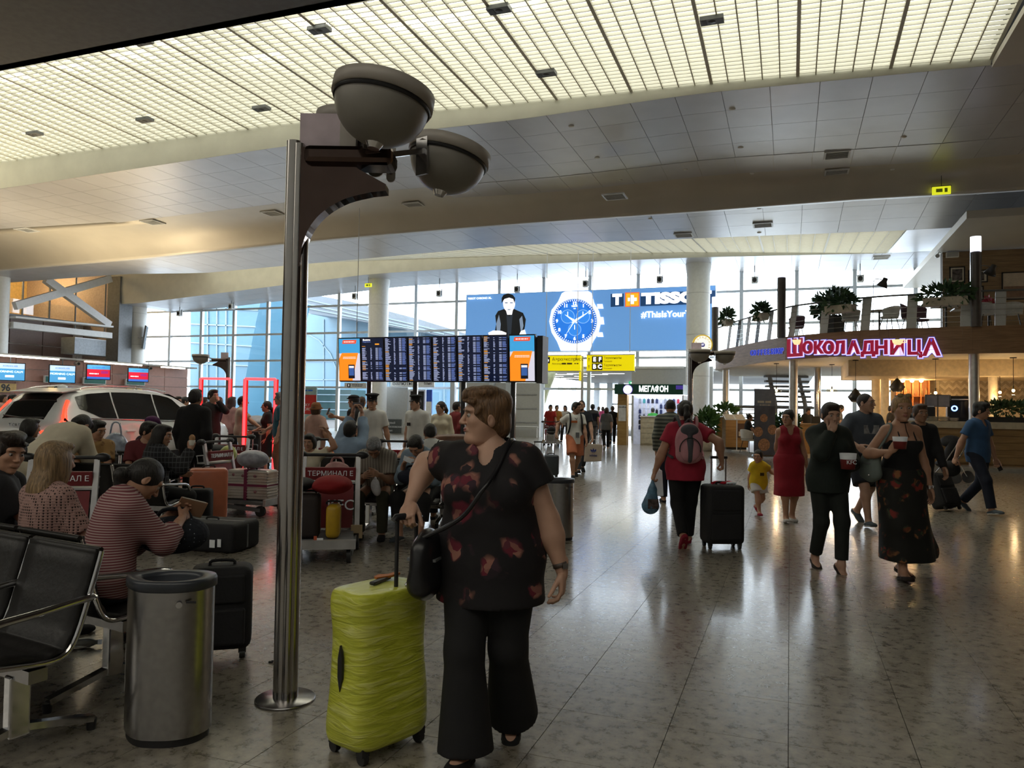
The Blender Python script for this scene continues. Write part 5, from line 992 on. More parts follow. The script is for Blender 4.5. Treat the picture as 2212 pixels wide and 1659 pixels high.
# ================================================================= PEOPLE: one continuous skin per body from blended volumes
A_ = lambda *v: np.array(v, dtype=float)
def nrm(v): v = np.asarray(v, float); return v/(np.linalg.norm(v)+1e-9)
def C(a, b, ra, rb=None, k=.03): return ('c', np.asarray(a, float), np.asarray(b, float), ra, ra if rb is None else rb, k)
def F(a, b, ra, rb, ax, f, k=.03): return ('f', np.asarray(a, float), np.asarray(b, float), ra, rb, nrm(ax), f, k)
def L_(c, r, R=None, k=.03): return ('e', np.asarray(c, float), np.asarray(r, float), np.eye(3) if R is None else np.asarray(R, float), k)
def S_(c, r, R=None, k=.01): return ('s', np.asarray(c, float), np.asarray(r, float), np.eye(3) if R is None else np.asarray(R, float), k)
def P_(pt, n, rad=None): return ('p', np.asarray(pt, float), nrm(n), rad)
def X_(pr, *planes): return ('x', pr, [(np.asarray(a, float), nrm(b)) for a, b in planes])
def _aabb(p):
    if p[0] == 'x': return _aabb(p[1])
    if p[0] == 'c': r = max(p[3], p[4]); return np.minimum(p[1], p[2])-r, np.maximum(p[1], p[2])+r
    if p[0] == 'f': r = max(p[3], p[4])*max(1, p[6]); return np.minimum(p[1], p[2])-r, np.maximum(p[1], p[2])+r
    e = np.sqrt(((p[3]*p[2])**2).sum(1)); return p[1]-e, p[1]+e
def sdf_mesh(prims, vox):
    bb_ = [_aabb(p) for p in prims if p[0] in 'cfex']
    lo = np.min([b[0] for b in bb_], 0)-3*vox; hi = np.max([b[1] for b in bb_], 0)+3*vox
    n = np.ceil((hi-lo)/vox).astype(int)+1; f = np.full(n, .2, dtype=np.float32)
    ax = [lo[i]+vox*np.arange(n[i]) for i in range(3)]
    for p in prims:
        cutpl = None
        if p[0] == 'x': cutpl = p[2]; p = p[1]
        if p[0] == 'p':
            if p[3] is None: sl = (slice(None),)*3; g = [ax[0][:, None, None], ax[1][None, :, None], ax[2][None, None, :]]
            else:
                i0 = np.clip(((p[1]-p[3]-lo)/vox).astype(int), 0, n); i1 = np.clip(((p[1]+p[3]-lo)/vox).astype(int)+1, 0, n); sl = tuple(slice(a, b) for a, b in zip(i0, i1)); g = [ax[0][sl[0], None, None], ax[1][None, sl[1], None], ax[2][None, None, sl[2]]]
            d = sum((g[i]-p[1][i])*p[2][i] for i in range(3)); f[sl] = np.maximum(f[sl], d); continue
        a0, a1 = _aabb(p); k = p[-1]; m = k+2.5*vox
        i0 = np.clip(np.floor((a0-m-lo)/vox).astype(int), 0, n); i1 = np.clip(np.ceil((a1+m-lo)/vox).astype(int)+1, 0, n); sl = tuple(slice(a, b) for a, b in zip(i0, i1))
        X = ax[0][sl[0], None, None]; Y = ax[1][None, sl[1], None]; Z = ax[2][None, None, sl[2]]
        if p[0] in 'cf':
            a, b = p[1], p[2]; px_, py_, pz_ = X-a[0], Y-a[1], Z-a[2]; q = b-a
            if p[0] == 'f':
                u = p[5]; s = 1/p[6]-1; w = px_*u[0]+py_*u[1]+pz_*u[2]; px_, py_, pz_ = px_+s*w*u[0], py_+s*w*u[1], pz_+s*w*u[2]; q = q+s*np.dot(q, u)*u
            t = np.clip((px_*q[0]+py_*q[1]+pz_*q[2])/(np.dot(q, q)+1e-9), 0, 1)
            d = np.sqrt((px_-t*q[0])**2+(py_-t*q[1])**2+(pz_-t*q[2])**2)-(p[3]+(p[4]-p[3])*t)
            if p[0] == 'f': d = d*min(1, p[6])
        else:
            c, r, R = p[1], p[2], p[3]; dx, dy, dz = X-c[0], Y-c[1], Z-c[2]
            l = [R[0, i]*dx+R[1, i]*dy+R[2, i]*dz for i in range(3)]
            k0 = np.sqrt(sum((l[i]/r[i])**2 for i in range(3))); k1 = np.sqrt(sum((l[i]/r[i]**2)**2 for i in range(3)))+1e-6; d = k0*(k0-1)/k1
        if cutpl:
            for cp, cn in cutpl: d = np.maximum(d, (X-cp[0])*cn[0]+(Y-cp[1])*cn[1]+(Z-cp[2])*cn[2])
        cur = f[sl]
        if p[0] == 's':
            d = -d; h = np.clip(.5-.5*(d-cur)/k, 0, 1); f[sl] = (d*(1-h)+cur*h)+k*h*(1-h)
        else:
            h = np.clip(.5+.5*(d-cur)/k, 0, 1); f[sl] = (d*(1-h)+cur*h)-k*h*(1-h)
    f[0], f[-1] = .1, .1; f[:, 0], f[:, -1] = .1, .1; f[:, :, 0], f[:, :, -1] = .1, .1
    ins = f < 0
    cs_ = np.zeros(n-1, dtype=np.int8); off = [(i, j, k) for i in (0, 1) for j in (0, 1) for k in (0, 1)]
    for o in off: cs_ += ins[o[0]:n[0]-1+o[0], o[1]:n[1]-1+o[1], o[2]:n[2]-1+o[2]]
    I = np.argwhere((cs_ > 0) & (cs_ < 8))
    if len(I) == 0: return np.zeros((0, 3)), np.zeros((0, 4), int)
    val = np.stack([f[I[:, 0]+o[0], I[:, 1]+o[1], I[:, 2]+o[2]] for o in off], 1); acc = np.zeros((len(I), 3)); cnt = np.zeros(len(I))
    for a in range(8):
        for b in range(a+1, 8):
            oa, ob = np.array(off[a]), np.array(off[b])
            if abs(oa-ob).sum() != 1: continue
            va, vb = val[:, a], val[:, b]; m = (va < 0) != (vb < 0); t = np.where(m, va/(va-vb+1e-12), 0)
            acc += np.where(m[:, None], oa+(ob-oa)*t[:, None], 0); cnt += m
    V = lo+vox*(I+acc/cnt[:, None]); idx = np.full(n-1, -1, dtype=np.int64); idx[tuple(I.T)] = np.arange(len(I)); Q = []
    for a in range(3):
        b, c = (a+1) % 3, (a+2) % 3
        s0 = [slice(None)]*3; s1 = [slice(None)]*3; s0[a] = slice(0, -1); s1[a] = slice(1, None)
        E_ = np.argwhere(ins[tuple(s0)] != ins[tuple(s1)])
        if len(E_) == 0: continue
        sg_ = ins[tuple(s0)][tuple(E_.T)]; q = []
        for db, dc in ((0, 0), (-1, 0), (-1, -1), (0, -1)):
            e = E_.copy(); e[:, b] += db; e[:, c] += dc; q.append(idx[tuple(e.T)])
        q = np.stack(q, 1); q[~sg_] = q[~sg_][:, ::-1]; Q.append(q)
    Q = np.concatenate(Q); Q = Q[(Q >= 0).all(1)]
    return V, Q
def vq_obj(name, parts_, m, parent):
    V = np.concatenate([p[0] for p in parts_]); o = 0; Qs = []
    for v, q in parts_: Qs.append(q+o); o += len(v)
    Q = np.concatenate(Qs); me = bpy.data.meshes.new(name); me.vertices.add(len(V)); me.vertices.foreach_set('co', V.astype(np.float32).ravel())
    me.loops.add(Q.size); me.loops.foreach_set('vertex_index', Q.ravel().astype(np.int32)); me.polygons.add(len(Q)); me.polygons.foreach_set('loop_start', np.arange(0, Q.size, 4, dtype=np.int32)); me.polygons.foreach_set('use_smooth', np.ones(len(Q), bool)); me.update(); me.validate()
    return new_obj(name, me, m, parent)
def rotm(yaw=0, pitch=0, roll=0):      # degrees; yaw turns to the person's left, pitch nods down, roll tips to the right
    return np.array(Matrix.Rotation(math.radians(yaw), 3, 'Z') @ Matrix.Rotation(math.radians(-pitch), 3, 'X') @ Matrix.Rotation(math.radians(roll), 3, 'Y'))
def ik(S, T, a, b, pole):
    S, T = np.asarray(S, float), np.asarray(T, float); d = T-S; L = np.linalg.norm(d); L = min(max(L, abs(a-b)+.02), (a+b)*.998); u = nrm(d); T = S+u*L
    x = (a*a-b*b+L*L)/(2*L); h = math.sqrt(max(a*a-x*x, 0)); p = np.asarray(pole, float); p = p-np.dot(p, u)*u
    return S+u*x+nrm(p)*h, T
M_SKIN = {'fair': mat('skin_fair', (.52, .31, .22), .5, var=.08, scale=10), 'warm': mat('skin_warm', (.46, .25, .16), .5, var=.08, scale=10), 'tan': mat('skin_tan', (.34, .18, .11), .5, var=.08, scale=10), 'deep': mat('skin_deep', (.20, .10, .06), .5, var=.08, scale=10)}
def hairm(name, c):
    if 'hair_'+name in _M: return _M['hair_'+name]
    m, nt, b, t = mat_new('hair_'+name); L = nt.links.new; c = hexc(c); mp = nd(nt, 'ShaderNodeMapping'); mp.inputs['Scale'].default_value = (95, 95, 9); mp.inputs['Rotation'].default_value = (.25, .2, 0)
    n = nd(nt, 'ShaderNodeTexNoise', Scale=1.0, Detail=4.0, Distortion=.7); L(t.outputs['Object'], mp.inputs[0]); L(mp.outputs[0], n.inputs['Vector'])
    r = ramp(nt, [(.3, tuple(v*.45 for v in c)), (.55, c), (.75, tuple(min(1, v*1.7) for v in c))]); L(n.outputs['Fac'], r.inputs[0]); L(r.outputs[0], b.inputs['Base Color']); bp = nd(nt, 'ShaderNodeBump', Strength=.9, Distance=.012); L(n.outputs['Fac'], bp.inputs['Height']); L(bp.outputs[0], b.inputs['Normal']); b.inputs['Roughness'].default_value = .5
    return m
HB, HK, HBR, HBL, HG, HAU = hairm('black', '#17130f'), hairm('dark_brown', '#2a1d15'), hairm('brown', '#4a3422'), hairm('blonde', '#a8865a'), hairm('grey', '#77787a'), hairm('light_brown', '#6e5136')
M_EYE = mat('eye_white', (.36, .33, .31), .3); M_IRIS = mat('eye_iris', (.03, .02, .015), .2); M_LIP = mat('lips', (.36, .13, .11), .5); M_BROW = mat('brow', (.05, .03, .02), .8)
def cloth(name, c, **kw): return mat('cloth_'+name, hexc(c) if isinstance(c, str) else c, .85, 0, var=kw.get('var', .12), scale=kw.get('scale', 9), bump=kw.get('bump', .35), bscale=kw.get('bscale', 14))
def hand_prims(w, d, n, s, sc_, curl, spread=.0, thumb=.5):
    d, n = nrm(d), np.asarray(n, float); n = nrm(n-np.dot(n, d)*d); t = s*np.cross(d, n); P = []
    pal = w+d*.045*sc_; R = np.stack([t, d, n], 1)
    P += [L_(pal+d*.005*sc_, A_(.040, .052, .0155)*sc_, R, .012), C(w-d*.05*sc_, w+d*.012*sc_, .027*sc_, .024*sc_, .015)]
    for i, (o, ln, r) in enumerate(((.028, .074, .0088), (.0095, .083, .0090), (-.0095, .077, .0087), (-.028, .060, .0078))):
        p = w+(d*(.086-.004*abs(i-1.2))+t*o)*sc_; ang = 0; seg = [.46, .30, .24]; dirx = nrm(d+t*o*spread*8)
        P.append(C(w+(d*.04+t*o*.85)*sc_, p, .0115*sc_, .0098*sc_, .010))
        for q in range(3):
            ang += curl*(.95, 1.1, .75)[q]*(1+.06*i); v = dirx*math.cos(ang)+n*math.sin(ang); p2 = p+v*ln*seg[q]*sc_; P.append(C(p, p2, r*sc_*(1-.06*q), r*sc_*(.94-.08*q), .003)); p = p2
    b = w+(d*.022+t*.026+n*.006)*sc_; v = nrm(d*.75+t*(.75-.5*thumb)+n*(.15+.5*thumb)); p = b+v*.045*sc_; P.append(C(b, p, .0145*sc_, .0105*sc_, .012)); v2 = nrm(v+d*.35+n*.25*curl-t*.25*thumb); p2 = p+v2*.030*sc_; P.append(C(p, p2, .0102*sc_, .0095*sc_, .004)); v3 = nrm(v2+n*.2*curl); P.append(C(p2, p2+v3*.024*sc_, .0094*sc_, .0078*sc_, .003))
    return P
class Person: pass
def person(label, loc, face, H=1.70, sex='m', g=1.0, belly=0.0, skin='warm', hair=('short', HB), top=('tee', None), bottom=('trousers', None), shoes=None, sole=None, pose='stand', hip=None, lean=0.0, side=0.0, twist=0.0, head=(0, 0, 0), armR=None, armL=None, footR=None, footL=None, handR={}, handL={}, q='far', extra=None, group=None, cat='person', child=False, no_feet=False):
    """local frame: x person's right, y forward, z up; arm = wrist target or dict(t=,pole=)"""
    r = thing('person', label, cat, loc, facing(face), group); k = H/1.72; P = Person(); P.root = r; P.k = k; P.H = H; P.g = g
    vb, vh, vw = {'near': (.0078, .0032, .0026), 'mid': (.0115, .0052, .0038), 'far': (.0175, .0085, .0058)}[q]
    hs_ = 1.05 if not child else 1.36
    sw = (.168 if sex == 'm' else .146)*k*(1+.35*(g-1)); hw = .092*k*(1+.3*(g-1)); UA, FA, TH, SH = .292*k, .250*k, .425*k, .425*k; an = .078*k
    if child: UA *= .9; FA *= .9; TH *= .88; SH *= .86
    feet = {}
    if pose == 'sit': hz = .47 if hip is None else None; dR, dL = (.12*k, .42*k, an), (-.12*k, .42*k, an)
    elif pose == 'walk': dR, dL = (.09*k, .26*k, an+.012), (-.09*k, -.30*k, an+.075)
    else: dR, dL = (.10*k, .0, an), (-.10*k, .02, an)
    fR = dict(t=dR, pitch=(8 if pose == 'walk' else 0), yaw=-8); fL = dict(t=dL, pitch=(-38 if pose == 'walk' else 0), yaw=8)
    if footR: fR.update(footR)
    if footL: fL.update(footL)
    leg = TH+SH
    if hip is None:
        if pose == 'sit': hip = (0, 0, .555)
        else: z = min(math.sqrt(max(.05, (leg*.992)**2-(f['t'][1])**2-((abs(f['t'][0])-hw)**2)))+f['t'][2] for f in (fR, fL)); hip = (0, 0, z)
    hc = A_(*hip); Rt = rotm(0, lean, side); up = Rt @ A_(0, 0, 1); fw = Rt @ A_(0, 1, 0); Rs = Rt @ rotm(twist, 0, 0); rx = Rs @ A_(1, 0, 0); sfw = Rs @ A_(0, 1, 0)
    T_ = (.500 if not child else .46)*k; nb = hc+up*T_; sh = {s: hc+up*(T_-.045*k)+rx*s*sw for s in (1, -1)}; hj = {s: hc+(rotm(0, 0, side) @ A_(s*hw, 0, 0)) for s in (1, -1)}
    Rh = Rs @ rotm(-head[0], head[1], head[2]); hd = Rh
    hcn = nb+up*.045*k+ (Rh @ A_(0, .028, .118))*k*(1.0 if not child else 1.12)
    P.hc, P.up, P.fw, P.rx, P.nb, P.sh, P.hcn, P.Rh, P.Rt, P.Rs, P.sfw = hc, up, fw, rx, nb, sh, hcn, Rh, Rt, Rs, sfw
    ks = k*hs_
    def hp(x, y, z): return hcn+(Rh @ A_(x, y, z))*ks
    P.hp = hp
    RT = np.stack([rx, sfw, up], 1); RB = np.stack([Rt @ A_(1, 0, 0), fw, up], 1)
    fem = sex == 'f'; pv = .135 if pose != 'sit' else .108
    cw, cdp, wwd, wd, pw, pd_ = ((.172, .118, .148, .108, .165, .120) if not fem else (.148, .108, .128, .098, .172, .125)); cw, cdp, wwd, wd, pw, pd_ = [v*k*g for v in (cw, cdp, wwd, wd, pw, pd_)]; wwd *= 1+belly*.6; wd *= 1+belly
    def torso(o=0.0, kk=.06):
        T = [L_(hc+up*T_*.72, (cw+o, cdp+o, .185*k+o), RT, kk), L_(hc+up*T_*.40+fw*belly*.05, (wwd+o, wd+o, .17*k+o), RB, kk), L_(hc+up*.02*k-fw*.012, (pw+o, pd_+o, pv*k+o), RB, kk), C(sh[1]-rx*.02, sh[-1]+rx*.02, .056*k+o, None, kk), C(nb-up*.05*k, nb+up*.01, .07*k+o, .055*k+o, kk)]
        if fem and not child: T += [L_(hc+up*T_*.66+sfw*(cdp*.72)+rx*s*.072*k*g, A_(.072, .062, .068)*k*g+o, RT, .04) for s in (1, -1)]
        return T
    P.torso = torso
    arms = {}
    for s, arm in ((1, armR), (-1, armL)):
        if arm is None:
            sy = 0 if pose != 'walk' else (-.16 if s == 1 else .18)
            arm = dict(t=sh[s]+rx*s*.05*k+A_(0, sy+.04, 0)*k-A_(0, 0, 1)*(UA+FA)*.965)
        if not isinstance(arm, dict): arm = dict(t=A_(*arm))
        el, wr = ik(sh[s], arm['t'], UA, FA, arm.get('pole', A_(s*.45, -1, -.35))); arms[s] = (sh[s], el, wr)
    P.arms = arms
    ag = .75+.25*g if g > 1 else g
    ra = (.047*k*g**1.3, .039*k*g**1.1, .041*k*g, .026*k*ag); 
    def armp(s, o=0.0, kk=.035):
        S, El, W = arms[s]; m = El+(W-El)*.3
        return [C(S, El, ra[0]+o, ra[1]+o, kk), C(El, m, ra[1]*.97+o, ra[2]+o, kk), C(m, W, ra[2]+o, ra[3]+o, kk)]
    legs = {}
    for s, f in ((1, fR), (-1, fL)):
        kn, anp = ik(hj[s], A_(*f['t']), TH, SH, f.get('pole', (s*.05, 1, .15) if pose != 'sit' else (s*.05, .2, 1))); legs[s] = (hj[s], kn, anp, rotm(f.get('yaw', 0), -f.get('pitch', 0), 0))
    P.legs = legs
    rl = (.086*k*g, .056*k*ag, .058*k*ag, .036*k)
    def legp(s, o=0.0, kk=.04):
        h_, kn, an_, _ = legs[s]; m = kn+(an_-kn)*.28+ (-nrm(np.cross(an_-kn, A_(1, 0, 0))))*0
        return [C(h_, kn, rl[0]+o, rl[1]+o, kk), C(kn, m, rl[1]*.95+o, rl[2]+o, kk), C(m, an_, rl[2]+o, rl[3]+o, kk)]
    def footp(s, o=0.0):
        an_, Rf = legs[s][2], legs[s][3]; fp = lambda x, y, z: an_+(Rf @ A_(x, y, z))*k
        return [L_(fp(0, -.028, -.045), A_(.034, .046, .034)*k+o, Rf, .02), L_(fp(0, .085, -.052), A_(.042, .075, .026)*k+o, Rf, .03), L_(fp(.0, .145, -.057), A_(.036, .042, .021)*k+o, Rf, .02), C(an_, fp(0, .06, -.045), .036*k+o, .026*k+o, .03)]
    # ---- skin
    neck = [C(nb-up*.03*k, hcn-(Rh @ A_(0, .02, .05))*ks, .056*k*(.9 if fem else 1)*ag, .050*ks*(.9 if fem else 1)*ag, .03)]
    body = torso()+armp(1)+armp(-1)+legp(1)+legp(-1)+([] if no_feet else footp(1)+footp(-1))+neck
    hpms = neck+[L_(hcn+(Rh @ A_(0, -.006, .018))*ks, A_(.076, .096, .100)*ks, Rh, .02), L_(hp(0, .030, -.045), A_(.058*(1+.25*(g-1)), .062, .066)*ks, Rh, .03), L_(hp(0, .068, -.092), A_(.024, .022, .018)*ks, Rh, .02), L_(hp(0, .078, .036), A_(.052, .018, .014)*ks, Rh, .02),
        C(hp(0, .092, .016), hp(0, .113, -.020), .0085*ks, .0115*ks, .010), L_(hp(.010, .103, -.024), A_(.009, .010, .007)*ks, Rh, .006), L_(hp(-.010, .103, -.024), A_(.009, .010, .007)*ks, Rh, .006), L_(hp(.036, .066, -.012), A_(.024, .020, .02)*ks, Rh, .02), L_(hp(-.036, .066, -.012), A_(.024, .020, .02)*ks, Rh, .02), L_(hp(0, .089, -.053), A_(.025, .0105, .011)*ks, Rh, .008)]
    if g > 1.12: hpms += [L_(hp(0, .045, -.098), A_(.05, .05, .03)*ks, Rh, .03)]
    for s in (1, -1): hpms += [L_(hp(s*.079, -.008, -.006), A_(.009, .021, .032)*ks, Rh @ rotm(s*-18, 0, 0), .008)]
    for s in (1, -1): hpms += [S_(hp(s*.031, .105, .0115), A_(.0165, .0165, .0082)*ks, Rh, .007), S_(hp(s*.089, .0, -.004), A_(.005, .009, .015)*ks, Rh, .004)]
    hpms += [S_(hp(0, .102, -.0535), A_(.020, .006, .0022)*ks, Rh, .003)]
    sk = [sdf_mesh(body, vb), sdf_mesh(hpms, vh)]
    P.hands = {}
    for s, hd_ in ((1, handR), (-1, handL)):
        S, El, W = arms[s]; fd = nrm(W-El); d = hd_.get('d', fd+A_(0, 0, -.15)); n_ = hd_.get('n', A_(-s, 0, 0)+A_(0, .25, 0)); hs2 = k*(1.12 if sex == 'm' else 1.0)*(1.05 if g > 1.1 else 1)
        sk.append(sdf_mesh(hand_prims(W, d, n_, s, hs2, hd_.get('curl', .38), hd_.get('spread', .0), hd_.get('thumb', .5)), vw)); P.hands[s] = W+nrm(d)*.085*hs2
    vq_obj('body', sk, M_SKIN[skin] if isinstance(skin, str) else skin, r)
    # ---- face
    back = False
    e = MB(); ei = MB(); br_ = MB()
    RM = Matrix(Rh.tolist())
    for s in (1, -1):
        ec = hp(s*.031, .0815, .012); MB().sph(ec, .0118*ks, 10).build('eye', M_EYE, r); c2 = hp(s*.031, .0905, .0112); MB().sph(c2, (.0062*ks, .0032*ks, .0056*ks), 8, R=RM).build('iris', M_IRIS, r)
        MB().tube([hp(s*.016, .098, .030), hp(s*.031, .0975, .0345), hp(s*.049, .085, .030)], [.0028*ks, .0038*ks, .002*ks], 6).build('eyebrow', M_BROW if hair[1] in (HB, HK, HBR, HG) else hair[1], r)
    V, Q = sdf_mesh([L_(hp(0, .0965, -.0495), A_(.0225, .0065, .0042)*ks, Rh, .004), L_(hp(0, .0955, -.0585), A_(.019, .0065, .0055)*ks, Rh, .004)], min(vh, .004)*.8)
    if len(V): vq_obj('lips', [(V, Q)], M_LIP if fem else M_SKIN[skin] if isinstance(skin, str) else skin, r)
    # ---- hair
    st, hm = hair[0], hair[1]; hv = min(.011, vh*1.5)
    HP = [L_(hcn+(Rh @ A_(0, -.013, .026))*ks, A_(.086, .101, .104)*ks, Rh, .02)]
    cut = [S_(hp(0, .112, -.038), A_(.068, .075, .092)*ks, Rh, .014), S_(hp(0, .02, -.135), A_(.11, .085, .085)*ks, Rh, .02)]
    if st == 'crop': HP = [L_(hcn+(Rh @ A_(0, -.012, .026))*ks, A_(.080, .096, .098)*ks, Rh, .02)]; prim = HP+cut+[S_(hp(0, -.09, -.10), A_(.1, .06, .06)*ks, Rh, .02)]
    elif st == 'short': prim = HP+[L_(hp(0, .045, .098), A_(.062, .052, .030)*ks, Rh, .025), L_(hp(0, -.075, -.02), A_(.066, .035, .055)*ks, Rh, .02)]+cut
    elif st == 'tousled': prim = HP+[L_(hp(.02, .050, .105), A_(.066, .058, .036)*ks, Rh, .025), L_(hp(-.03, .0, .118), A_(.05, .06, .03)*ks, Rh, .02), L_(hp(0, -.07, -.035), A_(.072, .045, .062)*ks, Rh, .025), L_(hp(.0, -.06, .07), A_(.085, .06, .06)*ks, Rh, .02)]+cut+[C(hp(-.055, .07, .075), hp(-.02, .108, .078), .013*ks, .008*ks, .015), C(hp(.05, .07, .08), hp(.015, .105, .084), .014*ks, .007*ks, .015), C(hp(-.07, .04, .05), hp(-.072, .062, .02), .013*ks, .006*ks, .012), C(hp(.07, .04, .05), hp(.074, .060, .01), .013*ks, .006*ks, .012)]
    elif st == 'bob': prim = HP+[L_(hp(0, -.035, -.03), A_(.096, .082, .10)*ks, Rh, .03), L_(hp(0, .05, .095), A_(.06, .05, .03)*ks, Rh, .025), cut[0]]
    elif st == 'long': prim = HP+[F(hp(0, -.05, .02), hp(0, -.085, -.16), .080*ks, .076*ks, Rh @ A_(0, 1, 0), .6, .03), F(hp(0, -.085, -.16), hp(0, -.10, -.16)-A_(0, 0, (hair[2] if len(hair) > 2 else .24)*k), .076*ks, .048*ks, Rh @ A_(0, 1, 0), .5, .04), L_(hp(0, .045, .098), A_(.062, .052, .026)*ks, Rh, .025), L_(hp(.068, -.005, -.05), A_(.026, .06, .10)*ks, Rh, .03), L_(hp(-.068, -.005, -.05), A_(.026, .06, .10)*ks, Rh, .03), cut[0]]
    elif st == 'pony': prim = HP+cut+[L_(hp(0, -.105, .045), A_(.028, .028, .028)*ks, Rh, .02), C(hp(0, -.115, .04), hp(0, -.15, -.05), .030*ks, .036*ks, .02), C(hp(0, -.15, -.05), hp(.0, -.12, -.05)-A_(0, 0, .22*k), .036*ks, .016*ks, .02)]
    elif st == 'lowpony': prim = HP+cut+[C(hp(0, -.085, -.02), hp(-.0, -.115, -.06), .034*ks, .038*ks, .02), C(hp(0, -.115, -.06), hp(-.0, -.115, -.06)-A_(0, .02, .26*k), .038*ks, .020*ks, .02)]
    elif st == 'bun': prim = HP+cut+[L_(hp(0, -.10, .085), A_(.036, .036, .036)*ks, Rh, .012)]
    elif st == 'lowbun': prim = HP+cut+[L_(hp(0, -.115, -.02), A_(.040, .034, .038)*ks, Rh, .012)]
    else: prim = None
    if prim: vq_obj('hair', [sdf_mesh(prim, hv)], hm, r)
    # ---- clothes
    tk, tm = top[0], top[1]; to = dict(top[2]) if len(top) > 2 else {}
    lo_ = to.get('loose', .016)*k
    if tk:
        sl = {'tee': .62, 'shirt': .72, 'long': 2.0, 'tank': 0, 'strap': 0}[tk]; sl = to.get('sleeve', sl)
        hem = (to.get('hem', .10) if pose != 'sit' else min(to.get('hem', .10), .055))*k; hcut = (hc-up*hem, -up)
        Tp = [X_(t_, hcut) for t_ in torso(lo_, .06)]
        Tp += [X_(F(hc+up*.06*k, hc-up*(hem+.04), pw*.97+lo_, pw*to.get('flare', .98)+lo_, fw, pd_/pw*.97+.06, .06), hcut)]
        cutp = []
        for s in (1, -1):
            S, El, W = arms[s]
            if sl > 0:
                rr = lo_*1.05+.004
                if sl <= 1: e_ = S+(El-S)*sl; Tp.append(X_(C(S, e_+(El-S)*.2, ra[0]+rr*.8, ra[0]*.92+rr*1.7, .035), (e_, El-S)))
                else:
                    e_ = El+(W-El)*(sl-1.04); m = El+(W-El)*.3; Tp += [C(S, El, ra[0]+rr, ra[1]+rr, .04), X_(C(El, e_+(W-El)*.2, ra[1]+rr, ra[3]+rr*(1.0 if sl > 1.8 else 1.4), .035), (e_, W-El))]
        nk = to.get('neck', .072)*k; Tp.append(S_(nb+up*.035*k+sfw*.018*k, (nk, nk*1.1, nk*to.get('vneck', .95)), RT, .01))
        if to.get('vneck', 0) > 1.2: Tp.append(S_(nb-up*.03*k+sfw*.085*k, (.042*k, .06*k, .085*k), RT @ rotm(0, 12, 0), .01))
        if sl == 0:
            for s in (1, -1): Tp.append(S_(sh[s]+rx*s*.045*k, (.062*k if tk == 'tank' else .085*k, .12*k, .13*k), RT, .012))
        if tk == 'strap': Tp.append(P_(hc+up*T_*.74, up, .4)); 
        o = vq_obj(to.get('name', 'shirt'), [sdf_mesh(Tp, vb)], tm, r); P.shirt = o
        if tk == 'strap':
            for s in (1, -1): MB().tube([hc+up*T_*.72+sfw*(cdp+.03)+rx*s*.075*k, sh[s]-rx*s*.075*k+up*.062*k+sfw*.04, sh[s]-rx*s*.075*k+up*.05*k-sfw*.06, hc+up*T_*.72-sfw*(cdp)+rx*s*.07*k], .006, 6).build('strap', tm, r)
        if to.get('collar'): 
            V, Q = sdf_mesh([C(nb+rx*.045*k+sfw*.03*k-up*.015*k, nb+rx*.055*k-sfw*.03*k+up*.022*k, .017*k, .017*k, .01), C(nb-rx*.045*k+sfw*.03*k-up*.015*k, nb-rx*.055*k-sfw*.03*k+up*.022*k, .017*k, .017*k, .01), C(nb+rx*.05*k-sfw*.04*k+up*.02*k, nb-rx*.05*k-sfw*.04*k+up*.02*k, .016*k, .016*k, .02), C(nb+rx*.045*k+sfw*.03*k-up*.015*k, nb+rx*.022*k+sfw*.085*k-up*.06*k, .014*k, .009*k, .01), C(nb-rx*.045*k+sfw*.03*k-up*.015*k, nb-rx*.022*k+sfw*.085*k-up*.06*k, .014*k, .009*k, .01)], min(vb, .012)); vq_obj('collar', [(V, Q)], to['collar'], r)
    bk_, bm_ = bottom[0], bottom[1]; bo = dict(bottom[2]) if len(bottom) > 2 else {}; lb = bo.get('loose', .012)*k; flare = bo.get('flare', 0)*k
    if bk_ in ('trousers', 'shorts'):
        Bp = [L_(hc+up*.03*k-fw*.012, (pw+lb, pd_+lb, (.15 if pose != 'sit' else .138)*k), RB, .05)]; cutp = []
        for s in (1, -1):
            h_, kn, an_, _ = legs[s]
            if bk_ == 'trousers':
                e_ = kn+(an_-kn)*bo.get('len', .97); Bp += [C(h_, kn, rl[0]+lb, rl[1]+lb*1.3, .05), X_(C(kn, e_+nrm(an_-kn)*.08, rl[1]+lb*1.3, rl[3]+lb*1.6+.006+flare*1.15, .04), (e_, an_-kn))]
            else:
                t = bo.get('len', .8); e_ = h_+(kn-h_)*t; Bp += [X_(C(h_, e_+(kn-h_)*.25, rl[0]+lb, rl[1]+lb*2+.014, .05), (e_, kn-h_))]
        Bp.append(P_(hc+up*bo.get('waist', .10)*k, up, .35*k))
        for c in cutp: Bp.append(P_(*c))
        vq_obj(bo.get('name', 'trousers' if bk_ == 'trousers' else 'shorts'), [sdf_mesh(Bp, vb)], bm_, r)
    elif bk_ in ('skirt', 'dress'):
        z1 = bo.get('hem', .5)*k; c1 = A_(hc[0]*.5+bo.get('dx', 0), bo.get('dy', 0), z1); hr = bo.get('rad', .21)*k; u = nrm(hc-c1)
        Bp = [L_(hc+up*.03*k-fw*.012, (pw+lb, pd_+lb, .14*k), RB, .05), F(hc, c1-u*.05, pw+lb, hr, fw, bo.get('depth', .95), .06)]
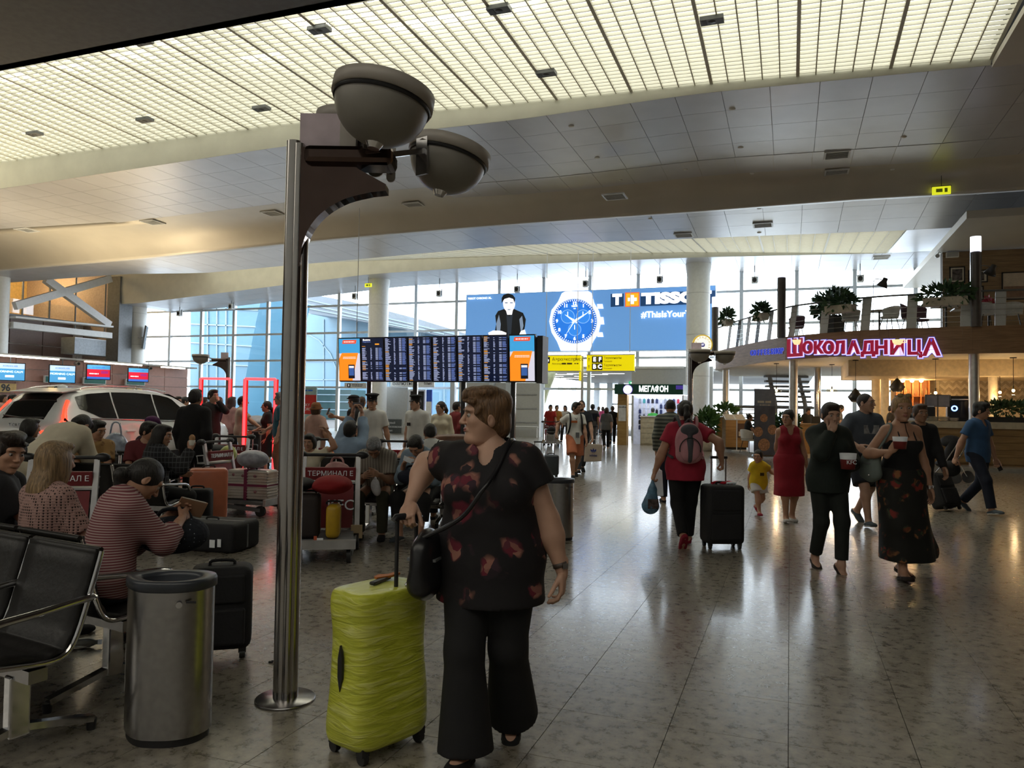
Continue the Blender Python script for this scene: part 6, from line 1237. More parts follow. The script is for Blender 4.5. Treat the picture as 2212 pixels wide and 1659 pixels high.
        for s in (1, -1):
            h_, kn, an_, _ = legs[s]; tt = min(1, max(0, (kn[2]-z1)/(kn[2]-an_[2]+1e-6))); e_ = kn+(an_-kn)*tt if z1 < kn[2] else h_+(kn-h_)*min(1, (h_[2]-z1)/(h_[2]-kn[2])); Bp.append(C(h_, e_-A_(0, 0, .06), rl[0]+.03*k, .088*k, .09)); Bp += [C(kn, kn+A_(0, .001, 0), .085*k, None, .09)] if z1 < kn[2] else []
        if bk_ == 'dress': Bp += [L_(hc+up*T_*.40, (wwd+lb, wd+lb, .17*k), RB, .06)]
        if bo.get('swirl'): Bp += [F(hc-up*.1, c1+A_(*bo['swirl'])*k, pw*.6, hr*.62, fw, .6, .08)]
        Bp += [P_(hc+up*bo.get('waist', .12)*k, up, .35*k), P_(c1, -A_(0, 0, 1))]
        vq_obj(bo.get('name', 'skirt'), [sdf_mesh(Bp, vb)], bm_, r)
    if shoes is not None and not no_feet:
        for s in (1, -1):
            an_, Rf = legs[s][2], legs[s][3]; fp = lambda x, y, z: an_+(Rf @ A_(x, y, z))*k
            sandal = shoes[0] in ('sandal', 'pump')
            pr = footp(s, .007*k) if not sandal else footp(s, .005*k)
            pr += [P_(fp(0, 0, -.074), Rf @ A_(0, 0, -1), .3), P_(fp(0, 0, -.005 if shoes[0] == 'boot' else -.022 if not sandal else -.040), Rf @ A_(0, -.22 if not sandal else -.05, 1), .3)]
            o = vq_obj('shoe', [sdf_mesh(pr, min(vb, .011))], shoes[1], r)
            V, Q = sdf_mesh([L_(fp(0, -.025, -.066), A_(.040, .052, .03)*k, Rf, .02), L_(fp(0, .10, -.066), A_(.049, .085, .03)*k, Rf, .03), L_(fp(0, .04, -.066), A_(.034, .08, .03)*k, Rf, .03), P_(fp(0, 0, -.0775), Rf @ A_(0, 0, -1), .3), P_(fp(0, 0, -.058), Rf @ A_(0, 0, 1), .3)], .009); vq_obj('sole', [(V, Q)], sole or shoes[1], o)
    if extra: extra(P, r)
    return P
def wl(P, v): return P.root.matrix_basis @ Vector([float(x) for x in v])      # person's local point -> hall
def tolocal(loc, face, p): a = facing(face); v = Vector(p)-Vector(loc); c, s = math.cos(a), math.sin(a); return A_(v.x*c+v.y*s, -v.x*s+v.y*c, v.z)
# ================================================================= DISPLAY CAR
def camxy(x, d): v = _r0*x+_f0*d; return Vector((v.x, v.y, 0))
M_CARW = mat('car_white', (.80, .82, .82), .22, 0, var=.01, coat=.6); M_CGL = mat('car_glass', (.008, .009, .010), .05, 0, var=.0, spec=.8); M_CTRIM = mat('car_trim', (.02, .02, .02), .4); M_TAIL = mat('tail_lamp', (.75, .02, .01), .2, 0, var=.05, emit=2.6, ecol=(1, .05, .02)); M_TYRE = mat('tyre', (.02, .02, .02), .8)
cp_ = camxy(-7.99, 15.72)
pod = thing('car_podium', 'low dark platform under the white display car', 'podium', cp_, YAW+math.radians(72)); MB().bb((-2.7, -1.35, 0), (2.7, 1.35, .15)).build('deck', M_DGREY, pod, bevel=.02); MB().bb((-2.72, -1.37, .02), (2.72, 1.37, .05)).build('edge_strip', M_BRUSH, pod)
car = thing('display_car', 'white sport utility car on a low podium, red tail lamps lit', 'car', cp_+Vector((0, 0, .15)), YAW+math.radians(72))
sx_ = [-2.36, -2.34, -2.27, -2.15, -2.0, -1.8, -1.5, -1.0, -.4, .2, .6, .9, 1.15, 1.32, 1.45, 1.8, 2.1, 2.27, 2.34, 2.37]
sb_ = [.62, .90, 1.0, 1.05, 1.07, 1.07, 1.06, 1.04, 1.02, 1.0, 1.0, 1.0, 1.0, 1.01, 1.02, .98, .92, .80, .66, .50]
sr_ = [.66, .93, 1.03, 1.20, 1.40, 1.54, 1.61, 1.655, 1.66, 1.63, 1.56, 1.44, 1.28, 1.15, 1.085, 1.03, .96, .84, .69, .52]
sw_ = [.80, .88, .91, .93, .94, .95, .95, .95, .95, .95, .95, .95, .95, .945, .94, .93, .89, .82, .74, .66]
sq_ = [.74, .78, .72, .66, .64, .63, .63, .63, .63, .63, .64, .66, .70, .76, .80, .80, .76, .70, .64, .58]
def ring(x):
    b, r, w, rw = (float(np.interp(x, sx_, a)) for a in (sb_, sr_, sw_, sq_))
    return [(0, .24), (w*.82, .24), (w*.97, .32), (w, .52), (w*1.0, .74), (w*.985, b-.04), (w*.955, b), (rw+(w*.93-rw)*.42, b+(r-b)*.58), (rw+.02, r-.035*min(1, (r-b)*4)), (rw*.82, r), (0, r+.018)]
rows = []
for x in list(np.linspace(-2.36, -1.5, 14))+list(np.linspace(-1.4, 1.0, 14))+list(np.linspace(1.08, 2.37, 18)):
    h = ring(x); rows.append([(x, -y, z) for y, z in h]+[(x, y, z) for y, z in h[::-1][1:]])
mb = MB().grid(rows); n = len(rows[0]); mb.add(rows[0], [tuple(range(n))]); mb.add(rows[-1], [tuple(range(n-1, -1, -1))])
mb.build('body_shell', M_CARW, car, smooth=False, fixn=True)
def side_pt(x, t, s, off=.006):
    h = ring(x); pts_ = h[6:10]; seg = t*(len(pts_)-1); i = min(int(seg), len(pts_)-2); f_ = seg-i; y = pts_[i][0]*(1-f_)+pts_[i+1][0]*f_; z = pts_[i][1]*(1-f_)+pts_[i+1][1]*f_; return (x, s*(y+off), z+off*.3)
for s in (-1, 1):
    for a, b, nm in ((-1.78, -1.02, 'quarter_window'), (-.98, .02, 'rear_door_window'), (.06, 1.02, 'front_door_window')):
        rows = []
        for x in np.linspace(a, b, 10):
            t1 = .60 if x < .55 else .60*(1-(x-.55)/.62); t0 = .04+(.0 if x > -1.4 else (-1.4-x)*.5); t1 = max(t1, t0+.02); rows.append([side_pt(x, t0+(t1-t0)*q_, s) for q_ in np.linspace(0, 1, 5)])
        MB().grid(rows).build(nm, M_CGL, car)
    MB().tube([side_pt(x, .02, s, .01) for x in np.linspace(-1.8, 1.1, 16)], .010, 6).build('window_trim', M_CHROME, car)
    for x in (-1.0, .04, 1.06): MB().tube([(x-.02, s*.962, .36), (x, s*.967, .7), (x+.0, s*.948, 1.0)], .004, 5).build('door_gap', M_CTRIM, car)
    for x in (-.75, .28): MB().box((x, s*.965, .84), (.22, .03, .03)).build('door_handle', M_CARW, car, bevel=.008)
    MB().sph((.95, s*1.03, 1.06), (.10, .11, .07), 12).build('side_mirror', M_CARW, car)
    MB().bb((-2.0, s*.93-.03, .28), (2.0, s*.93+.03, .42)).build('sill_trim', M_CTRIM, car)
    MB().tube([(x, s*.60, float(np.interp(x, sx_, sr_))+.045) for x in np.linspace(-1.75, .5, 10)], .014, 6).build('roof_rail', M_CHROME, car)
    # tail lamp following the pillar
    pth = [Vector(side_pt(x, t, s, .005)) for x, t in ((-1.93, .62), (-2.02, .42), (-2.10, .22), (-2.17, .02))]+[Vector((-2.26, s*.915, .98)), Vector((-2.30, s*.885, .90)), Vector((-2.345, s*.76, .86)), Vector((-2.37, s*.58, .85))]
    MB().tube(catmull(pth, 4), [.035]*8+[.045]*6+[.055]*7+[.05]*4+[.03]*4, 8).build('tail_lamp', M_TAIL, car)
    MB().prism([(-2.24, .78), (-1.96, .80), (-2.12, 1.02), (-2.2, 1.1), (-2.25, 1.0)], 'y', s*.915, s*.938).build('lamp_corner', M_CGL, car, fixn=True)
    for x in (-1.43, 1.44):
        wv = MB().lathe([(.20, -.11), (.33, -.11), (.37, -.08), (.37, .08), (.33, .11), (.20, .11)], n=28, R=Matrix.Rotation(math.pi/2, 3, 'X')).build('tyre', M_TYRE, car); wv.location = (x, s*.84, .37)
        MB().lathe([(0, -.10), (.07, -.10), (.09, -.07), (.20, -.10), (.25, -.11), (.25, .1), (0, .1)], n=20, R=Matrix.Rotation(s*-math.pi/2, 3, 'X') if False else Matrix.Rotation(math.pi/2, 3, 'X')).build('rim', M_BRUSH, wv)
rows = [[(x-.012, y, float(np.interp(x, sx_, sr_))+.012-.06*(y/.62)**4) for y in np.linspace(-.60, .60, 9)] for x in np.linspace(-2.235, -1.82, 8)]
MB().grid(rows).build('rear_window', M_CGL, car)
rows = [[(x+.004, y, float(np.interp(x, sx_, sr_))+.014) for y in np.linspace(-.62, .62, 7)] for x in np.linspace(.58, 1.3, 7)]; MB().grid(rows).build('windscreen', M_CGL, car)
MB().prism([(-2.02, 1.565), (-1.6, 1.64), (-1.6, 1.60), (-2.0, 1.54)], 'y', -.62, .62).build('roof_spoiler', M_CARW, car, fixn=True, bevel=.01)
MB().tube([(-2.25, -.5, 1.10), (-2.26, 0, 1.09), (-2.25, .45, 1.13)], .012, 6).build('wiper', M_CTRIM, car)
MB().bb((-2.40, -.27, .70), (-2.365, .27, .83)).build('number_plate', M_BLACK, car); o = text('XC60', .12, M_SIGNW, car, (-2.405, 0, .765), 'plate_lettering', .002, .002, rotz=-math.pi/2)
o = text('V O L V O', .075, M_CHROME, car, (-2.365, 0, .965), 'badge_lettering', .006, .002, rotz=-math.pi/2)
MB().bb((-2.42, -.84, .30), (-2.30, .84, .56)).build('rear_bumper', M_CARW, car, bevel=.04); MB().bb((-2.43, -.6, .30), (-2.40, .6, .40)).build('bumper_trim', M_CTRIM, car)
MB().sph((-1.45, 0, 1.66), (.12, .03, .05), 10).build('roof_fin', M_CARW, car)
for s in (-1, 1): MB().sph((2.16, s*.72, .76), (.16, .14, .07), 10).build('head_lamp', M_CHROME, car)
# ================================================================= BENCH SEATS
M_SLING = mat('black_leather', (.009, .008, .0075), .48, 0, var=.2, bump=.2, bscale=40); 
def sling_seat(parent, x):
    prof_ = [(.30, .42), (.24, .455), (.10, .44), (-.08, .415), (-.17, .43), (-.22, .50), (-.27, .66), (-.315, .82), (-.325, .86)]
    cv = catmull([(0, a, b) for a, b in prof_], 3)
    rows = [[(x+u, p.y, p.z+.010*math.sin(i*1.9)) for u in np.linspace(-.265, .265, 7)] for i, p in enumerate(cv)]
    o = MB().grid(rows).build('sling', M_SLING, parent); md = o.modifiers.new('t', 'SOLIDIFY'); md.thickness = .028
    for s in (-1, 1): MB().tube([(x+s*.275, p.y, p.z) for p in cv], .013, 8).build('side_rail', M_CHROME, parent)
    MB().tube([(x-.27, -.325, .865), (x+.27, -.325, .865)], .014, 6).build('top_rail', M_SLING, parent)
def arm(parent, x):
    MB().tube(catmull([(x, .26, .40), (x, .25, .50), (x, .22, .585), (x, .14, .625), (x, -.05, .64), (x, -.26, .66), (x, -.29, .655)], 4), .017, 8).build('armrest', M_CHROME, parent)
def pedestal(parent, x):
    MB().bb((x-.03, -.09, .09), (x+.03, .0, .36)).build('column', M_CHROME, parent, bevel=.01)
    for s in (-1, 1): MB().bar((x, -.045, .13), (x, -.045+s*.34, .055), .05, .03).build('foot', M_CHROME, parent); MB().cyl((x, -.045+s*.34, 0), (x, -.045+s*.34, .05), .02, .025, n=10).build('glide', M_BLACK, parent)
def bench(xd, face, n, label, arms_=True):
    r = thing('tandem_bench', label, 'bench', camxy(*xd), facing(face)); W = .575
    MB().bb((-n*W/2, -.09, .345), (n*W/2, -.01, .40)).build('beam', M_CHROME if False else M_BRUSH, r)
    for k in range(n): sling_seat(r, -n*W/2+W*(k+.5))
    for k in range(n+1): arm(r, -n*W/2+W*k)
    for x in ([-n*W/2+W*.25, n*W/2-W*.25] if n > 1 else [0]): pedestal(r, x)
    return r
# row axis of the two benches in front: back to back
ax_ = Vector((.8713, -.4907))
def along(p, t): return (p[0]+ax_.x*t, p[1]+ax_.y*t)
B_A = bench(along((-2.28, 3.40), -.575*1.0), -29.4, 3, 'black leather bench showing its seat fronts beside the steel litter bin')
B_B = bench(along((-2.22, 4.25), -.575*1.0), 150.6, 3, 'black leather bench under the blonde woman and the striped woman')
B_C = bench((-4.29, 8.66), 172, 2, 'black bench with chrome rails under the woman in the plaid shirt')
B_D = bench((-4.90, 9.58), 25, 2, 'black bench under the men in yellow and red shirts')
B_E = bench((-1.02, 9.1), -12, 3, 'black bench under the grey-haired man and the man in pale blue')
B_F = bench((-1.59, 10.27), 172, 3, 'black bench behind the terminal trolleys, under the photographer')
B_G = bench((-5.37, 10.85), 170, 2, 'black bench under the person in the purple cap')
B_H = bench((-6.32, 9.75), 150, 2, 'black bench under the black-haired person beside the car')
B_I = bench((-2.48, 9.45), 5, 1, 'single black seat under the girl in the white top')
B_J = bench((-3.63, 5.45), 165, 1, 'single black seat under the person with the dark bun')
def seat(b, k=0, y=-.04): n_ = sum(1 for c in b.children if c.name.startswith('sling')); p = b.matrix_basis @ Vector((-n_*.575/2+.575*(k+.5), y, 0)); return p
# ================================================================= LITTER BINS
M_BINTOP = mat('bin_lid', (.035, .04, .05), .35)
def bin_(base, rz, label, w=.40, h=.74):
    r = thing('litter_bin', label, 'bin', base, rz)
    pl_ = []
    for i in range(40):
        a = 2*math.pi*i/40; x = math.cos(a); y = math.sin(a); e = .80; X_p = abs(x)**e*(1 if x > 0 else -1); Y_p = abs(y)**.95*(1 if y > 0 else -1)*(.62 if y > 0 else .78); taper = 1-.62*max(0, -x)**2.2
        pl_.append((X_p*w/2, Y_p*w/2*taper))
    def ringz(s, z): return [(x*s, y*s, z) for x, y in pl_]
    def loft(levels, nm, m):
        V = [p for lv in levels for p in lv]; n_ = 40; F_ = [(k*n_+i, k*n_+(i+1) % n_, (k+1)*n_+(i+1) % n_, (k+1)*n_+i) for k in range(len(levels)-1) for i in range(n_)]; return MB().add(V, F_, 0, True).build(nm, m, r)
    loft([ringz(1, .035), ringz(1, h-.04)], 'shell', M_BRUSH); loft([ringz(.95, 0), ringz(.95, .04)], 'plinth', M_BLACK)
    loft([ringz(1.0, h-.05), ringz(1.05, h-.045), ringz(1.05, h-.012), ringz(1.02, h), ringz(.72, h-.005), ringz(.68, h-.02), ringz(.64, h-.30), ringz(.02, h-.32)], 'lid', M_BINTOP)
    MB().cyl((w*.26, -w*.375, h-.10), (w*.27, -w*.40, h-.10), .014, n=14).build('lock', M_CHROME, r); MB().bb((w*.33, -w*.355, h-.095), (w*.44, -w*.345, h-.085)).build('slot', M_BLACK, r)
    MB().bb((-w*.502, -.008, .2), (-w*.49, .008, .42)).build('hinge', M_CHROME, r)
    return r
bin_(base_at(381, 3.62), YAW, 'brushed steel litter bin with a dark oval lid in front of the bench'); bin_(base_at(1204, 9.15), YAW, 'brushed steel litter bin behind the walking woman in the floral blouse', .42, .72)
# ================================================================= LUGGAGE
M_BLKFAB = mat('black_fabric', (.012, .012, .014), .75, bump=.3, bscale=50); M_WHEEL = mat('wheel_black', (.02, .02, .02), .5)
def suitcase(base, rz, size, m, label, handle=.0, wheels=4, ribs=0, trim=None, tilt=0.0, pocket=False, bevel=.05, lying=False, cat='suitcase', name='suitcase', straps=None, z=0.0):
    w, d, h = size; r = thing(name, label, cat, base, rz)
    if tilt: r.rotation_euler = (math.radians(tilt), 0, rz)
    wh = .055 if wheels else 0
    MB().bb((-w/2, -d/2, wh), (w/2, d/2, wh+h)).build('shell', m, r, bevel=min(bevel, d*.3), seg=3, smooth=True)
    if ribs:
        for k in range(ribs): zz = wh+h*.08+(h*.84)*k/(ribs-1); MB().bb((-w/2-.008, -d/2-.011, zz-.009), (w/2+.008, d/2+.011, zz+.009)).build('rib', m, r)
    if trim: 
        MB().bb((-w/2-.003, -.012, wh+.03), (w/2+.003, .012, wh+h-.03)).build('zip_band', trim, r); MB().bb((-w/2+.04, -.012, wh+h-.004), (w/2-.04, .012, wh+h+.003)).build('zip_band', trim, r)
    if pocket: MB().bb((-w*.40, -d/2-.025, wh+h*.08), (w*.40, -d/2+.01, wh+h*.52)).build('front_pocket', m, r, bevel=.015); MB().bb((-w*.38, -d/2-.018, wh+h*.58), (w*.38, -d/2+.01, wh+h*.92)).build('front_pocket', m, r, bevel=.012)
    MB().tube(catmull([(-.07, 0, wh+h-.005), (-.06, 0, wh+h+.025), (.06, 0, wh+h+.025), (.07, 0, wh+h-.005)], 3), .010, 6).build('top_handle', M_BLKFAB, r)
    if handle:
        yb = d/2-.03
        for s in (-1, 1): MB().cyl((s*.085, yb, wh+h-.05), (s*.085, yb, wh+h+handle), .010, n=8).build('handle_tube', M_BRUSH, r)
        MB().cyl((-.10, yb, wh+h+handle), (.10, yb, wh+h+handle), .017, n=10).build('handle_grip', M_BLACK, r)
    for s in ((-1, -1), (1, -1), (-1, 1), (1, 1))[:wheels]:
        MB().cyl((s[0]*(w/2-.05)-.016, s[1]*(d/2-.05), .026), (s[0]*(w/2-.05)+.016, s[1]*(d/2-.05), .026), .026, n=14).build('wheel', M_WHEEL, r); MB().bb((s[0]*(w/2-.05)-.022, s[1]*(d/2-.05)-.02, .035), (s[0]*(w/2-.05)+.022, s[1]*(d/2-.05)+.02, wh+.02)).build('caster', M_WHEEL, r)
    return r
# the film-wrapped suitcase
def wrap_mat():
    m, nt, b, t = mat_new('lime_film'); mp = nd(nt, 'ShaderNodeMapping'); mp.inputs['Rotation'].default_value = (.2, .5, .1); mp.inputs['Scale'].default_value = (2.5, 2.5, 16)
    n1 = nd(nt, 'ShaderNodeTexNoise', Scale=2.4, Detail=5.0, Distortion=.8); r = ramp(nt, [(.22, (.40, .45, .03)), (.52, (.58, .61, .06)), (.80, (.78, .80, .30))])
    L = nt.links.new; L(t.outputs['Object'], mp.inputs[0]); L(mp.outputs[0], n1.inputs['Vector']); L(n1.outputs['Fac'], r.inputs[0]); L(r.outputs[0], b.inputs['Base Color'])
    bp = nd(nt, 'ShaderNodeBump', Strength=.55, Distance=.02); L(n1.outputs['Fac'], bp.inputs['Height']); L(bp.outputs[0], b.inputs['Normal']); b.inputs['Roughness'].default_value = .28; b.inputs['Specular IOR Level'].default_value = .6
    return m
M_LIME = wrap_mat(); wc_ = camxy(-.588, 3.53)
ws = thing('wrapped_suitcase', 'large suitcase wrapped in lime yellow film, pulled by the walking woman', 'suitcase', wc_, YAW+math.radians(48.6))
hw_, hd_, z0_, z1_ = .215, .145, .05, .735
prims = []
for zz, sxx in ((.12, 1.0), (.26, 1.0), (.42, .95), (.56, .97), (.68, 1.0)):
    pass
def wrapped():
    n = 24; lv = []
    for z, s, o in ((.05, .80, 0), (.055, .94, 0), (.09, 1.02, .004), (.16, 1.03, .004), (.28, .98, 0), (.42, .93, -.004), (.54, .935, -.004), (.64, .97, 0), (.695, .985, .0), (.72, .95, 0), (.735, .86, 0)):
        rng_ = []
        for i in range(n):
            a = 2*math.pi*(i+.5)/n; c, s_ = math.cos(a), math.sin(a); p = 5.5; rr = (abs(c)**p+abs(s_)**p)**(-1/p); wob = 1+.012*math.sin(7*z*9+i*1.3)+.008*math.sin(i*2.1+z*31)
            rng_.append((c*rr*hw_*s*wob+.006*math.sin(z*22+i), s_*rr*hd_*s*wob, z))
        lv.append(rng_)
    V = [p for l in lv for p in l]; Fc = [(k*n+i, k*n+(i+1) % n, (k+1)*n+(i+1) % n, (k+1)*n+i) for k in range(len(lv)-1) for i in range(n)]+[tuple(range(n-1, -1, -1)), tuple(range((len(lv)-1)*n, len(lv)*n))]
    o = MB().add(V, Fc, 0, True).build('wrapped_shell', M_LIME, ws, fixn=True); md = o.modifiers.new('s', 'SUBSURF'); md.levels = 2; md.render_levels = 2
wrapped()
slit = MB(); slit.prism([(0, .30), (.016, .36), (.017, .44), (.004, .50), (-.012, .45), (-.014, .36)], 'x', -.2165, -.205); o = slit.build('side_handle_slit', M_BLACK, ws, fixn=True)
MB().box((.015, .02, .745), (.15, .03, .016), (0, 0, .35)).build('top_handle', M_BLACK, ws, bevel=.006); MB().prism([(-.02, -.02), (.06, -.03), (.13, -.01), (.12, .02), (.07, .005), (.03, .03), (-.01, .01)], 'z', .742, .752).build('torn_film', mat('orange_rag', (.45, .13, .02), .6), ws, fixn=True).location = (.02, .05, .006)
for x in (.02, .135): MB().cyl((x, -.085, .70), (x, -.085, 1.035), .0095, n=12).build('handle_tube', M_BLACK, ws)
MB().tube([(.0, -.085, 1.03), (.01, -.085, 1.045), (.145, -.085, 1.045), (.155, -.085, 1.03)], .016, 10).build('handle_grip', M_BLACK, ws)
for sx2, sy2 in ((-1, -1), (1, -1), (-1, 1), (1, 1)): MB().cyl((sx2*.16-.013, sy2*.10, .028), (sx2*.16+.013, sy2*.10, .028), .028, n=16).build('wheel', M_WHEEL, ws); MB().bb((sx2*.16-.02, sy2*.10-.022, .04), (sx2*.16+.02, sy2*.10+.022, .075)).build('caster', M_WHEEL, ws)
GRIP1 = ws.matrix_basis @ Vector((.078, -.085, 1.045))
# others standing about
suitcase(base_at(490, 4.75), YAW+.3, (.36, .24, .50), M_BLKFAB, 'soft black cabin suitcase standing behind the steel bin', pocket=True)
s_ = suitcase(base_at(466, 8.25), YAW+math.radians(-12), (.84, .52, .30), M_BLKFAB, 'big black suitcase lying flat on the floor by the bench', wheels=0, trim=M_DGREY); tg = MB().bb((-.02, -.29, .06), (.04, -.285, .14)).bb((.07, -.29, .07), (.11, -.285, .15)).build('luggage_tag', M_SIGNW, s_); tg.location = (.18, 0, 0)
M_ORG = mat('coral_shell', (.62, .20, .11), .3, var=.08, coat=.3); suitcase(base_at(455, 9.9), YAW+math.radians(25), (.46, .28, .66), M_ORG, 'coral orange hard suitcase standing beside the black lying case', trim=M_DGREY)
suitcase(base_at(432, 9.3), YAW+math.radians(10), (.34, .24, .46), M_BLKFAB, 'small black suitcase in front of the coral suitcase', wheels=2)
# red suitcase under the backpack woman's grip etc. (walking travellers)
S42 = base_at(1561, 8.75); suitcase(S42, YAW+.08, (.44, .30, .66), M_BLKFAB, 'tall black suitcase wheeled by the woman with the pink backpack', handle=.30, pocket=True); 
rg = thing('red_ribbon', 'red scarf tied on the black suitcase top', 'scarf', S42+Vector((0, 0, .718)), YAW); MB().tube(catmull([(-.12, -.02, .012), (-.05, .02, .02), (.02, -.01, .014), (.08, .03, .022), (.12, 0, .012)], 4), [.016]*17, 6).build('cloth', cloth('ribbon', '#c01830'), rg); MB().tube(catmull([(.04, 0, .012), (.10, -.03, .02), (.16, .02, .012)], 4), .012, 6).build('white_tail', M_SIGNW, rg)
S49 = base_at(2050, 12.35); suitcase(S49, YAW+math.radians(20), (.40, .26, .56), M_BLKFAB, 'black trolley suitcase tilted behind the man in the blue shirt', handle=.34, wheels=2, tilt=-24, pocket=True)
S32 = base_at(1192, 17.2); suitcase(S32, YAW+.1, (.34, .22, .46), mat('slate_shell', (.035, .045, .055), .4), 'slate cabin suitcase wheeled by the man in orange shorts', handle=.50); suitcase(base_at(1166, 17.6), YAW+.35, (.30, .20, .42), M_BLKFAB, 'second dark cabin suitcase behind the slate one', handle=.30)
# ================================================================= TROLLEYS
M_TRED = mat('trolley_red', (.20, .02, .025), .5); M_TRED2 = mat('trolley_bright_red', (.42, .02, .03), .5); M_ALU = mat('trolley_aluminium', (.55, .55, .56), .35, .7)
def trolley(base, rz, label, red=M_TRED, kfc=False):
    r = thing('luggage_trolley', label, 'trolley', base, rz)
    MB().prism([(-.32, -.45), (.32, -.45), (.26, .42), (-.26, .42)], 'z', .16, .20).build('deck', M_DGREY, r, fixn=True); MB().bb((-.34, -.47, .15), (.34, -.43, .24)).build('bumper', M_ALU, r)
    for s in (-1, 1):
        MB().bar((s*.30, .40, .18), (s*.29, .56, .98), .05, .035).build('upright', M_ALU, r); MB().cyl((s*.27-.02, -.35, .075), (s*.27+.02, -.35, .075), .075, n=18).build('wheel', M_WHEEL, r); MB().cyl((s*.30-.025, .36, .09), (s*.30+.025, .36, .09), .09, n=18).build('wheel', M_WHEEL, r); MB().bar((s*.28, -.36, .09), (s*.28, .38, .14), .05, .05).build('frame_rail', M_DGREY, r)
        MB().sph((s*.33, .58, 1.0), (.075, .05, .045), 12).build('grip_end', M_BLACK, r)
    MB().cyl((-.33, .57, 1.0), (.33, .57, 1.0), .018, n=10).build('push_bar', M_BLACK, r)
    MB().box((0, .50, .80), (.54, .03, .14), (math.radians(8), 0, 0)).build('name_board', red, r, bevel=.005)
    MB().box((0, .59, .70), (.56, .17, .02)).build('basket_floor', M_ALU, r)
    for k in range(5): MB().tube([(-.27+k*.135, .67, .70), (-.27+k*.135, .69, .80)], .006, 5).build('basket_wire', M_ALU, r)
    MB().tube([(-.28, .69, .80), (.28, .69, .80)], .008, 6).build('basket_rim', M_ALU, r)
    MB().bar((0, .42, .22), (0, .50, .68), .50, .015).build('back_panel', red, r)
    text('ТЕРМИНАЛ Е', .075, M_SIGNW, r, (0, .478, .80)); bars(r, 0, .482, .848, .24, .016, M_SIGNW)
    if kfc: text('KFC', .16, M_SIGNW, r, (.12, .435, .46))
    for s in (-1, 1): MB().bb((s*.30-.06, .33, .12), (s*.30+.06, .37, .26)).build('caution_label', mat('label_tan', (.55, .42, .25), .6), r)
    return r
def trolley_front(base, rz, label, **kw): return trolley(base, rz, label, **kw)
T1 = base_at(708, 7.9); trolley(T1, YAW+math.radians(8), 'loaded luggage trolley with a dark red terminal board, beside the seated grey-haired man', M_TRED, True)
T2 = base_at(462, 12.2); trolley(T2, YAW+math.radians(-12), 'luggage trolley carrying black bags behind the woman in plaid', M_TRED)
T3 = base_at(866, 11.4); trolley(T3, YAW+math.radians(4), 'bright red trolley behind the two seated men', M_TRED2)
T4 = base_at(545, 10.9); trolley(T4, YAW+math.radians(75), 'trolley carrying the silver ribbed suitcase', M_TRED)
T5 = base_at(1008, 11.8); trolley(T5, YAW+math.radians(14), 'trolley carrying a big brown leather bag', M_TRED)
T6 = base_at(1192, 31.0); trolley(T6, YAW, 'far luggage trolley pushed by the man in the red shirt', M_TRED)
T7 = base_at(700, 11.6); trolley(T7, YAW+math.radians(-8), 'trolley with an orange bag behind the girl', M_TRED)
T8 = base_at(96, 6.9); trolley(T8, YAW+math.radians(12), 'empty trolley with a pale frame behind the blonde woman', M_TRED)
T9 = base_at(556, 18.6); trolley(T9, YAW+math.radians(20), 'trolley stacked with a grey bundle behind the neon frame', M_TRED2)
def on_t(T, rz, x, y, z=.20): c, s = math.cos(rz), math.sin(rz); return T+Vector((x*c-y*s, x*s+y*c, z))
# loads
def softbag(loc, r3, m, label, name='bag', cat='bag', rz=0.0, seed=0, strap=True, z0=0.0):
    rg = random.Random(seed); r = thing(name, label, cat, loc, rz); a, b, c = r3
    pr = [L_((0, 0, c*.95), (a, b, c), None, .05)]+[L_((rg.uniform(-.5, .5)*a, rg.uniform(-.5, .5)*b, c*rg.uniform(.6, 1.3)), (a*.55, b*.6, c*.5), None, .03) for _ in range(6)]+[P_((0, 0, 0), (0, 0, -1))]
    vq_obj('bag_body', [sdf_mesh(pr, max(.012, min(r3)/9))], m, r)
    if strap: MB().tube(catmull([(-a*.5, 0, c*1.7), (-a*.3, 0, c*2.3), (a*.3, 0, c*2.3), (a*.5, 0, c*1.7)], 4), .012, 6).build('strap', m, r)
    MB().tube([(-a*.7, -b*.5, c*1.35), (0, -b*.62, c*1.55), (a*.7, -b*.5, c*1.35)], .006, 5).build('zip', M_DGREY, r)
    return r
M_SILV = mat('silver_ribbed', (.56, .52, .47), .32, .5, var=.08)
sv = suitcase(on_t(T4, YAW+math.radians(75), 0, -.03, .20), YAW+math.radians(-14), (.66, .30, .42), M_SILV, 'silver ribbed suitcase with a burgundy strap on a trolley', wheels=0, ribs=10, bevel=.04)
M_BURG = mat('strap_burgundy', (.16, .01, .05), .6); MB().bb((-.335, -.162, .19), (.335, .162, .225)).build('strap', M_BURG, sv); MB().bb((-.03, -.163, -.002), (.02, .163, .43)).build('strap', M_BURG, sv)
for x, z in ((-.2, .35), (-.05, .34), (.14, .34), (.0, .12), (.15, .12)): MB().sph((x, -.158, z), (.028, .006, .022), 8).build('sticker', mat('sticker', (.25, .10, .12), .5, var=.5), sv)
softbag(base_at(590, 11.3)+Vector((0, 0, .60)) if False else on_t(T4, YAW+math.radians(75), .0, -.03, .64), (.24, .18, .13), mat('grey_plastic', (.30, .31, .36), .4, var=.3, scale=12, bump=.6, bscale=20), 'crumpled grey plastic bag on top of the silver suitcase', seed=3, strap=False)
softbag(on_t(T2, YAW-.2, -.02, .0, .20), (.27, .30, .24), M_BLKFAB, 'black soft bag piled on the trolley', seed=4); softbag(on_t(T2, YAW-.2, .04, .0, .70), (.20, .2, .10), M_BLKFAB, 'flat black bag on top of the trolley pile', seed=5, strap=False)
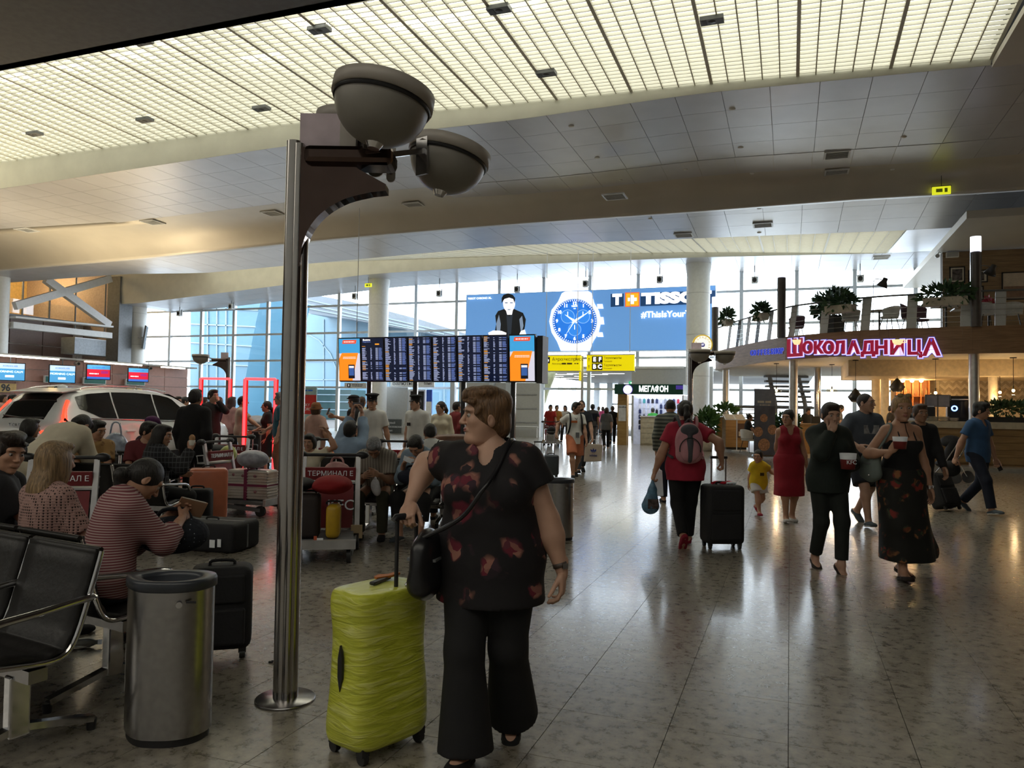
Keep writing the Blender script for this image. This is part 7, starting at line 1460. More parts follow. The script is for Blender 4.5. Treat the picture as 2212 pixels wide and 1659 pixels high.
softbag(on_t(T2, YAW-.2, .34, -.10, .62), (.13, .12, .14), mat('lime_plastic', (.42, .45, .12), .4, var=.4, scale=14, bump=.6, bscale=25), 'lime and white plastic bag hanging on the trolley', name='plastic_bag', seed=6, strap=False)
r1 = YAW+math.radians(8)
suitcase(on_t(T1, r1, -.17, .0, .20), r1+.05, (.24, .36, .44), mat('brown_black_fabric', (.03, .022, .02), .7), 'dark soft suitcase with tan piping on the loaded trolley', wheels=0, trim=mat('piping_tan', (.22, .16, .12), .6)); suitcase(on_t(T1, r1, .09, -.06, .20), r1, (.14, .26, .34), mat('yellow_shell', (.55, .34, .02), .4), 'narrow yellow suitcase on the loaded trolley', wheels=0, ribs=0, trim=M_DGREY)
softbag(on_t(T1, r1, .07, .0, .635), (.20, .2, .10), cloth('red_jacket', '#8a1418'), 'crumpled red jacket thrown on the loaded trolley', name='jacket', cat='jacket', seed=8, strap=False); softbag(on_t(T1, r1, -.27, .0, .67), (.14, .2, .07), M_BLKFAB, 'black jacket on the dark suitcase', name='jacket', cat='jacket', seed=9, strap=False)
softbag(on_t(T1, r1, .06, .40, .82) if False else on_t(T1, r1, .06, .60, .71), (.17, .055, .11), mat('pink_nylon', (.50, .27, .26), .5, var=.2, bump=.3, bscale=20), 'pale pink backpack in the trolley basket', name='backpack', cat='backpack', seed=10)
tgx = thing('luggage_label', 'white luggage label hanging at the trolley edge', 'label', on_t(T1, r1, .0, -.45, .22), r1); MB().bb((-.03, -.012, -.06), (.03, -.008, .04)).build('card', M_SIGNW, tgx); MB().bb((-.06, -.010, -.05), (-.03, -.006, .06)).build('orange_band', mat('tag_orange', (.6, .12, .05), .5), tgx)
M_LEATHER = mat('brown_leather', (.13, .055, .03), .4, var=.25, scale=6, bump=.25, bscale=20)
lb = thing('leather_bag', 'big brown leather holdall on the trolley behind the woman', 'bag', on_t(T5, YAW+.24, -.05, .1, .78), YAW+.1)
vq_obj('bag_body', [sdf_mesh([F((-.34, 0, .16), (.34, 0, .16), .17, .17, (0, 1, 0), .75, .05), L_((0, 0, .28), (.36, .09, .06), None, .06), P_((0, 0, .0), (0, 0, -1))], .014)], M_LEATHER, lb)
for y in (-.09, .09): MB().tube(catmull([(-.12, y, .30), (-.10, y*1.4, .16), (0, y*1.7, .10), (.10, y*1.4, .16), (.12, y, .30)], 4), .009, 6).build('handle', M_BLKFAB, lb)
MB().bb((-.02, -.135, .02), (.04, -.130, .07)).build('tag', M_SIGNW, lb)
suitcase(on_t(T5, YAW+.24, 0, -.02, .20), YAW+.24, (.5, .3, .56), M_BLKFAB, 'black suitcase under the brown leather bag', wheels=0)
softbag(on_t(T3, YAW+.07, .0, .0, .20), (.24, .26, .26), M_BLKFAB, 'black duffel on the bright red trolley', seed=12)
softbag(on_t(T7, YAW-.14, .18, .1, .42), (.18, .16, .22), mat('orange_nylon', (.50, .13, .03), .5, var=.25, bump=.5, bscale=16), 'rust orange bag on the trolley behind the girl', seed=13); softbag(on_t(T7, YAW-.14, -.1, 0, .20), (.2, .25, .14), M_BLKFAB, 'dark bag under the rust orange one', seed=14)
suitcase(on_t(T9, YAW+.35, 0, 0, .20), YAW+.3, (.5, .36, .66), M_BLKFAB, 'black case on the far trolley', wheels=0); softbag(on_t(T9, YAW+.35, .0, 0, .88), (.42, .26, .20), mat('grey_sheet', (.36, .38, .44), .6, var=.1, bump=.4, bscale=6), 'pale grey wrapped bundle stacked on the far trolley', name='bundle', seed=15, strap=False)
suitcase(base_at(538, 16.6), YAW+.2, (.42, .28, .62), M_BLKFAB, 'tall black suitcase standing by the neon frame', handle=.4); suitcase(base_at(552, 15.5), YAW-.1, (.36, .24, .5), M_BLKFAB, 'second black suitcase by the neon frame', handle=.42)
suitcase(on_t(T6, YAW, 0, -.05, .20), YAW, (.46, .3, .3), mat('grey_case', (.35, .35, .34), .6), 'pale grey bag on the far trolley', wheels=0, name='travel_bag', cat='bag'); softbag(on_t(T6, YAW, 0, -.05, .50), (.2, .14, .16), M_BLKFAB, 'dark backpack on the far trolley', name='backpack', cat='backpack', seed=16)
softbag(seat(B_G, 0, .03)+Vector((0, 0, .45)), (.22, .17, .34), mat('print_plastic', (.30, .34, .42), .35, var=.5, scale=10, bump=.6, bscale=20), 'blue printed plastic carrier bag between two seated men', name='plastic_bag', seed=18)
# small things on the floor
fb_ = thing('fallen_bottle', 'crushed clear plastic bottle lying under the bench', 'bottle', G(172, 1400), YAW+math.radians(15)); R_ = Matrix.Rotation(math.pi/2, 3, 'Y'); MB().lathe([(0, -.10), (.028, -.10), (.031, -.07), (.026, -.02), (.031, .02), (.029, .06), (.014, .09), (.014, .11), (0, .11)], n=14, R=R_).build('bottle_body', mat('clear_plastic', (.55, .57, .58), .15, trans=.3), fb_).location = (0, 0, .031); MB().cyl((.105, 0, .031), (.125, 0, .031), .016, n=10).build('cap', M_SIGNW, fb_)
lt = thing('litter_scrap', 'tiny dark scrap of litter on the floor by the lamp post', 'litter', G(585, 1432), .4); MB().box((0, 0, .006), (.028, .012, .011)).build('scrap', M_BLACK, lt, bevel=.003); MB().box((.01, .004, .012), (.012, .010, .004), (0, .3, .5)).build('flap', M_BLACK, lt)
gbt = thing('green_bottle', 'small green drink bottle standing on the bench seat', 'bottle', seat(B_C, 0, .06)+Vector((.12, 0, .452))); MB().lathe([(0, 0), (.03, 0), (.032, .12), (.014, .17), (.014, .20), (0, .20)], n=14).build('glass', mat('green_bottle_glass', (.02, .35, .12), .15, trans=.4), gbt); MB().cyl((0, 0, .2), (0, 0, .215), .016, n=10).build('cap', M_SIGNW, gbt)
wbx = thing('white_display_box', 'low white rounded box standing behind the woman in the floral blouse', 'box', base_at(1128, 10.9), YAW); MB().bb((-.16, -.25, 0), (.16, .25, 1.02)).build('casing', M_WHITE, wbx, bevel=.05, seg=3, smooth=True); MB().bb((-.12, -.255, .1), (.12, -.25, .8)).build('front_panel', M_GREYW, wbx)
# ================================================================= CLOTH PATTERNS
def floral(name, base, cols, scale=7.0, thr=.42):
    m, nt, b, t = mat_new(name); L = nt.links.new
    wv = nd(nt, 'ShaderNodeTexNoise', Scale=6.0, Detail=3.0); mxv = nd(nt, 'ShaderNodeMixRGB', blend_type='ADD'); mxv.inputs[0].default_value = .14
    L(t.outputs['Object'], wv.inputs['Vector']); L(t.outputs['Object'], mxv.inputs[1]); L(wv.outputs['Color'], mxv.inputs[2])
    v = nd(nt, 'ShaderNodeTexVoronoi', Scale=scale); L(mxv.outputs[0], v.inputs['Vector'])
    n2 = nd(nt, 'ShaderNodeTexNoise', Scale=scale*.55, Detail=1.0); L(t.outputs['Object'], n2.inputs['Vector'])
    v3 = nd(nt, 'ShaderNodeTexVoronoi', Scale=scale*3.2); L(mxv.outputs[0], v3.inputs['Vector'])
    rc_ = ramp(nt, [(i/(len(cols)), c) for i, c in enumerate(cols)], 'CONSTANT'); sp = nd(nt, 'ShaderNodeSeparateXYZ'); L(v3.outputs['Color'], sp.inputs[0]); L(sp.outputs[0], rc_.inputs[0])
    mk = ramp(nt, [(thr-.02, (0, 0, 0)), (thr+.03, (1, 1, 1))]); L(n2.outputs['Fac'], mk.inputs[0])
    mk2 = ramp(nt, [(.30, (1, 1, 1)), (.42, (0, 0, 0))]); L(v.outputs['Distance'], mk2.inputs[0]); mm = nd(nt, 'ShaderNodeMixRGB', blend_type='MULTIPLY'); mm.inputs[0].default_value = 1; L(mk.outputs[0], mm.inputs[1]); L(mk2.outputs[0], mm.inputs[2])
    mx = nd(nt, 'ShaderNodeMixRGB'); L(mm.outputs[0], mx.inputs[0]); mx.inputs[1].default_value = hexc(base)+(1,); L(rc_.outputs[0], mx.inputs[2]); L(mx.outputs[0], b.inputs['Base Color']); b.inputs['Roughness'].default_value = .8
    bp = nd(nt, 'ShaderNodeBump', Strength=.4, Distance=.01); nb_ = nd(nt, 'ShaderNodeTexNoise', Scale=12.0, Detail=3.0); L(t.outputs['Object'], nb_.inputs['Vector']); L(nb_.outputs['Fac'], bp.inputs['Height']); L(bp.outputs[0], b.inputs['Normal'])
    return m
def stripes(name, c0, c1, freq, axis=2, duty=.5, soft=.04, tilt=(0, 0, 0)):
    m, nt, b, t = mat_new(name); L = nt.links.new; mp = nd(nt, 'ShaderNodeMapping'); mp.inputs['Rotation'].default_value = tilt; L(t.outputs['Object'], mp.inputs[0])
    sp = nd(nt, 'ShaderNodeSeparateXYZ'); L(mp.outputs[0], sp.inputs[0]); ml = nd(nt, 'ShaderNodeMath', operation='MULTIPLY'); ml.inputs[1].default_value = freq; L(sp.outputs[axis], ml.inputs[0]); fr = nd(nt, 'ShaderNodeMath', operation='FRACT'); L(ml.outputs[0], fr.inputs[0])
    r = ramp(nt, [(duty-soft, c0), (duty+soft, c1)]); L(fr.outputs[0], r.inputs[0]); L(r.outputs[0], b.inputs['Base Color']); b.inputs['Roughness'].default_value = .85; return m
def checks(name, c0, c1, s):
    m, nt, b, t = mat_new(name); L = nt.links.new; v = nd(nt, 'ShaderNodeTexBrick', Scale=s); v.inputs['Color1'].default_value = hexc(c0)+(1,); v.inputs['Color2'].default_value = hexc(c0)+(1,); v.inputs['Mortar'].default_value = hexc(c1)+(1,); v.inputs['Mortar Size'].default_value = .04; v.offset = 0; v.inputs['Brick Width'].default_value = .5; v.inputs['Row Height'].default_value = .5
    sp = nd(nt, 'ShaderNodeSeparateXYZ'); cb_ = nd(nt, 'ShaderNodeCombineXYZ'); ad_ = nd(nt, 'ShaderNodeMath', operation='ADD'); L(t.outputs['Object'], sp.inputs[0]); L(sp.outputs[0], ad_.inputs[0]); L(sp.outputs[1], ad_.inputs[1]); L(ad_.outputs[0], cb_.inputs[0]); L(sp.outputs[2], cb_.inputs[1]); L(cb_.outputs[0], v.inputs['Vector']); L(v.outputs['Color'], b.inputs['Base Color']); b.inputs['Roughness'].default_value = .85; return m
def dots(name, c0, c1, s, r0=.25):
    m, nt, b, t = mat_new(name); L = nt.links.new; v = nd(nt, 'ShaderNodeTexVoronoi', Scale=s); v.inputs['Randomness'].default_value = .0; L(t.outputs['Object'], v.inputs['Vector']); r = ramp(nt, [(r0, c0), (r0+.06, c1)]); L(v.outputs['Distance'], r.inputs[0]); L(r.outputs[0], b.inputs['Base Color']); b.inputs['Roughness'].default_value = .85
    bp = nd(nt, 'ShaderNodeBump', Strength=.5, Distance=.01); L(v.outputs['Distance'], bp.inputs['Height']); L(bp.outputs[0], b.inputs['Normal']); return m
def sidx(d, px): return camxy((px-1106)/1650*d, d)
BLK = cloth('black', '#121214'); BLK2 = cloth('soft_black', '#1a1a1d'); NAVY = cloth('navy', '#161d2e'); WHT = cloth('white', '#d2d3d0', var=.05); CRM = cloth('cream', '#d2c9b2', var=.06); DENIM = cloth('denim', '#4a5a72'); GRYT = cloth('grey', '#6a6c70'); REDC = cloth('crimson', '#8e1426'); YEL_ = cloth('yellow', '#d8b81e'); DGRN = cloth('dark_green', '#1d2622'); BLUT = cloth('blue', '#34567e'); LBLU = cloth('pale_blue', '#8fa6bf'); PNK = cloth('pale_pink', '#b89488')
SH_BLK = ('shoe', cloth('shoe_black', '#17171a')); SH_GRY = ('shoe', cloth('shoe_grey', '#4a545c')); SH_RED = ('shoe', cloth('shoe_red', '#8e1a30')); SH_WHT = ('pump', cloth('shoe_white', '#c8c8c8')); SH_SAN = ('sandal', cloth('shoe_sandal', '#2a211c')); SH_NUDE = ('pump', cloth('shoe_nude', '#2c241e')); SOLEW = cloth('sole_white', '#c4c4c2')
# ---------------------------------------------------------------- the woman in front
loc1 = camxy((1066-1106)/1650*3.50, 3.50); f1 = -12
g1 = tolocal(loc1, f1, GRIP1)
M_FLOR = floral('floral_blouse', '#131014', ['#5e2a36', '#8a5a50', '#241a20', '#6b1f30', '#9a6a5c', '#3a2430'], 8.0, .44)
def ex1(P, r):
    S, El, W = P.arms[-1]; d = nrm(W-El); c = W-d*.035; R_ = Matrix(np.stack([nrm(np.cross(d, [1, 0, 0])), nrm(np.cross(d, np.cross(d, [1, 0, 0]))), d], 1).tolist())
    MB().lathe([(.033, -.010), (.0345, -.010), (.0345, .010), (.033, .010)], n=20, R=R_, c=c).build('watch_band', mat('watch_brown', (.08, .06, .05), .4), r)
    MB().box(Vector(c)+Vector((-.026, .028, .0)), (.026, .012, .024), (0, 0, .6)).build('watch_face', M_BRUSH, r)
P1 = person('woman in a dark floral blouse and black flared trousers pulling a lime yellow suitcase', loc1, f1, 1.645, 'f', 1.34, .22, 'fair', ('tousled', HAU), ('tee', M_FLOR, {'sleeve': .42, 'hem': .20, 'loose': .022, 'flare': 1.06, 'neck': .082, 'vneck': 1.5, 'name': 'blouse'}), ('trousers', BLK, {'flare': .055, 'loose': .02, 'len': 1.04}), ('sandal', cloth('shoe_black2', '#0e0e10')), SOLEW if False else None, 'walk', None, 2, 0, 0, (64, 0, -2), dict(t=g1+A_(.008, -.055, .055), pole=A_(.8, -.5, -.3)), dict(t=(-.335, -.01, .80), pole=A_(-.7, -1, 0)), dict(t=(.06, .16, .082), pitch=6, yaw=-6), dict(t=(-.07, -.20, .11), pitch=-28), dict(curl=.85, d=A_(-.12, .75, -.62), n=A_(-.1, -.55, -.8), thumb=.6), dict(curl=.5, n=A_(.95, .0, .0), d=A_(-.03, .18, -1)), q='near', extra=ex1)
def shoulder_bag(P, side, m, label, size=(.15, .07, .15), drop=.02, strap_from=None, fwd=.10, name='shoulder_bag', out=.06):
    hipl = P.hc+P.rx*side*(.185*P.k+out)+P.fw*fwd+A_(0, 0, drop); w = wl(P, hipl); r = thing(name, label, 'bag', w, P.root.rotation_euler.z); a, b, c = size
    vq_obj('bag_body', [sdf_mesh([L_((0, 0, 0), (b, a, c), None, .03), C((0, -a*.6, -c*.45), (0, a*.6, -c*.45), b*.9, None, .03), C((0, -a*.55, c*.5), (0, a*.55, c*.5), b*.6, None, .03)], .009)], m, r)
    pts = [P.sh[-side]+P.up*.085*P.k-P.rx*(-side)*.06 if strap_from != 'same' else P.sh[side]+P.up*.07*P.k-P.rx*side*.04]
    inv = r.matrix_basis.inverted(); fr = [hipl+A_(0, 0, c*.8)+P.fw*a*.5, P.hc+P.up*.22*P.k+P.sfw*.178*P.k*P.g+P.rx*side*.08, P.hc+P.up*.345*P.k+P.sfw*.188*P.k*P.g-P.rx*side*.015, P.hc+P.up*.43*P.k+P.sfw*.128*P.k*P.g-P.rx*side*.06, pts[0]+P.sfw*.045+P.up*.012, pts[0]-P.sfw*.06]
    if strap_from == 'same': fr = [hipl+A_(0, 0, c*.8)+P.fw*a*.5, P.sh[side]+P.sfw*.08*P.k, pts[0], P.sh[side]-P.sfw*.085*P.k, hipl+A_(0, 0, c*.8)-P.fw*a*.5]
    MB().tube(catmull([inv @ wl(P, q) for q in fr], 5), .011, 6).build('strap', m, r)
    MB().box((0, a*.1, c*.2), (b*2.02, a*.9, .012)).build('flap_edge', M_DGREY, r); MB().sph((b*side, a*.5, -c*.5), .012, 8).build('buckle', M_CHROME, r)
    return r
shoulder_bag(P1, 1, mat('bag_black_gloss', (.012, .012, .014), .3), 'black shoulder bag worn across the woman in the floral blouse', (.155, .065, .16), -.02, None, .12, out=.085)
# ---------------------------------------------------------------- seated, left
def seat_at(b0, t, off=.02, z=.0): p = along(b0, t); return camxy(p[0], p[1])
M_KNIT = dots('openwork_knit', '#2a1a16', '#a5847c', 62, .30); M_STRIPE = stripes('red_white_stripes', '#6e3038', '#a8918c', 74, 2, .5)
person('blonde woman with long straight hair in a pale openwork top seated with her back turned', seat(B_B, 1), 154, 1.64, 'f', 1.05, 0, 'fair', ('long', hairm('ash_blonde', '#8e7452'), .56), ('tee', M_KNIT, {'sleeve': .8, 'name': 'top'}), ('trousers', DENIM), SH_BLK, None, 'sit', None, 4, armR=(.16, .34, .70), armL=(-.16, .34, .70), footR=dict(t=(.14, .56, .078)), footL=dict(t=(-.02, .58, .078)), q='near')
P3 = person('woman with a dark low ponytail in a red striped shirt seated on the bench', seat(B_B, 2), 147, 1.60, 'f', 1.06, 0, 'warm', ('lowpony', HB), ('long', M_STRIPE, {'sleeve': 1.55, 'hem': .12, 'loose': .024}), ('trousers', DENIM), SH_BLK, None, 'sit', None, 15, twist=-12, head=(4, 30, 0), armR=(.10, .42, .87), armL=(-.04, .42, .87), q='near')
pq = wl(P3, P3.hc+A_(.02, .42, .105)); sb_ = softbag(pq, (.20, .13, .11), dots('navy_dots', '#9aa0a8', '#141a24', 40, .10), 'navy spotted bag on the lap of the striped woman', seed=30, rz=YAW+.3)
tan = thing('paper_wallet', 'tan folded wallet in the hands of the striped woman', 'wallet', wl(P3, A_(.04, .52, .92)), YAW+.6); MB().box((0, 0, 0), (.16, .012, .11), (.5, .3, 0)).build('cover', mat('tan_card', (.36, .20, .12), .6), tan, bevel=.004); MB().box((.0, -.008, .01), (.14, .006, .09), (.5, .3, 0)).build('leaf', M_PAPER, tan)
person('man with dark wavy hair leaning in and looking back over the bench', seat(B_B, 0), 148, 1.72, 'm', 1, 0, 'warm', ('tousled', HK), ('tee', BLK2), ('trousers', DENIM), SH_BLK, None, 'sit', None, 6, twist=-22, head=(62, 8, 0), armR=(.14, .38, .72), armL=(-.14, .40, .72), q='mid')
person('person with a dark bun seated beyond the man with wavy hair', seat(B_J), 165, 1.60, 'f', 1, 0, 'warm', ('bun', HB), ('tee', BLK), ('trousers', BLK2), SH_BLK, None, 'sit', None, 6, q='mid')
person('person in a white shirt bending far forward behind the blonde woman', sidx(8.25, 112), 168, 1.74, 'm', 1.2, .1, 'warm', ('short', HB), ('long', CRM, {'loose': .03, 'hem': .14}), ('trousers', BLK2), SH_BLK, None, 'stand', (0, -.12, .90), 52, head=(0, 10, 0), armR=(.18, .62, .45), armL=(-.18, .62, .45), q='mid')
person('black-haired person in dark clothes beside the car number plate', seat(B_H, 1), 150, 1.67, 'm', 1, 0, 'warm', ('bob', HB), ('long', BLK), ('trousers', BLK), SH_BLK, None, 'sit', None, 4, q='mid')
person('man in a yellow print shirt seated in profile with folded hands', seat(B_D, 1), 27, 1.70, 'm', 1.08, .1, 'warm', ('short', HB), ('shirt', floral('yellow_print', '#a58250', ['#7a5a34', '#b59060', '#8a6a40'], 9, .42), {'collar': cloth('yellow_collar', '#a58250')}), ('trousers', BLK2), SH_BLK, None, 'sit', None, 6, head=(-42, 12, 0), armR=(.10, .42, .72), armL=(-.08, .42, .72), q='mid')
def glasses(P, r):
    for s in (1, -1): MB().tube([P.hp(s*.031+.019*math.cos(a), .101-.004*abs(math.cos(a)), .010+.015*math.sin(a)) for a in np.linspace(0, 6.28, 14, endpoint=False)], .0016, 5, closed=True).tube([P.hp(s*.05, .098, .014), P.hp(s*.078, .02, .012)], .0018, 5).build('glasses', M_BLACK, r)
person('man with glasses in a wine red shirt seated in profile', seat(B_D, 0), 30, 1.66, 'm', 1, 0, 'warm', ('short', HB), ('shirt', cloth('wine', '#6a2a30'), {'collar': BLK}), ('trousers', BLK2), SH_BLK, None, 'sit', None, 8, head=(-52, 6, 0), armR=(.12, .40, .72), armL=(-.12, .40, .72), q='mid', extra=glasses)
def purple_cap(P, r): vq_obj('cap', [sdf_mesh([L_(P.hp(0, -.01, .075), A_(.10, .11, .075)*P.k, P.Rh, .02), C(P.hp(-.05, .08, .05), P.hp(.05, .08, .05), .02, .02, .02)], .009)], cloth('purple', '#4e1c50', bump=.8, bscale=30), r)
person('person in a purple knitted cap behind the man with glasses', seat(B_G, 1), 170, 1.70, 'f', 1, 0, 'warm', ('bob', HB), ('long', cloth('plum', '#2a1a28')), ('trousers', BLK), SH_BLK, None, 'sit', None, 4, q='far', extra=purple_cap)
P11 = person('woman with long black hair in a dark plaid shirt eating on the bench', seat(B_C, 1), 150, 1.63, 'f', 1.08, 0, 'warm', ('long', HB), ('long', checks('dark_plaid', '#17181c', '#4a4c50', 9), {'loose': .03}), ('trousers', BLK), SH_BLK, None, 'sit', None, 6, twist=-18, head=(42, 6, 0), armL=(-.10, .42, .72), armR=dict(t=(.30, .26, 1.02), pole=A_(.7, .2, -1)), q='mid', handR=dict(d=A_(0, .2, 1), n=A_(-.4, .6, 0), curl=.8))
cr_ = thing('snack_roll', 'bread roll held up by the woman in plaid', 'food', wl(P11, P11.hands[1])); MB().sph((0, 0, .05), (.035, .035, .045), 12).build('roll', mat('bread', (.45, .25, .12), .7, var=.3, scale=30), cr_); MB().lathe([(.028, -.03), (.034, .03), (.036, .03), (.03, -.03)], n=14).build('paper_sleeve', M_PAPER, cr_)
# ---------------------------------------------------------------- around the car and the neon frames
person('man in a black suit standing with his back turned beside the white car', sidx(11.2, 421), 172, 1.76, 'm', 1.06, 0, 'warm', ('short', HB), ('long', BLK, {'hem': .16, 'loose': .024, 'name': 'jacket'}), ('trousers', BLK), SH_BLK, q='mid')
person('man in a dark suit covering his mouth inside the red neon frame', sidx(15.9, 459), 60, 1.84, 'm', 1, 0, 'fair', ('short', HK), ('long', BLK2, {'hem': .15, 'name': 'jacket'}), ('trousers', BLK2), SH_BLK, armL=dict(t=(-.02, .16, 1.60), pole=A_(-.6, .3, -1)), handL=dict(d=A_(.1, -.3, 1), n=A_(.2, -1, 0), curl=.5), q='far')
for px, d, fc, lab, kw in ((384, 20.5, 60, 'dark-haired woman glancing sideways beyond the car bonnet', dict(sex='f', hair=('bob', HB), top=('long', BLK2))), (399, 21.5, 120, 'man in a white shirt beyond the car bonnet', dict(hair=('short', HB), top=('tee', WHT))), (441, 21.5, 150, 'man with a shaved neck behind the red frame', dict(hair=('short', HK), top=('tee', GRYT))), (475, 19.5, -140, 'person with a ponytail behind the suited man', dict(sex='f', hair=('pony', HBR), top=('tee', NAVY))), (500, 18.6, 150, 'woman with long auburn hair beside the cream-shirted man', dict(sex='f', hair=('long', hairm('auburn', '#3a1a16')), top=('long', cloth('dusty_pink', '#a07a78')))), (6, 23, 90, 'person in pale pink at the check-in desk behind the car', dict(sex='f', hair=('bob', HK), top=('tee', PNK))), (26, 22, 100, 'dark-haired person at the check-in desk beside the car', dict(hair=('short', HB), top=('tee', CRM)))):
    person(lab, sidx(d, px), fc, 1.72, skin='warm', bottom=('trousers', BLK2), shoes=SH_BLK, q='far', **kw)
person('man in a cream shirt and pale trousers pushing a case beside the red frame', sidx(16.9, 523), 105, 1.72, 'm', 1, 0, 'warm', ('short', HB), ('shirt', cloth('cream_shirt', '#b8a494'), {}), ('trousers', CRM), SH_BLK, armL=(-.12, .42, 1.0), armR=(.14, .46, .98), q='far')
person('woman in a short-sleeved black dress beside the second neon frame', sidx(16.4, 580), -70, 1.62, 'f', 1, 0, 'warm', ('lowpony', HB), ('tee', BLK), ('dress', BLK, {'hem': .45, 'rad': .22}), SH_BLK, armR=(.12, .30, .95), q='far')
person('man in a teal shirt standing half behind the lamp post', sidx(15.6, 609), -80, 1.80, 'm', 1.1, .1, 'fair', ('short', HG), ('shirt', cloth('teal', '#1f5668')), ('trousers', cloth('terracotta', '#8a5a48')), SH_BLK, armR=(.1, .30, 1.02), q='far')
def bucket_hat(P, r): MB().lathe([(0.001, .125), (.06, .12), (.09, .075), (.095, .03), (.13, .0), (.128, -.004), (.09, .025)], n=20, c=P.hp(0, -.01, .02), R=Matrix((P.Rh).tolist())).build('hat', cloth('straw', '#8a5a34'), r)
P20 = person('woman in a tan sun hat and pale pink tunic with her back turned', sidx(14.2, 684), 160, 1.58, 'f', 1.02, 0, 'warm', ('bob', HBR), ('shirt', PNK, {'hem': .30, 'loose': .03, 'name': 'tunic'}), ('trousers', BLK), SH_BLK, head=(0, -6, 0), armR=(.24, .12, .86), q='far', extra=bucket_hat)
shoulder_bag(P20, -1, BLK, 'small black crossbody bag of the woman in the sun hat', (.08, .04, .08), -.05)
# ---------------------------------------------------------------- middle group
P21 = person('man in a pale blue shirt seated with his back turned, photographing with raised arms', seat(B_F, 0), 174, 1.70, 'm', 1.05, 0, 'warm', ('short', HB), ('long', LBLU, {'loose': .026, 'sleeve': 1.7}), ('trousers', NAVY), SH_BLK, None, 'sit', None, -2, head=(0, -8, 0), armR=dict(t=(.06, .30, 1.46), pole=A_(1, .1, -.25)), armL=dict(t=(-.06, .30, 1.46), pole=A_(-1, .1, -.25)), handR=dict(d=A_(-.1, .1, 1), n=A_(-1, -.2, 0), curl=.7), handL=dict(d=A_(.1, .1, 1), n=A_(1, -.2, 0), curl=.7), q='mid')
cmx = thing('phone', 'dark phone held up by the photographing man', 'phone', wl(P21, A_(0, .32, 1.55)), P21.root.rotation_euler.z); MB().box((0, 0, 0), (.16, .012, .08)).build('case', M_BLACK, cmx, bevel=.004); MB().box((0, -.007, 0), (.145, .002, .07)).build('screen', mat('phone_glow', (.1, .1, .12), .1), cmx)
P22 = person('girl in a white top resting a raised hand beside the trolley', seat(B_I), 5, 1.40, 'f', .95, 0, 'warm', ('bob', HB), ('tee', CRM), ('trousers', BLK), SH_BLK, None, 'sit', None, 4, head=(10, 6, 0), armL=dict(t=(-.22, .10, 1.22), pole=A_(-1, .3, -.6)), handL=dict(d=A_(.5, .1, .6), n=A_(.3, .2, -.8), curl=.4), q='mid')
P23 = person('grey-haired man in a pale striped shirt seated and looking down at a white cloth', seat(B_E, 2), -4, 1.68, 'm', 1.05, .1, 'tan', ('short', HG), ('shirt', stripes('grey_stripes', '#6e675e', '#8c857a', 30, 0, .5), {'collar': cloth('grey_collar', '#8c857a'), 'loose': .028}), ('trousers', cloth('olive', '#3a3a2c')), SH_BLK, None, 'sit', None, 28, head=(-6, 28, 0), armR=(.08, .46, .74), armL=(-.10, .48, .76), handL=dict(curl=.9), footR=dict(t=(.14, .36, .078)), footL=dict(t=(-.12, .36, .078)), q='mid')
wc2 = thing('white_cloth', 'white tissue held by the grey-haired seated man', 'tissue', wl(P23, A_(-.09, .60, .62)), .4); vq_obj('tissue', [sdf_mesh([L_((0, 0, .03), (.05, .03, .08), None, .03), L_((.02, .01, -.03), (.045, .03, .06), None, .03)], .008)], cloth('tissue', '#b8b8bc', bump=.8, bscale=40), wc2); MB().sph((0, 0, .1), (.02, .02, .03), 8).build('knot', cloth('tissue', '#b8b8bc'), wc2)
P24 = person('man in a pale blue shirt with a crossbody strap seated and sorting papers', seat(B_E, 1), -16, 1.66, 'm', 1.02, 0, 'warm', ('short', HB), ('long', cloth('ice_blue', '#7f93a4'), {'collar': cloth('ice_collar', '#8fa3b4'), 'sleeve': 1.75, 'loose': .026}), ('trousers', BLK, {'len': .55, 'loose': .03}), SH_GRY, SOLEW, 'sit', None, 22, head=(2, 26, 0), armR=(.10, .42, .88), armL=(-.12, .42, .88), footR=dict(t=(.16, .36, .078)), footL=dict(t=(-.14, .50, .078)), q='mid')
pp_ = thing('paper_slip', 'white paper slip in the hands of the seated man in pale blue', 'paper', wl(P24, A_(.0, .54, .95)), .3); MB().box((0, 0, 0), (.10, .003, .07), (.6, .4, 0)).build('sheet', M_SIGNW, pp_); MB().box((.03, .0, -.01), (.08, .003, .05), (.4, .1, .2)).build('fold', M_SIGNW, pp_)
softbag(wl(P24, A_(0, .40, .655)), (.17, .12, .09), NAVY, 'navy bag on the lap of the man sorting papers', seed=40, rz=YAW)
P25 = person('man in a white shirt with a black strap seated with his back turned', seat(B_F, 2), 168, 1.70, 'm', 1.06, 0, 'warm', ('short', HB), ('tee', WHT, {'loose': .026}), ('trousers', NAVY), SH_BLK, None, 'sit', None, 6, side=-6, head=(-24, 8, 0), armL=dict(t=(-.50, .12, .90), pole=A_(-.5, -.6, -.4)), q='mid')
MB().tube(catmull([P25.sh[1]+A_(-.07, .07, .06), P25.sh[1]+A_(-.06, -.06, .06), P25.hc+A_(.0, -.145, .28), P25.hc+A_(-.14, -.13, .08)], 5), .014, 6).build('strap', BLK, P25.root)
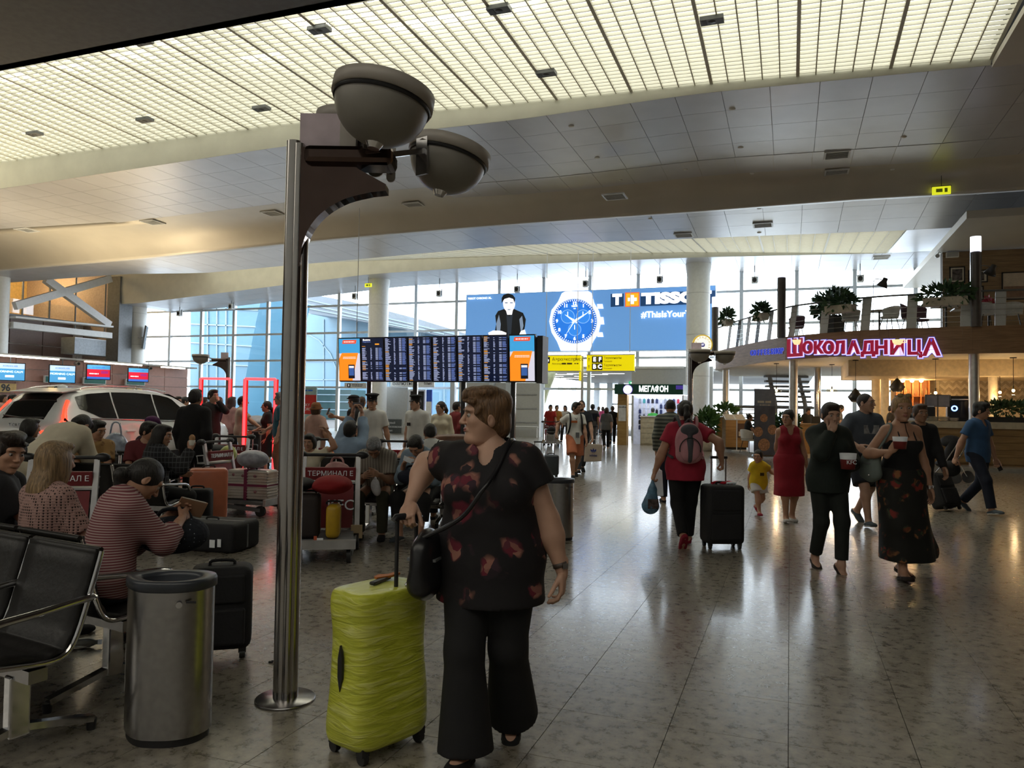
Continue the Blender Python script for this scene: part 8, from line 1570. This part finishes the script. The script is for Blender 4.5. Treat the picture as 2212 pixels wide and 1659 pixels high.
def pcap(P, r):
    R_ = Matrix(P.Rh.tolist()); MB().lathe([(.084, .0), (.086, .035), (.10, .07), (.125, .085), (.12, .10), (.06, .115), (0.001, .118)], n=24, c=P.hp(0, -.005, .055), R=R_).build('cap', cloth('cap_black', '#101216'), r); MB().lathe([(.0855, .0), (.0885, .005), (.0885, .030), (.0865, .034)], n=24, c=P.hp(0, -.005, .055), R=R_).build('cap_band', BLK2, r)
    vq_obj('visor', [sdf_mesh([L_(P.hp(0, .085, .052), A_(.068, .055, .008), P.Rh @ rotm(0, 18, 0), .01)], .006)], M_BLACK, r); MB().sph(P.hp(0, .098, .105), .010, 8).build('badge', M_CHROME, r)
    for s in (1, -1): MB().box(Vector(P.sh[s]+A_(-s*.03, 0, .074)), (.10, .045, .01), (0, s*.22, 0)).build('epaulette', BLK2, r)
person('airline officer in a peaked cap and white shirt under the departure board', sidx(13.6, 806), 10, 1.74, 'm', 1.08, 0, 'warm', ('crop', HK), ('shirt', WHT, {'collar': WHT, 'hem': .02, 'neck': .066}), ('trousers', BLK), SH_BLK, head=(14, 6, 0), armL=(-.30, .04, .86), q='mid', extra=pcap)
def pcap2(P, r): pcap(P, r); MB().bb((.06, P.sfw[1]*.14, 1.18), (.12, P.sfw[1]*.15+.02, 1.24)).build('radio', M_BLACK, r)
person('airline officer in a peaked cap turned towards his colleague, radio on his chest', sidx(14.6, 902), -22, 1.74, 'm', 1.06, .08, 'fair', ('crop', HK), ('shirt', WHT, {'collar': WHT, 'hem': .02, 'neck': .066}), ('trousers', BLK), SH_BLK, head=(28, 2, 0), q='mid', extra=pcap2)
person('dark-haired woman in a white uniform shirt beside the officers', sidx(14.8, 955), -12, 1.66, 'f', 1, 0, 'fair', ('pony', HK), ('long', CRM, {'collar': WHT, 'hem': .06}), ('trousers', BLK), SH_BLK, head=(30, 0, 0), q='mid')
person('person in a dark red jacket partly hidden by a board post', sidx(17.8, 986), 130, 1.68, 'm', 1, 0, 'warm', ('short', HB), ('long', cloth('brick', '#6a1c1e')), ('trousers', BLK), SH_BLK, q='far')
def flatcap(P, r): vq_obj('cap', [sdf_mesh([L_(P.hp(0, .0, .085), A_(.095, .115, .05), P.Rh, .02), L_(P.hp(0, .10, .06), A_(.06, .05, .012), P.Rh, .02)], .01)], BLK, r)
P26 = person('man in a black shirt and flat cap holding up a phone', sidx(15.2, 768), -105, 1.76, 'm', 1.05, 0, 'warm', ('short', HB), ('tee', BLK), ('trousers', BLK), SH_BLK, armR=dict(t=(.06, .48, 1.32), pole=A_(.6, -.2, -1)), handR=dict(curl=.8), q='far', extra=flatcap)
ph = thing('phone', 'pale phone held up by the man in the flat cap', 'phone', wl(P26, P26.hands[1]+A_(0, .03, .06)), P26.root.rotation_euler.z); MB().box((0, 0, .03), (.075, .01, .15), (.4, 0, 0)).build('case', PNK, ph, bevel=.004); MB().box((0, -.007, .03), (.065, .002, .13), (.4, 0, 0)).build('screen', M_BLACK, ph)
person('bald man with a dark cap behind the officer', sidx(18.6, 782), 160, 1.78, 'm', 1, 0, 'tan', ('crop', HBR), ('tee', CRM), ('trousers', BLK), SH_BLK, q='far')
# ---------------------------------------------------------------- walkers in the aisle
P32 = person('young man in a white printed T-shirt and orange shorts pulling two suitcases', sidx(17.25, 1243), 8, 1.74, 'm', .98, 0, 'tan', ('short', HB), ('tee', WHT, {'hem': .14}), ('shorts', cloth('orange', '#b0694a'), {'len': .93, 'loose': .026}), SH_BLK, SOLEW, 'walk', head=(-40, 4, 0), armR=dict(t=(.42, -.02, .98), pole=A_(.5, -1, 0)), handR=dict(curl=.9), q='mid')
for s in (1, -1): MB().tube(catmull([P32.sh[s]-P32.rx*s*.05+A_(0, -.09, .02), P32.sh[s]-P32.rx*s*.05+A_(0, .0, .085), P32.sh[s]-P32.rx*s*.04+A_(0, .125, -.03), P32.sh[s]-P32.rx*s*.03+A_(0, .135, -.20), P32.sh[s]-P32.rx*s*.0+A_(0, .05, -.38)], 4), .022, 6).build('backpack_strap', BLK, P32.root)
MB().box(Vector(P32.hc+A_(.05, .155, .36)), (.14, .01, .05)).build('shirt_print', cloth('print_orange', '#a85a2a'), P32.root); MB().box(Vector(P32.hc+A_(-.03, .150, .06)), (.08, .012, .12)).build('shirt_badge', GRYT, P32.root); MB().tube([P32.nb+A_(-.03, .11, -.05), P32.hc+A_(-.01, .16, .40), P32.nb+A_(.04, .11, -.05)], .006, 5).build('lanyard', BLK, P32.root)
bp32 = thing('backpack', 'dark backpack on the man in orange shorts', 'backpack', wl(P32, P32.hc+A_(0, -.22, .14)), P32.root.rotation_euler.z); MB().bb((-.16, -.10, 0), (.16, .08, .42)).build('pack', BLK, bp32, bevel=.06, smooth=True); MB().bb((-.12, -.13, .04), (.12, -.08, .20)).build('pocket', BLK2, bp32, bevel=.03)
P33 = person('bearded man in a dark T-shirt walking behind the man in orange shorts', sidx(18.6, 1257), 4, 1.80, 'm', 1.08, .1, 'fair', ('crop', HK), ('tee', cloth('navy_tee', '#1c222c')), ('trousers', cloth('slate', '#343b45')), SH_BLK, None, 'walk', head=(20, 0, 0), q='far', extra=lambda P, r: vq_obj('beard', [sdf_mesh([L_(P.hp(0, .052, -.078), A_(.052, .046, .045), P.Rh, .02), S_(P.hp(0, .10, -.05), A_(.03, .03, .014), P.Rh, .01)], .009)], HK, r))
cbg = thing('carrier_bag', 'white carrier bag with a dark blue trefoil mark carried by the bearded man', 'bag', wl(P33, P33.hands[-1])+Vector((.02, -.02, -.49)), YAW); MB().prism([(-.22, -.02), (.20, .0), (.22, .40), (-.19, .42)], 'y', -.05, .05).build('bag_body', cloth('bag_white', '#b5a99c', var=.06), cbg, fixn=True, bevel=.015); MB().tube(catmull([(-.1, 0, .41), (-.05, 0, .5), (.06, 0, .5), (.12, 0, .40)], 4), .006, 5).build('handle', M_SIGNW, cbg)
M_TREF = mat('mark_blue', (.02, .04, .22), .6)
for a in (-32, 0, 32): MB().prism([(.012*math.cos(t)*1.6 if False else .020*math.cos(t), .075+.05*math.sin(t)) for t in np.linspace(0, 6.28, 12, endpoint=False)], 'y', -.056, -.051, M=Matrix.Translation((0, 0, .18)) @ Matrix.Rotation(math.radians(a), 4, 'Y')).build('printed_leaf', M_TREF, cbg)
text('adidas', .075, M_TREF, cbg, (0, -.056, .14)); 
for z in (.20, .22): MB().bb((-.07, -.057, z), (.07, -.0565, z+.006)).build('printed_line', cloth('bag_white', '#b5a99c'), cbg)
person('man in a navy and grey banded polo walking away', sidx(31.5, 1281), 178, 1.80, 'm', 1.08, 0, 'tan', ('short', HB), ('tee', stripes('banded_polo', '#1a2234', '#56585c', 1.9, 2, .62, .03), {}), ('trousers', GRYT), SH_BLK, None, 'walk', q='far')
person('woman in a grey top with a dark handbag walking away', sidx(29.5, 1311), 178, 1.66, 'f', 1.12, 0, 'fair', ('bob', HBR), ('tee', GRYT, {'sleeve': .9}), ('trousers', BLK), SH_WHT, None, 'walk', q='far')
for px, d, fc, lab, kw in ((1324, 34, 175, 'person in a black shirt further down the corridor', dict(top=('tee', BLK), hair=('short', HBR))), (1190, 32.0, 5, 'man in a red shirt pushing a far trolley', dict(top=('tee', cloth('bright_red', '#b02a26')), hair=('short', HB))), (1203, 34, 10, 'person in a mustard shirt behind the red-shirted man', dict(top=('tee', cloth('mustard', '#b07a34')), hair=('short', HK))), (1222, 35, -20, 'person in white further along the corridor', dict(top=('tee', WHT), hair=('bob', HB))), (1294, 46, 175, 'tiny figure in pale clothes deep in the corridor', dict(top=('tee', CRM), hair=('short', HBR))), (1303, 44, 180, 'tiny figure in pink deep in the corridor', dict(sex='f', top=('tee', cloth('hot_pink', '#c04a78')), hair=('bob', HBR)))):
    person(lab, sidx(d, px), fc, 1.74, skin='warm', bottom=('trousers', BLK2), shoes=SH_BLK, pose='walk', q='far', **kw)
person('shop assistant in a green shirt behind the kiosk counter', sidx(34.08, 1411), 178, 1.66, 'm', 1, 0, 'warm', ('short', HB), ('tee', cloth('green', '#2f8a34')), ('trousers', BLK), SH_BLK, q='far')
person('person in pale blue inside the phone kiosk', sidx(33.6, 1455), 150, 1.74, 'm', 1, 0, 'fair', ('short', HK), ('tee', LBLU), ('trousers', BLK), SH_BLK, q='far')
P41 = person('man in a grey sweater with striped sleeves standing behind the backpack woman', sidx(12.9, 1449), 172, 1.74, 'm', 1.08, 0, 'warm', ('crop', HB), ('long', stripes('banded_sweater', '#3c423f', '#77796f', 16, 2, .5), {'loose': .026}), ('trousers', NAVY), SH_BLK, q='mid')
P42 = person('woman with a black ponytail, red shirt and pink backpack walking away', sidx(8.8, 1482), 176, 1.69, 'f', 1.20, 0, 'warm', ('pony', HB), ('tee', cloth('raspberry', '#a3243c'), {'sleeve': .6, 'hem': .14}), ('trousers', BLK, {'loose': .014}), SH_RED, None, 'walk', None, 2, armR=dict(t=(.40, -.06, .98), pole=A_(.7, -.8, -.2)), armL=dict(t=(-.36, .0, .80), pole=A_(-.5, -1, 0)), handR=dict(curl=.95), handL=dict(curl=.9), footR=dict(t=(.07, .20, .085)), footL=dict(t=(-.05, -.22, .15), pitch=-52), q='mid')
bk42 = thing('backpack', 'pink and grey backpack on the woman in the red shirt', 'backpack', wl(P42, P42.hc+A_(0, -.245, .10)), P42.root.rotation_euler.z)
PKN = cloth('pack_pink', '#c08a92'); PGR = cloth('pack_grey', '#4a4a50')
vq_obj('pack', [sdf_mesh([L_((0, 0, .20), (.155, .085, .23), None, .04), C((-.07, 0, .06), (.07, 0, .06), .07, None, .05)], .010)], PKN, bk42); vq_obj('pocket', [sdf_mesh([L_((0, -.055, .12), (.12, .06, .13), None, .03)], .010)], PKN, bk42)
vq_obj('grey_panel', [sdf_mesh([L_((0, -.066, .14), (.048, .058, .16), None, .02), L_((0, -.035, .34), (.10, .06, .07), None, .03)], .010)], PGR, bk42)
MB().tube([(.115*math.cos(a), -.095-.01*math.sin(a), .13+.13*math.sin(a)) for a in np.linspace(-.2, 3.34, 16)], .006, 5).build('zip', M_BLACK, bk42); MB().tube(catmull([(-.04, .02, .42), (0, .0, .47), (.04, .02, .42)], 4), .010, 6).build('grab_handle', PGR, bk42)
for s in (1, -1): MB().tube(catmull([(s*.09, .03, .38), (s*.105, .11, .46), (s*.115, .245, .485), (s*.125, .365, .41), (s*.145, .415, .25), (s*.205, .33, .08), (s*.17, .09, .03)], 5), .017, 6).build('strap', PGR if s < 0 else PKN, bk42)
pb42 = thing('plastic_bag', 'blue plastic bag hanging from the backpack woman', 'bag', wl(P42, P42.hands[-1])-Vector((0, 0, .40)), YAW); vq_obj('bag_body', [sdf_mesh([F((-.02, 0, .10), (.0, 0, .27), .105, .05, (0, 1, 0), .5, .04), C((0, 0, .28), (0, 0, .40), .035, .012, .04)], .010)], mat('blue_plastic', (.10, .22, .34), .3, var=.5, scale=14, bump=.6, bscale=25), pb42); MB().box((.0, -.05, .12), (.12, .01, .11), (.1, 0, 0)).build('printed_panel', mat('bag_print', (.08, .06, .06), .4, var=.8, scale=20), pb42)
wb42 = thing('white_bag', 'white paper bag behind the blue plastic bag', 'bag', wl(P42, A_(-.30, .14, .55)), YAW); MB().prism([(-.07, 0), (.07, 0), (.05, .3), (-.05, .32)], 'y', -.04, .04).build('bag_body', M_SIGNW, wb42, fixn=True, bevel=.01); MB().tube(catmull([(-.03, 0, .3), (0, 0, .37), (.03, 0, .3)], 4), .005, 5).build('handle', M_SIGNW, wb42)
# ---------------------------------------------------------------- group walking towards the camera
loc44, loc43 = sidx(10.9, 1705), sidx(11.5, 1640)
P43 = person('little girl in a yellow T-shirt, white shorts and red shoes holding a hand', loc43, 6, 1.06, 'f', 1.0, .15, 'warm', ('lowbun', HB), ('tee', YEL_, {'hem': .16, 'loose': .03, 'sleeve': .55}), ('shorts', WHT, {'len': .62, 'loose': .03}), SH_RED, None, 'walk', head=(42, 4, 0), armL=dict(t=(-.24, .06, .60), pole=A_(-.4, -1, 0)), child=True, q='mid')
MB().bb((-.03, .118, .60), (.03, .128, .645)).build('shirt_print', cloth('print_dark', '#4a3a10'), P43.root)
hand43 = wl(P43, P43.hands[-1])
P44 = person('woman in a crimson sleeveless dress and white shoes leading a little girl', loc44, -6, 1.60, 'f', 1.02, 0, 'warm', ('bun', HB), ('tank', REDC, {'vneck': 1.5, 'name': 'dress_top', 'neck': .078}), ('dress', REDC, {'hem': .40, 'rad': .225, 'waist': .2}), SH_WHT, None, 'walk', head=(38, 4, 0), armR=dict(t=tolocal(loc44, -6, hand43)+A_(.02, 0, .08), pole=A_(.5, -1, 0)), handR=dict(curl=.8), armL=(-.26, -.02, .74), footR=dict(t=(.07, .14, .08)), footL=dict(t=(-.07, -.10, .085), pitch=-6), q='mid')
P45 = person('young woman in a dark green sweater biting food and carrying a red and white bucket', sidx(7.6, 1790), 2, 1.68, 'f', 1.02, 0, 'fair', ('short', HK), ('long', DGRN, {'loose': .032, 'hem': .12, 'neck': .06, 'name': 'sweater'}), ('trousers', cloth('charcoal_green', '#1a201d'), {'loose': .012, 'len': .88}), SH_NUDE, None, 'walk', head=(0, 10, 0), armR=dict(t=(.05, .17, 1.36), pole=A_(.7, .1, -1)), handR=dict(d=A_(-.25, .1, .85), n=A_(-.3, -1, 0), curl=.75), armL=dict(t=(-.10, .26, 1.08), pole=A_(-.6, -.4, -1)), handL=dict(d=A_(.6, .7, 0), n=A_(.6, -.6, .3), curl=.75), footR=dict(t=(.06, -.16, .10), pitch=-22), footL=dict(t=(-.05, .18, .082)), q='mid')
def bucket(p, label, rr, hh, band, word=None, rz=0):
    r = thing('food_bucket', label, 'bucket', p, rz); MB().lathe([(0, 0), (rr*.82, 0), (rr*.95, hh*.62)], n=24).build('cup', mat('bucket_red', (.20, .02, .02), .45), r); MB().lathe([(rr*.95, hh*.62), (rr*1.02, hh), (rr*.98, hh), (rr*.9, hh*.6)], n=24).build('rim_band', M_SIGNW, r); MB().lathe([(0, hh*.9), (rr*.97, hh*.92)], n=20).build('food', mat('fries', (.5, .36, .16), .8, var=.4, scale=40), r)
    if word: text(word, hh*.36, M_SIGNW, r, (0, -rr*.97, hh*.45), ext=.002)
    return r
bucket(wl(P45, A_(-.035, .34, 1.02)), 'red and white chicken bucket held by the woman in the dark sweater', .075, .15, 0, 'KFC', P45.root.rotation_euler.z+math.pi)
P46 = person('tall crew-cut man in a grey graphic T-shirt and dark shorts', sidx(10.7, 1866), 6, 1.87, 'm', 1.12, .08, 'fair', ('crop', HK), ('tee', cloth('blue_grey', '#4c535e'), {'hem': .14, 'loose': .024}), ('shorts', cloth('navy_shorts', '#131822'), {'len': .92, 'loose': .03}), SH_GRY, SOLEW, 'walk', head=(-34, 0, 0), armR=dict(t=(.24, .26, 1.10), pole=A_(.8, -.6, -.3)), handR=dict(curl=.8, n=A_(-1, 0, -.2)), q='mid')
MB().box(Vector(P46.hc+A_(-.02, .163, .36)), (.22, .012, .12), (.06, 0, .02)).build('shirt_graphic', mat('print_grey', (.30, .30, .31), .8, var=.6, scale=14), P46.root)
M_MAXI = floral('maxi_floral', '#14140f', ['#6e3a22', '#3a3f2a', '#7e2a22', '#20281e', '#8a5a34', '#2a2420'], 7.5, .38)
def ex47(P, r):
    MB().tube([P.nb+A_(.055*math.cos(a), .015+.055*math.sin(a), .035) for a in np.linspace(0, 6.28, 20, endpoint=False)], .006, 6, closed=True).build('choker', BLK, r); MB().tube([P.nb+A_(0, .072, .03), P.nb+A_(.01, .115, -.04), P.nb+A_(.0, .14, -.10)], .0035, 5).build('choker_tail', BLK, r)
    for s in (1, -1): MB().sph(P.hp(s*.034, .062, .122), (.030, .014, .020), 12, R=Matrix(P.Rh.tolist())).build('sunglass_lens', mat('lens_amber', (.30, .22, .10), .1), r)
    MB().tube([P.hp(-.07, .03, .115), P.hp(-.034, .068, .13), P.hp(.034, .068, .13), P.hp(.07, .03, .115)], .004, 6).build('sunglass_frame', M_BLACK, r)
    S, El, W = P.arms[-1]
    for k in range(3): MB().tube([W+A_(.034*math.cos(a), .030*math.sin(a), -.004+k*.012) for a in np.linspace(0, 6.28, 16, endpoint=False)], .004, 5, closed=True).build('bracelet', M_CHROME, r)
P47 = person('blonde woman in a black camisole and long dark floral skirt holding a drink', sidx(7.3, 1946), 3, 1.745, 'f', 1.02, 0, 'warm', ('lowbun', HBL), ('strap', BLK, {'hem': .06, 'name': 'camisole'}), ('skirt', M_MAXI, {'hem': .17, 'rad': .25, 'dx': -.06, 'depth': .9, 'swirl': (-.20, -.08, .06), 'waist': .13}), SH_SAN, None, 'walk', head=(12, 2, 0), armR=dict(t=(.26, .28, 1.20), pole=A_(.9, -.3, -.9)), handR=dict(d=A_(-.2, .4, .5), n=A_(-.7, .2, .5), curl=.8), armL=dict(t=(-.28, .03, .80), pole=A_(-.6, -1, 0)), footR=dict(t=(.06, .14, .082)), footL=dict(t=(-.08, -.12, .09), pitch=-14), q='mid', extra=ex47)
bucket(wl(P47, P47.hands[1]+A_(-.02, .03, -.03)), 'pink cup with a white rim held up by the blonde woman', .062, .11, 0, None, 0)
shoulder_bag(P47, 1, cloth('bag_sage', '#6f7a76'), 'pale sage handbag under the arm of the blonde woman', (.16, .06, .15), .12, 'same', -.02, out=.095)
person('dark-clothed person walking hidden behind the blonde woman', sidx(10.2, 1986), 0, 1.72, 'm', 1, 0, 'tan', ('short', HBR), ('long', BLK2), ('trousers', BLK2), SH_BLK, None, 'walk', q='far')
P49 = person('dark-haired man in a blue V-neck T-shirt pulling a black case', sidx(12.2, 2113), 26, 1.79, 'm', 1.08, .05, 'warm', ('tousled', HB), ('tee', BLUT, {'vneck': 1.4, 'hem': .12}), ('trousers', NAVY, {'loose': .016}), SH_GRY, SOLEW, 'walk', head=(-22, 8, 0), armR=dict(t=(.34, -.16, .84), pole=A_(.6, -1, 0)), handR=dict(curl=.95), armL=(-.32, .08, .84), handL=dict(curl=.7), q='mid')
ph = thing('phone', 'dark phone in the lowered hand of the man in blue', 'phone', wl(P49, P49.hands[-1]+A_(0, .03, -.03)), P49.root.rotation_euler.z); MB().box((0, 0, 0), (.012, .07, .14), (.5, 0, 0)).build('case', M_BLACK, ph, bevel=.004); MB().box((-.007, 0, 0), (.002, .06, .12), (.5, 0, 0)).build('screen', mat('phone_glow', (.1, .1, .12), .1), ph)
jk = softbag(wl(P49, A_(.30, -.26, .56)), (.13, .12, .13), BLK2, 'dark jacket hung over the black case handle', name='jacket', cat='jacket', seed=50, strap=False)
# ---------------------------------------------------------------- cafe people
zf = Vector((0, 0, ZF))
person('waitress in black seated on the cream stool at the coffee shop entrance', sidx(26.6, 1618)+zf, 75, 1.66, 'f', 1.05, 0, 'warm', ('bun', HB), ('tee', BLK), ('trousers', BLK), SH_BLK, None, 'sit', (0, -.04, .585), 4, armR=(.12, .36, .78), armL=(-.1, .38, .78), q='far')
person('coffee shop worker in a grey shirt and apron looking down', sidx(26.0, 1812)+zf, 60, 1.74, 'm', 1, 0, 'fair', ('lowbun', HB), ('shirt', GRYT), ('trousers', BLK), SH_BLK, head=(0, 24, 0), armR=(.08, .32, 1.06), armL=(-.08, .32, 1.06), q='far')
person('dark-haired worker behind the wooden cashier desk', sidx(28.2, 1745)+zf, 0, 1.62, 'm', 1, 0, 'tan', ('short', HB), ('tee', BLK), ('trousers', BLK), SH_BLK, head=(0, 20, 0), q='far')
for px, d in ((1903, 29.0), (1925, 25.4)): person('dark-haired guest standing near the cream columns', sidx(d, px)+zf, 60, 1.72, 'm', 1, 0, 'tan', ('short', HB), ('tee', BLK2), ('trousers', BLK), SH_BLK, q='far', group='guests by the cream columns')
# pushchair by the counter
sp_ = sidx(17.6, 2052); stv = thing('pushchair', 'dark folding pushchair with big wheels in front of the bar counter', 'pushchair', sp_, YAW+.5)
vq_obj('seat', [sdf_mesh([F((0, .05, .45), (0, -.12, .85), .20, .22, (0, 1, 0), .55, .05), L_((0, .12, .42), (.2, .2, .10), None, .05)], .014)], M_BLKFAB, stv); vq_obj('hood', [sdf_mesh([L_((0, -.02, .92), (.23, .22, .16), None, .03), S_((0, .1, .80), (.18, .25, .15), None, .02)], .014)], M_BLKFAB, stv)
for s in (-1, 1):
    MB().tube([(s*.22, .30, .10), (s*.21, -.05, .50), (s*.20, -.38, 1.02)], .014, 6).tube([(s*.21, -.28, .14), (s*.21, -.02, .52)], .014, 6).build('frame_tube', M_BRUSH, stv); MB().cyl((s*.24-.02, -.28, .14), (s*.24+.02, -.28, .14), .14, n=22).build('wheel', M_WHEEL, stv); MB().cyl((s*.22-.02, .30, .08), (s*.22+.02, .30, .08), .08, n=18).build('wheel', M_WHEEL, stv)
MB().cyl((-.20, -.38, 1.02), (.20, -.38, 1.02), .018, n=8).build('handle', M_BLACK, stv); MB().sph((.16, .05, .98), (.03, .02, .05), 8).build('toy', mat('toy_yellow', (.6, .35, .02), .5), stv)
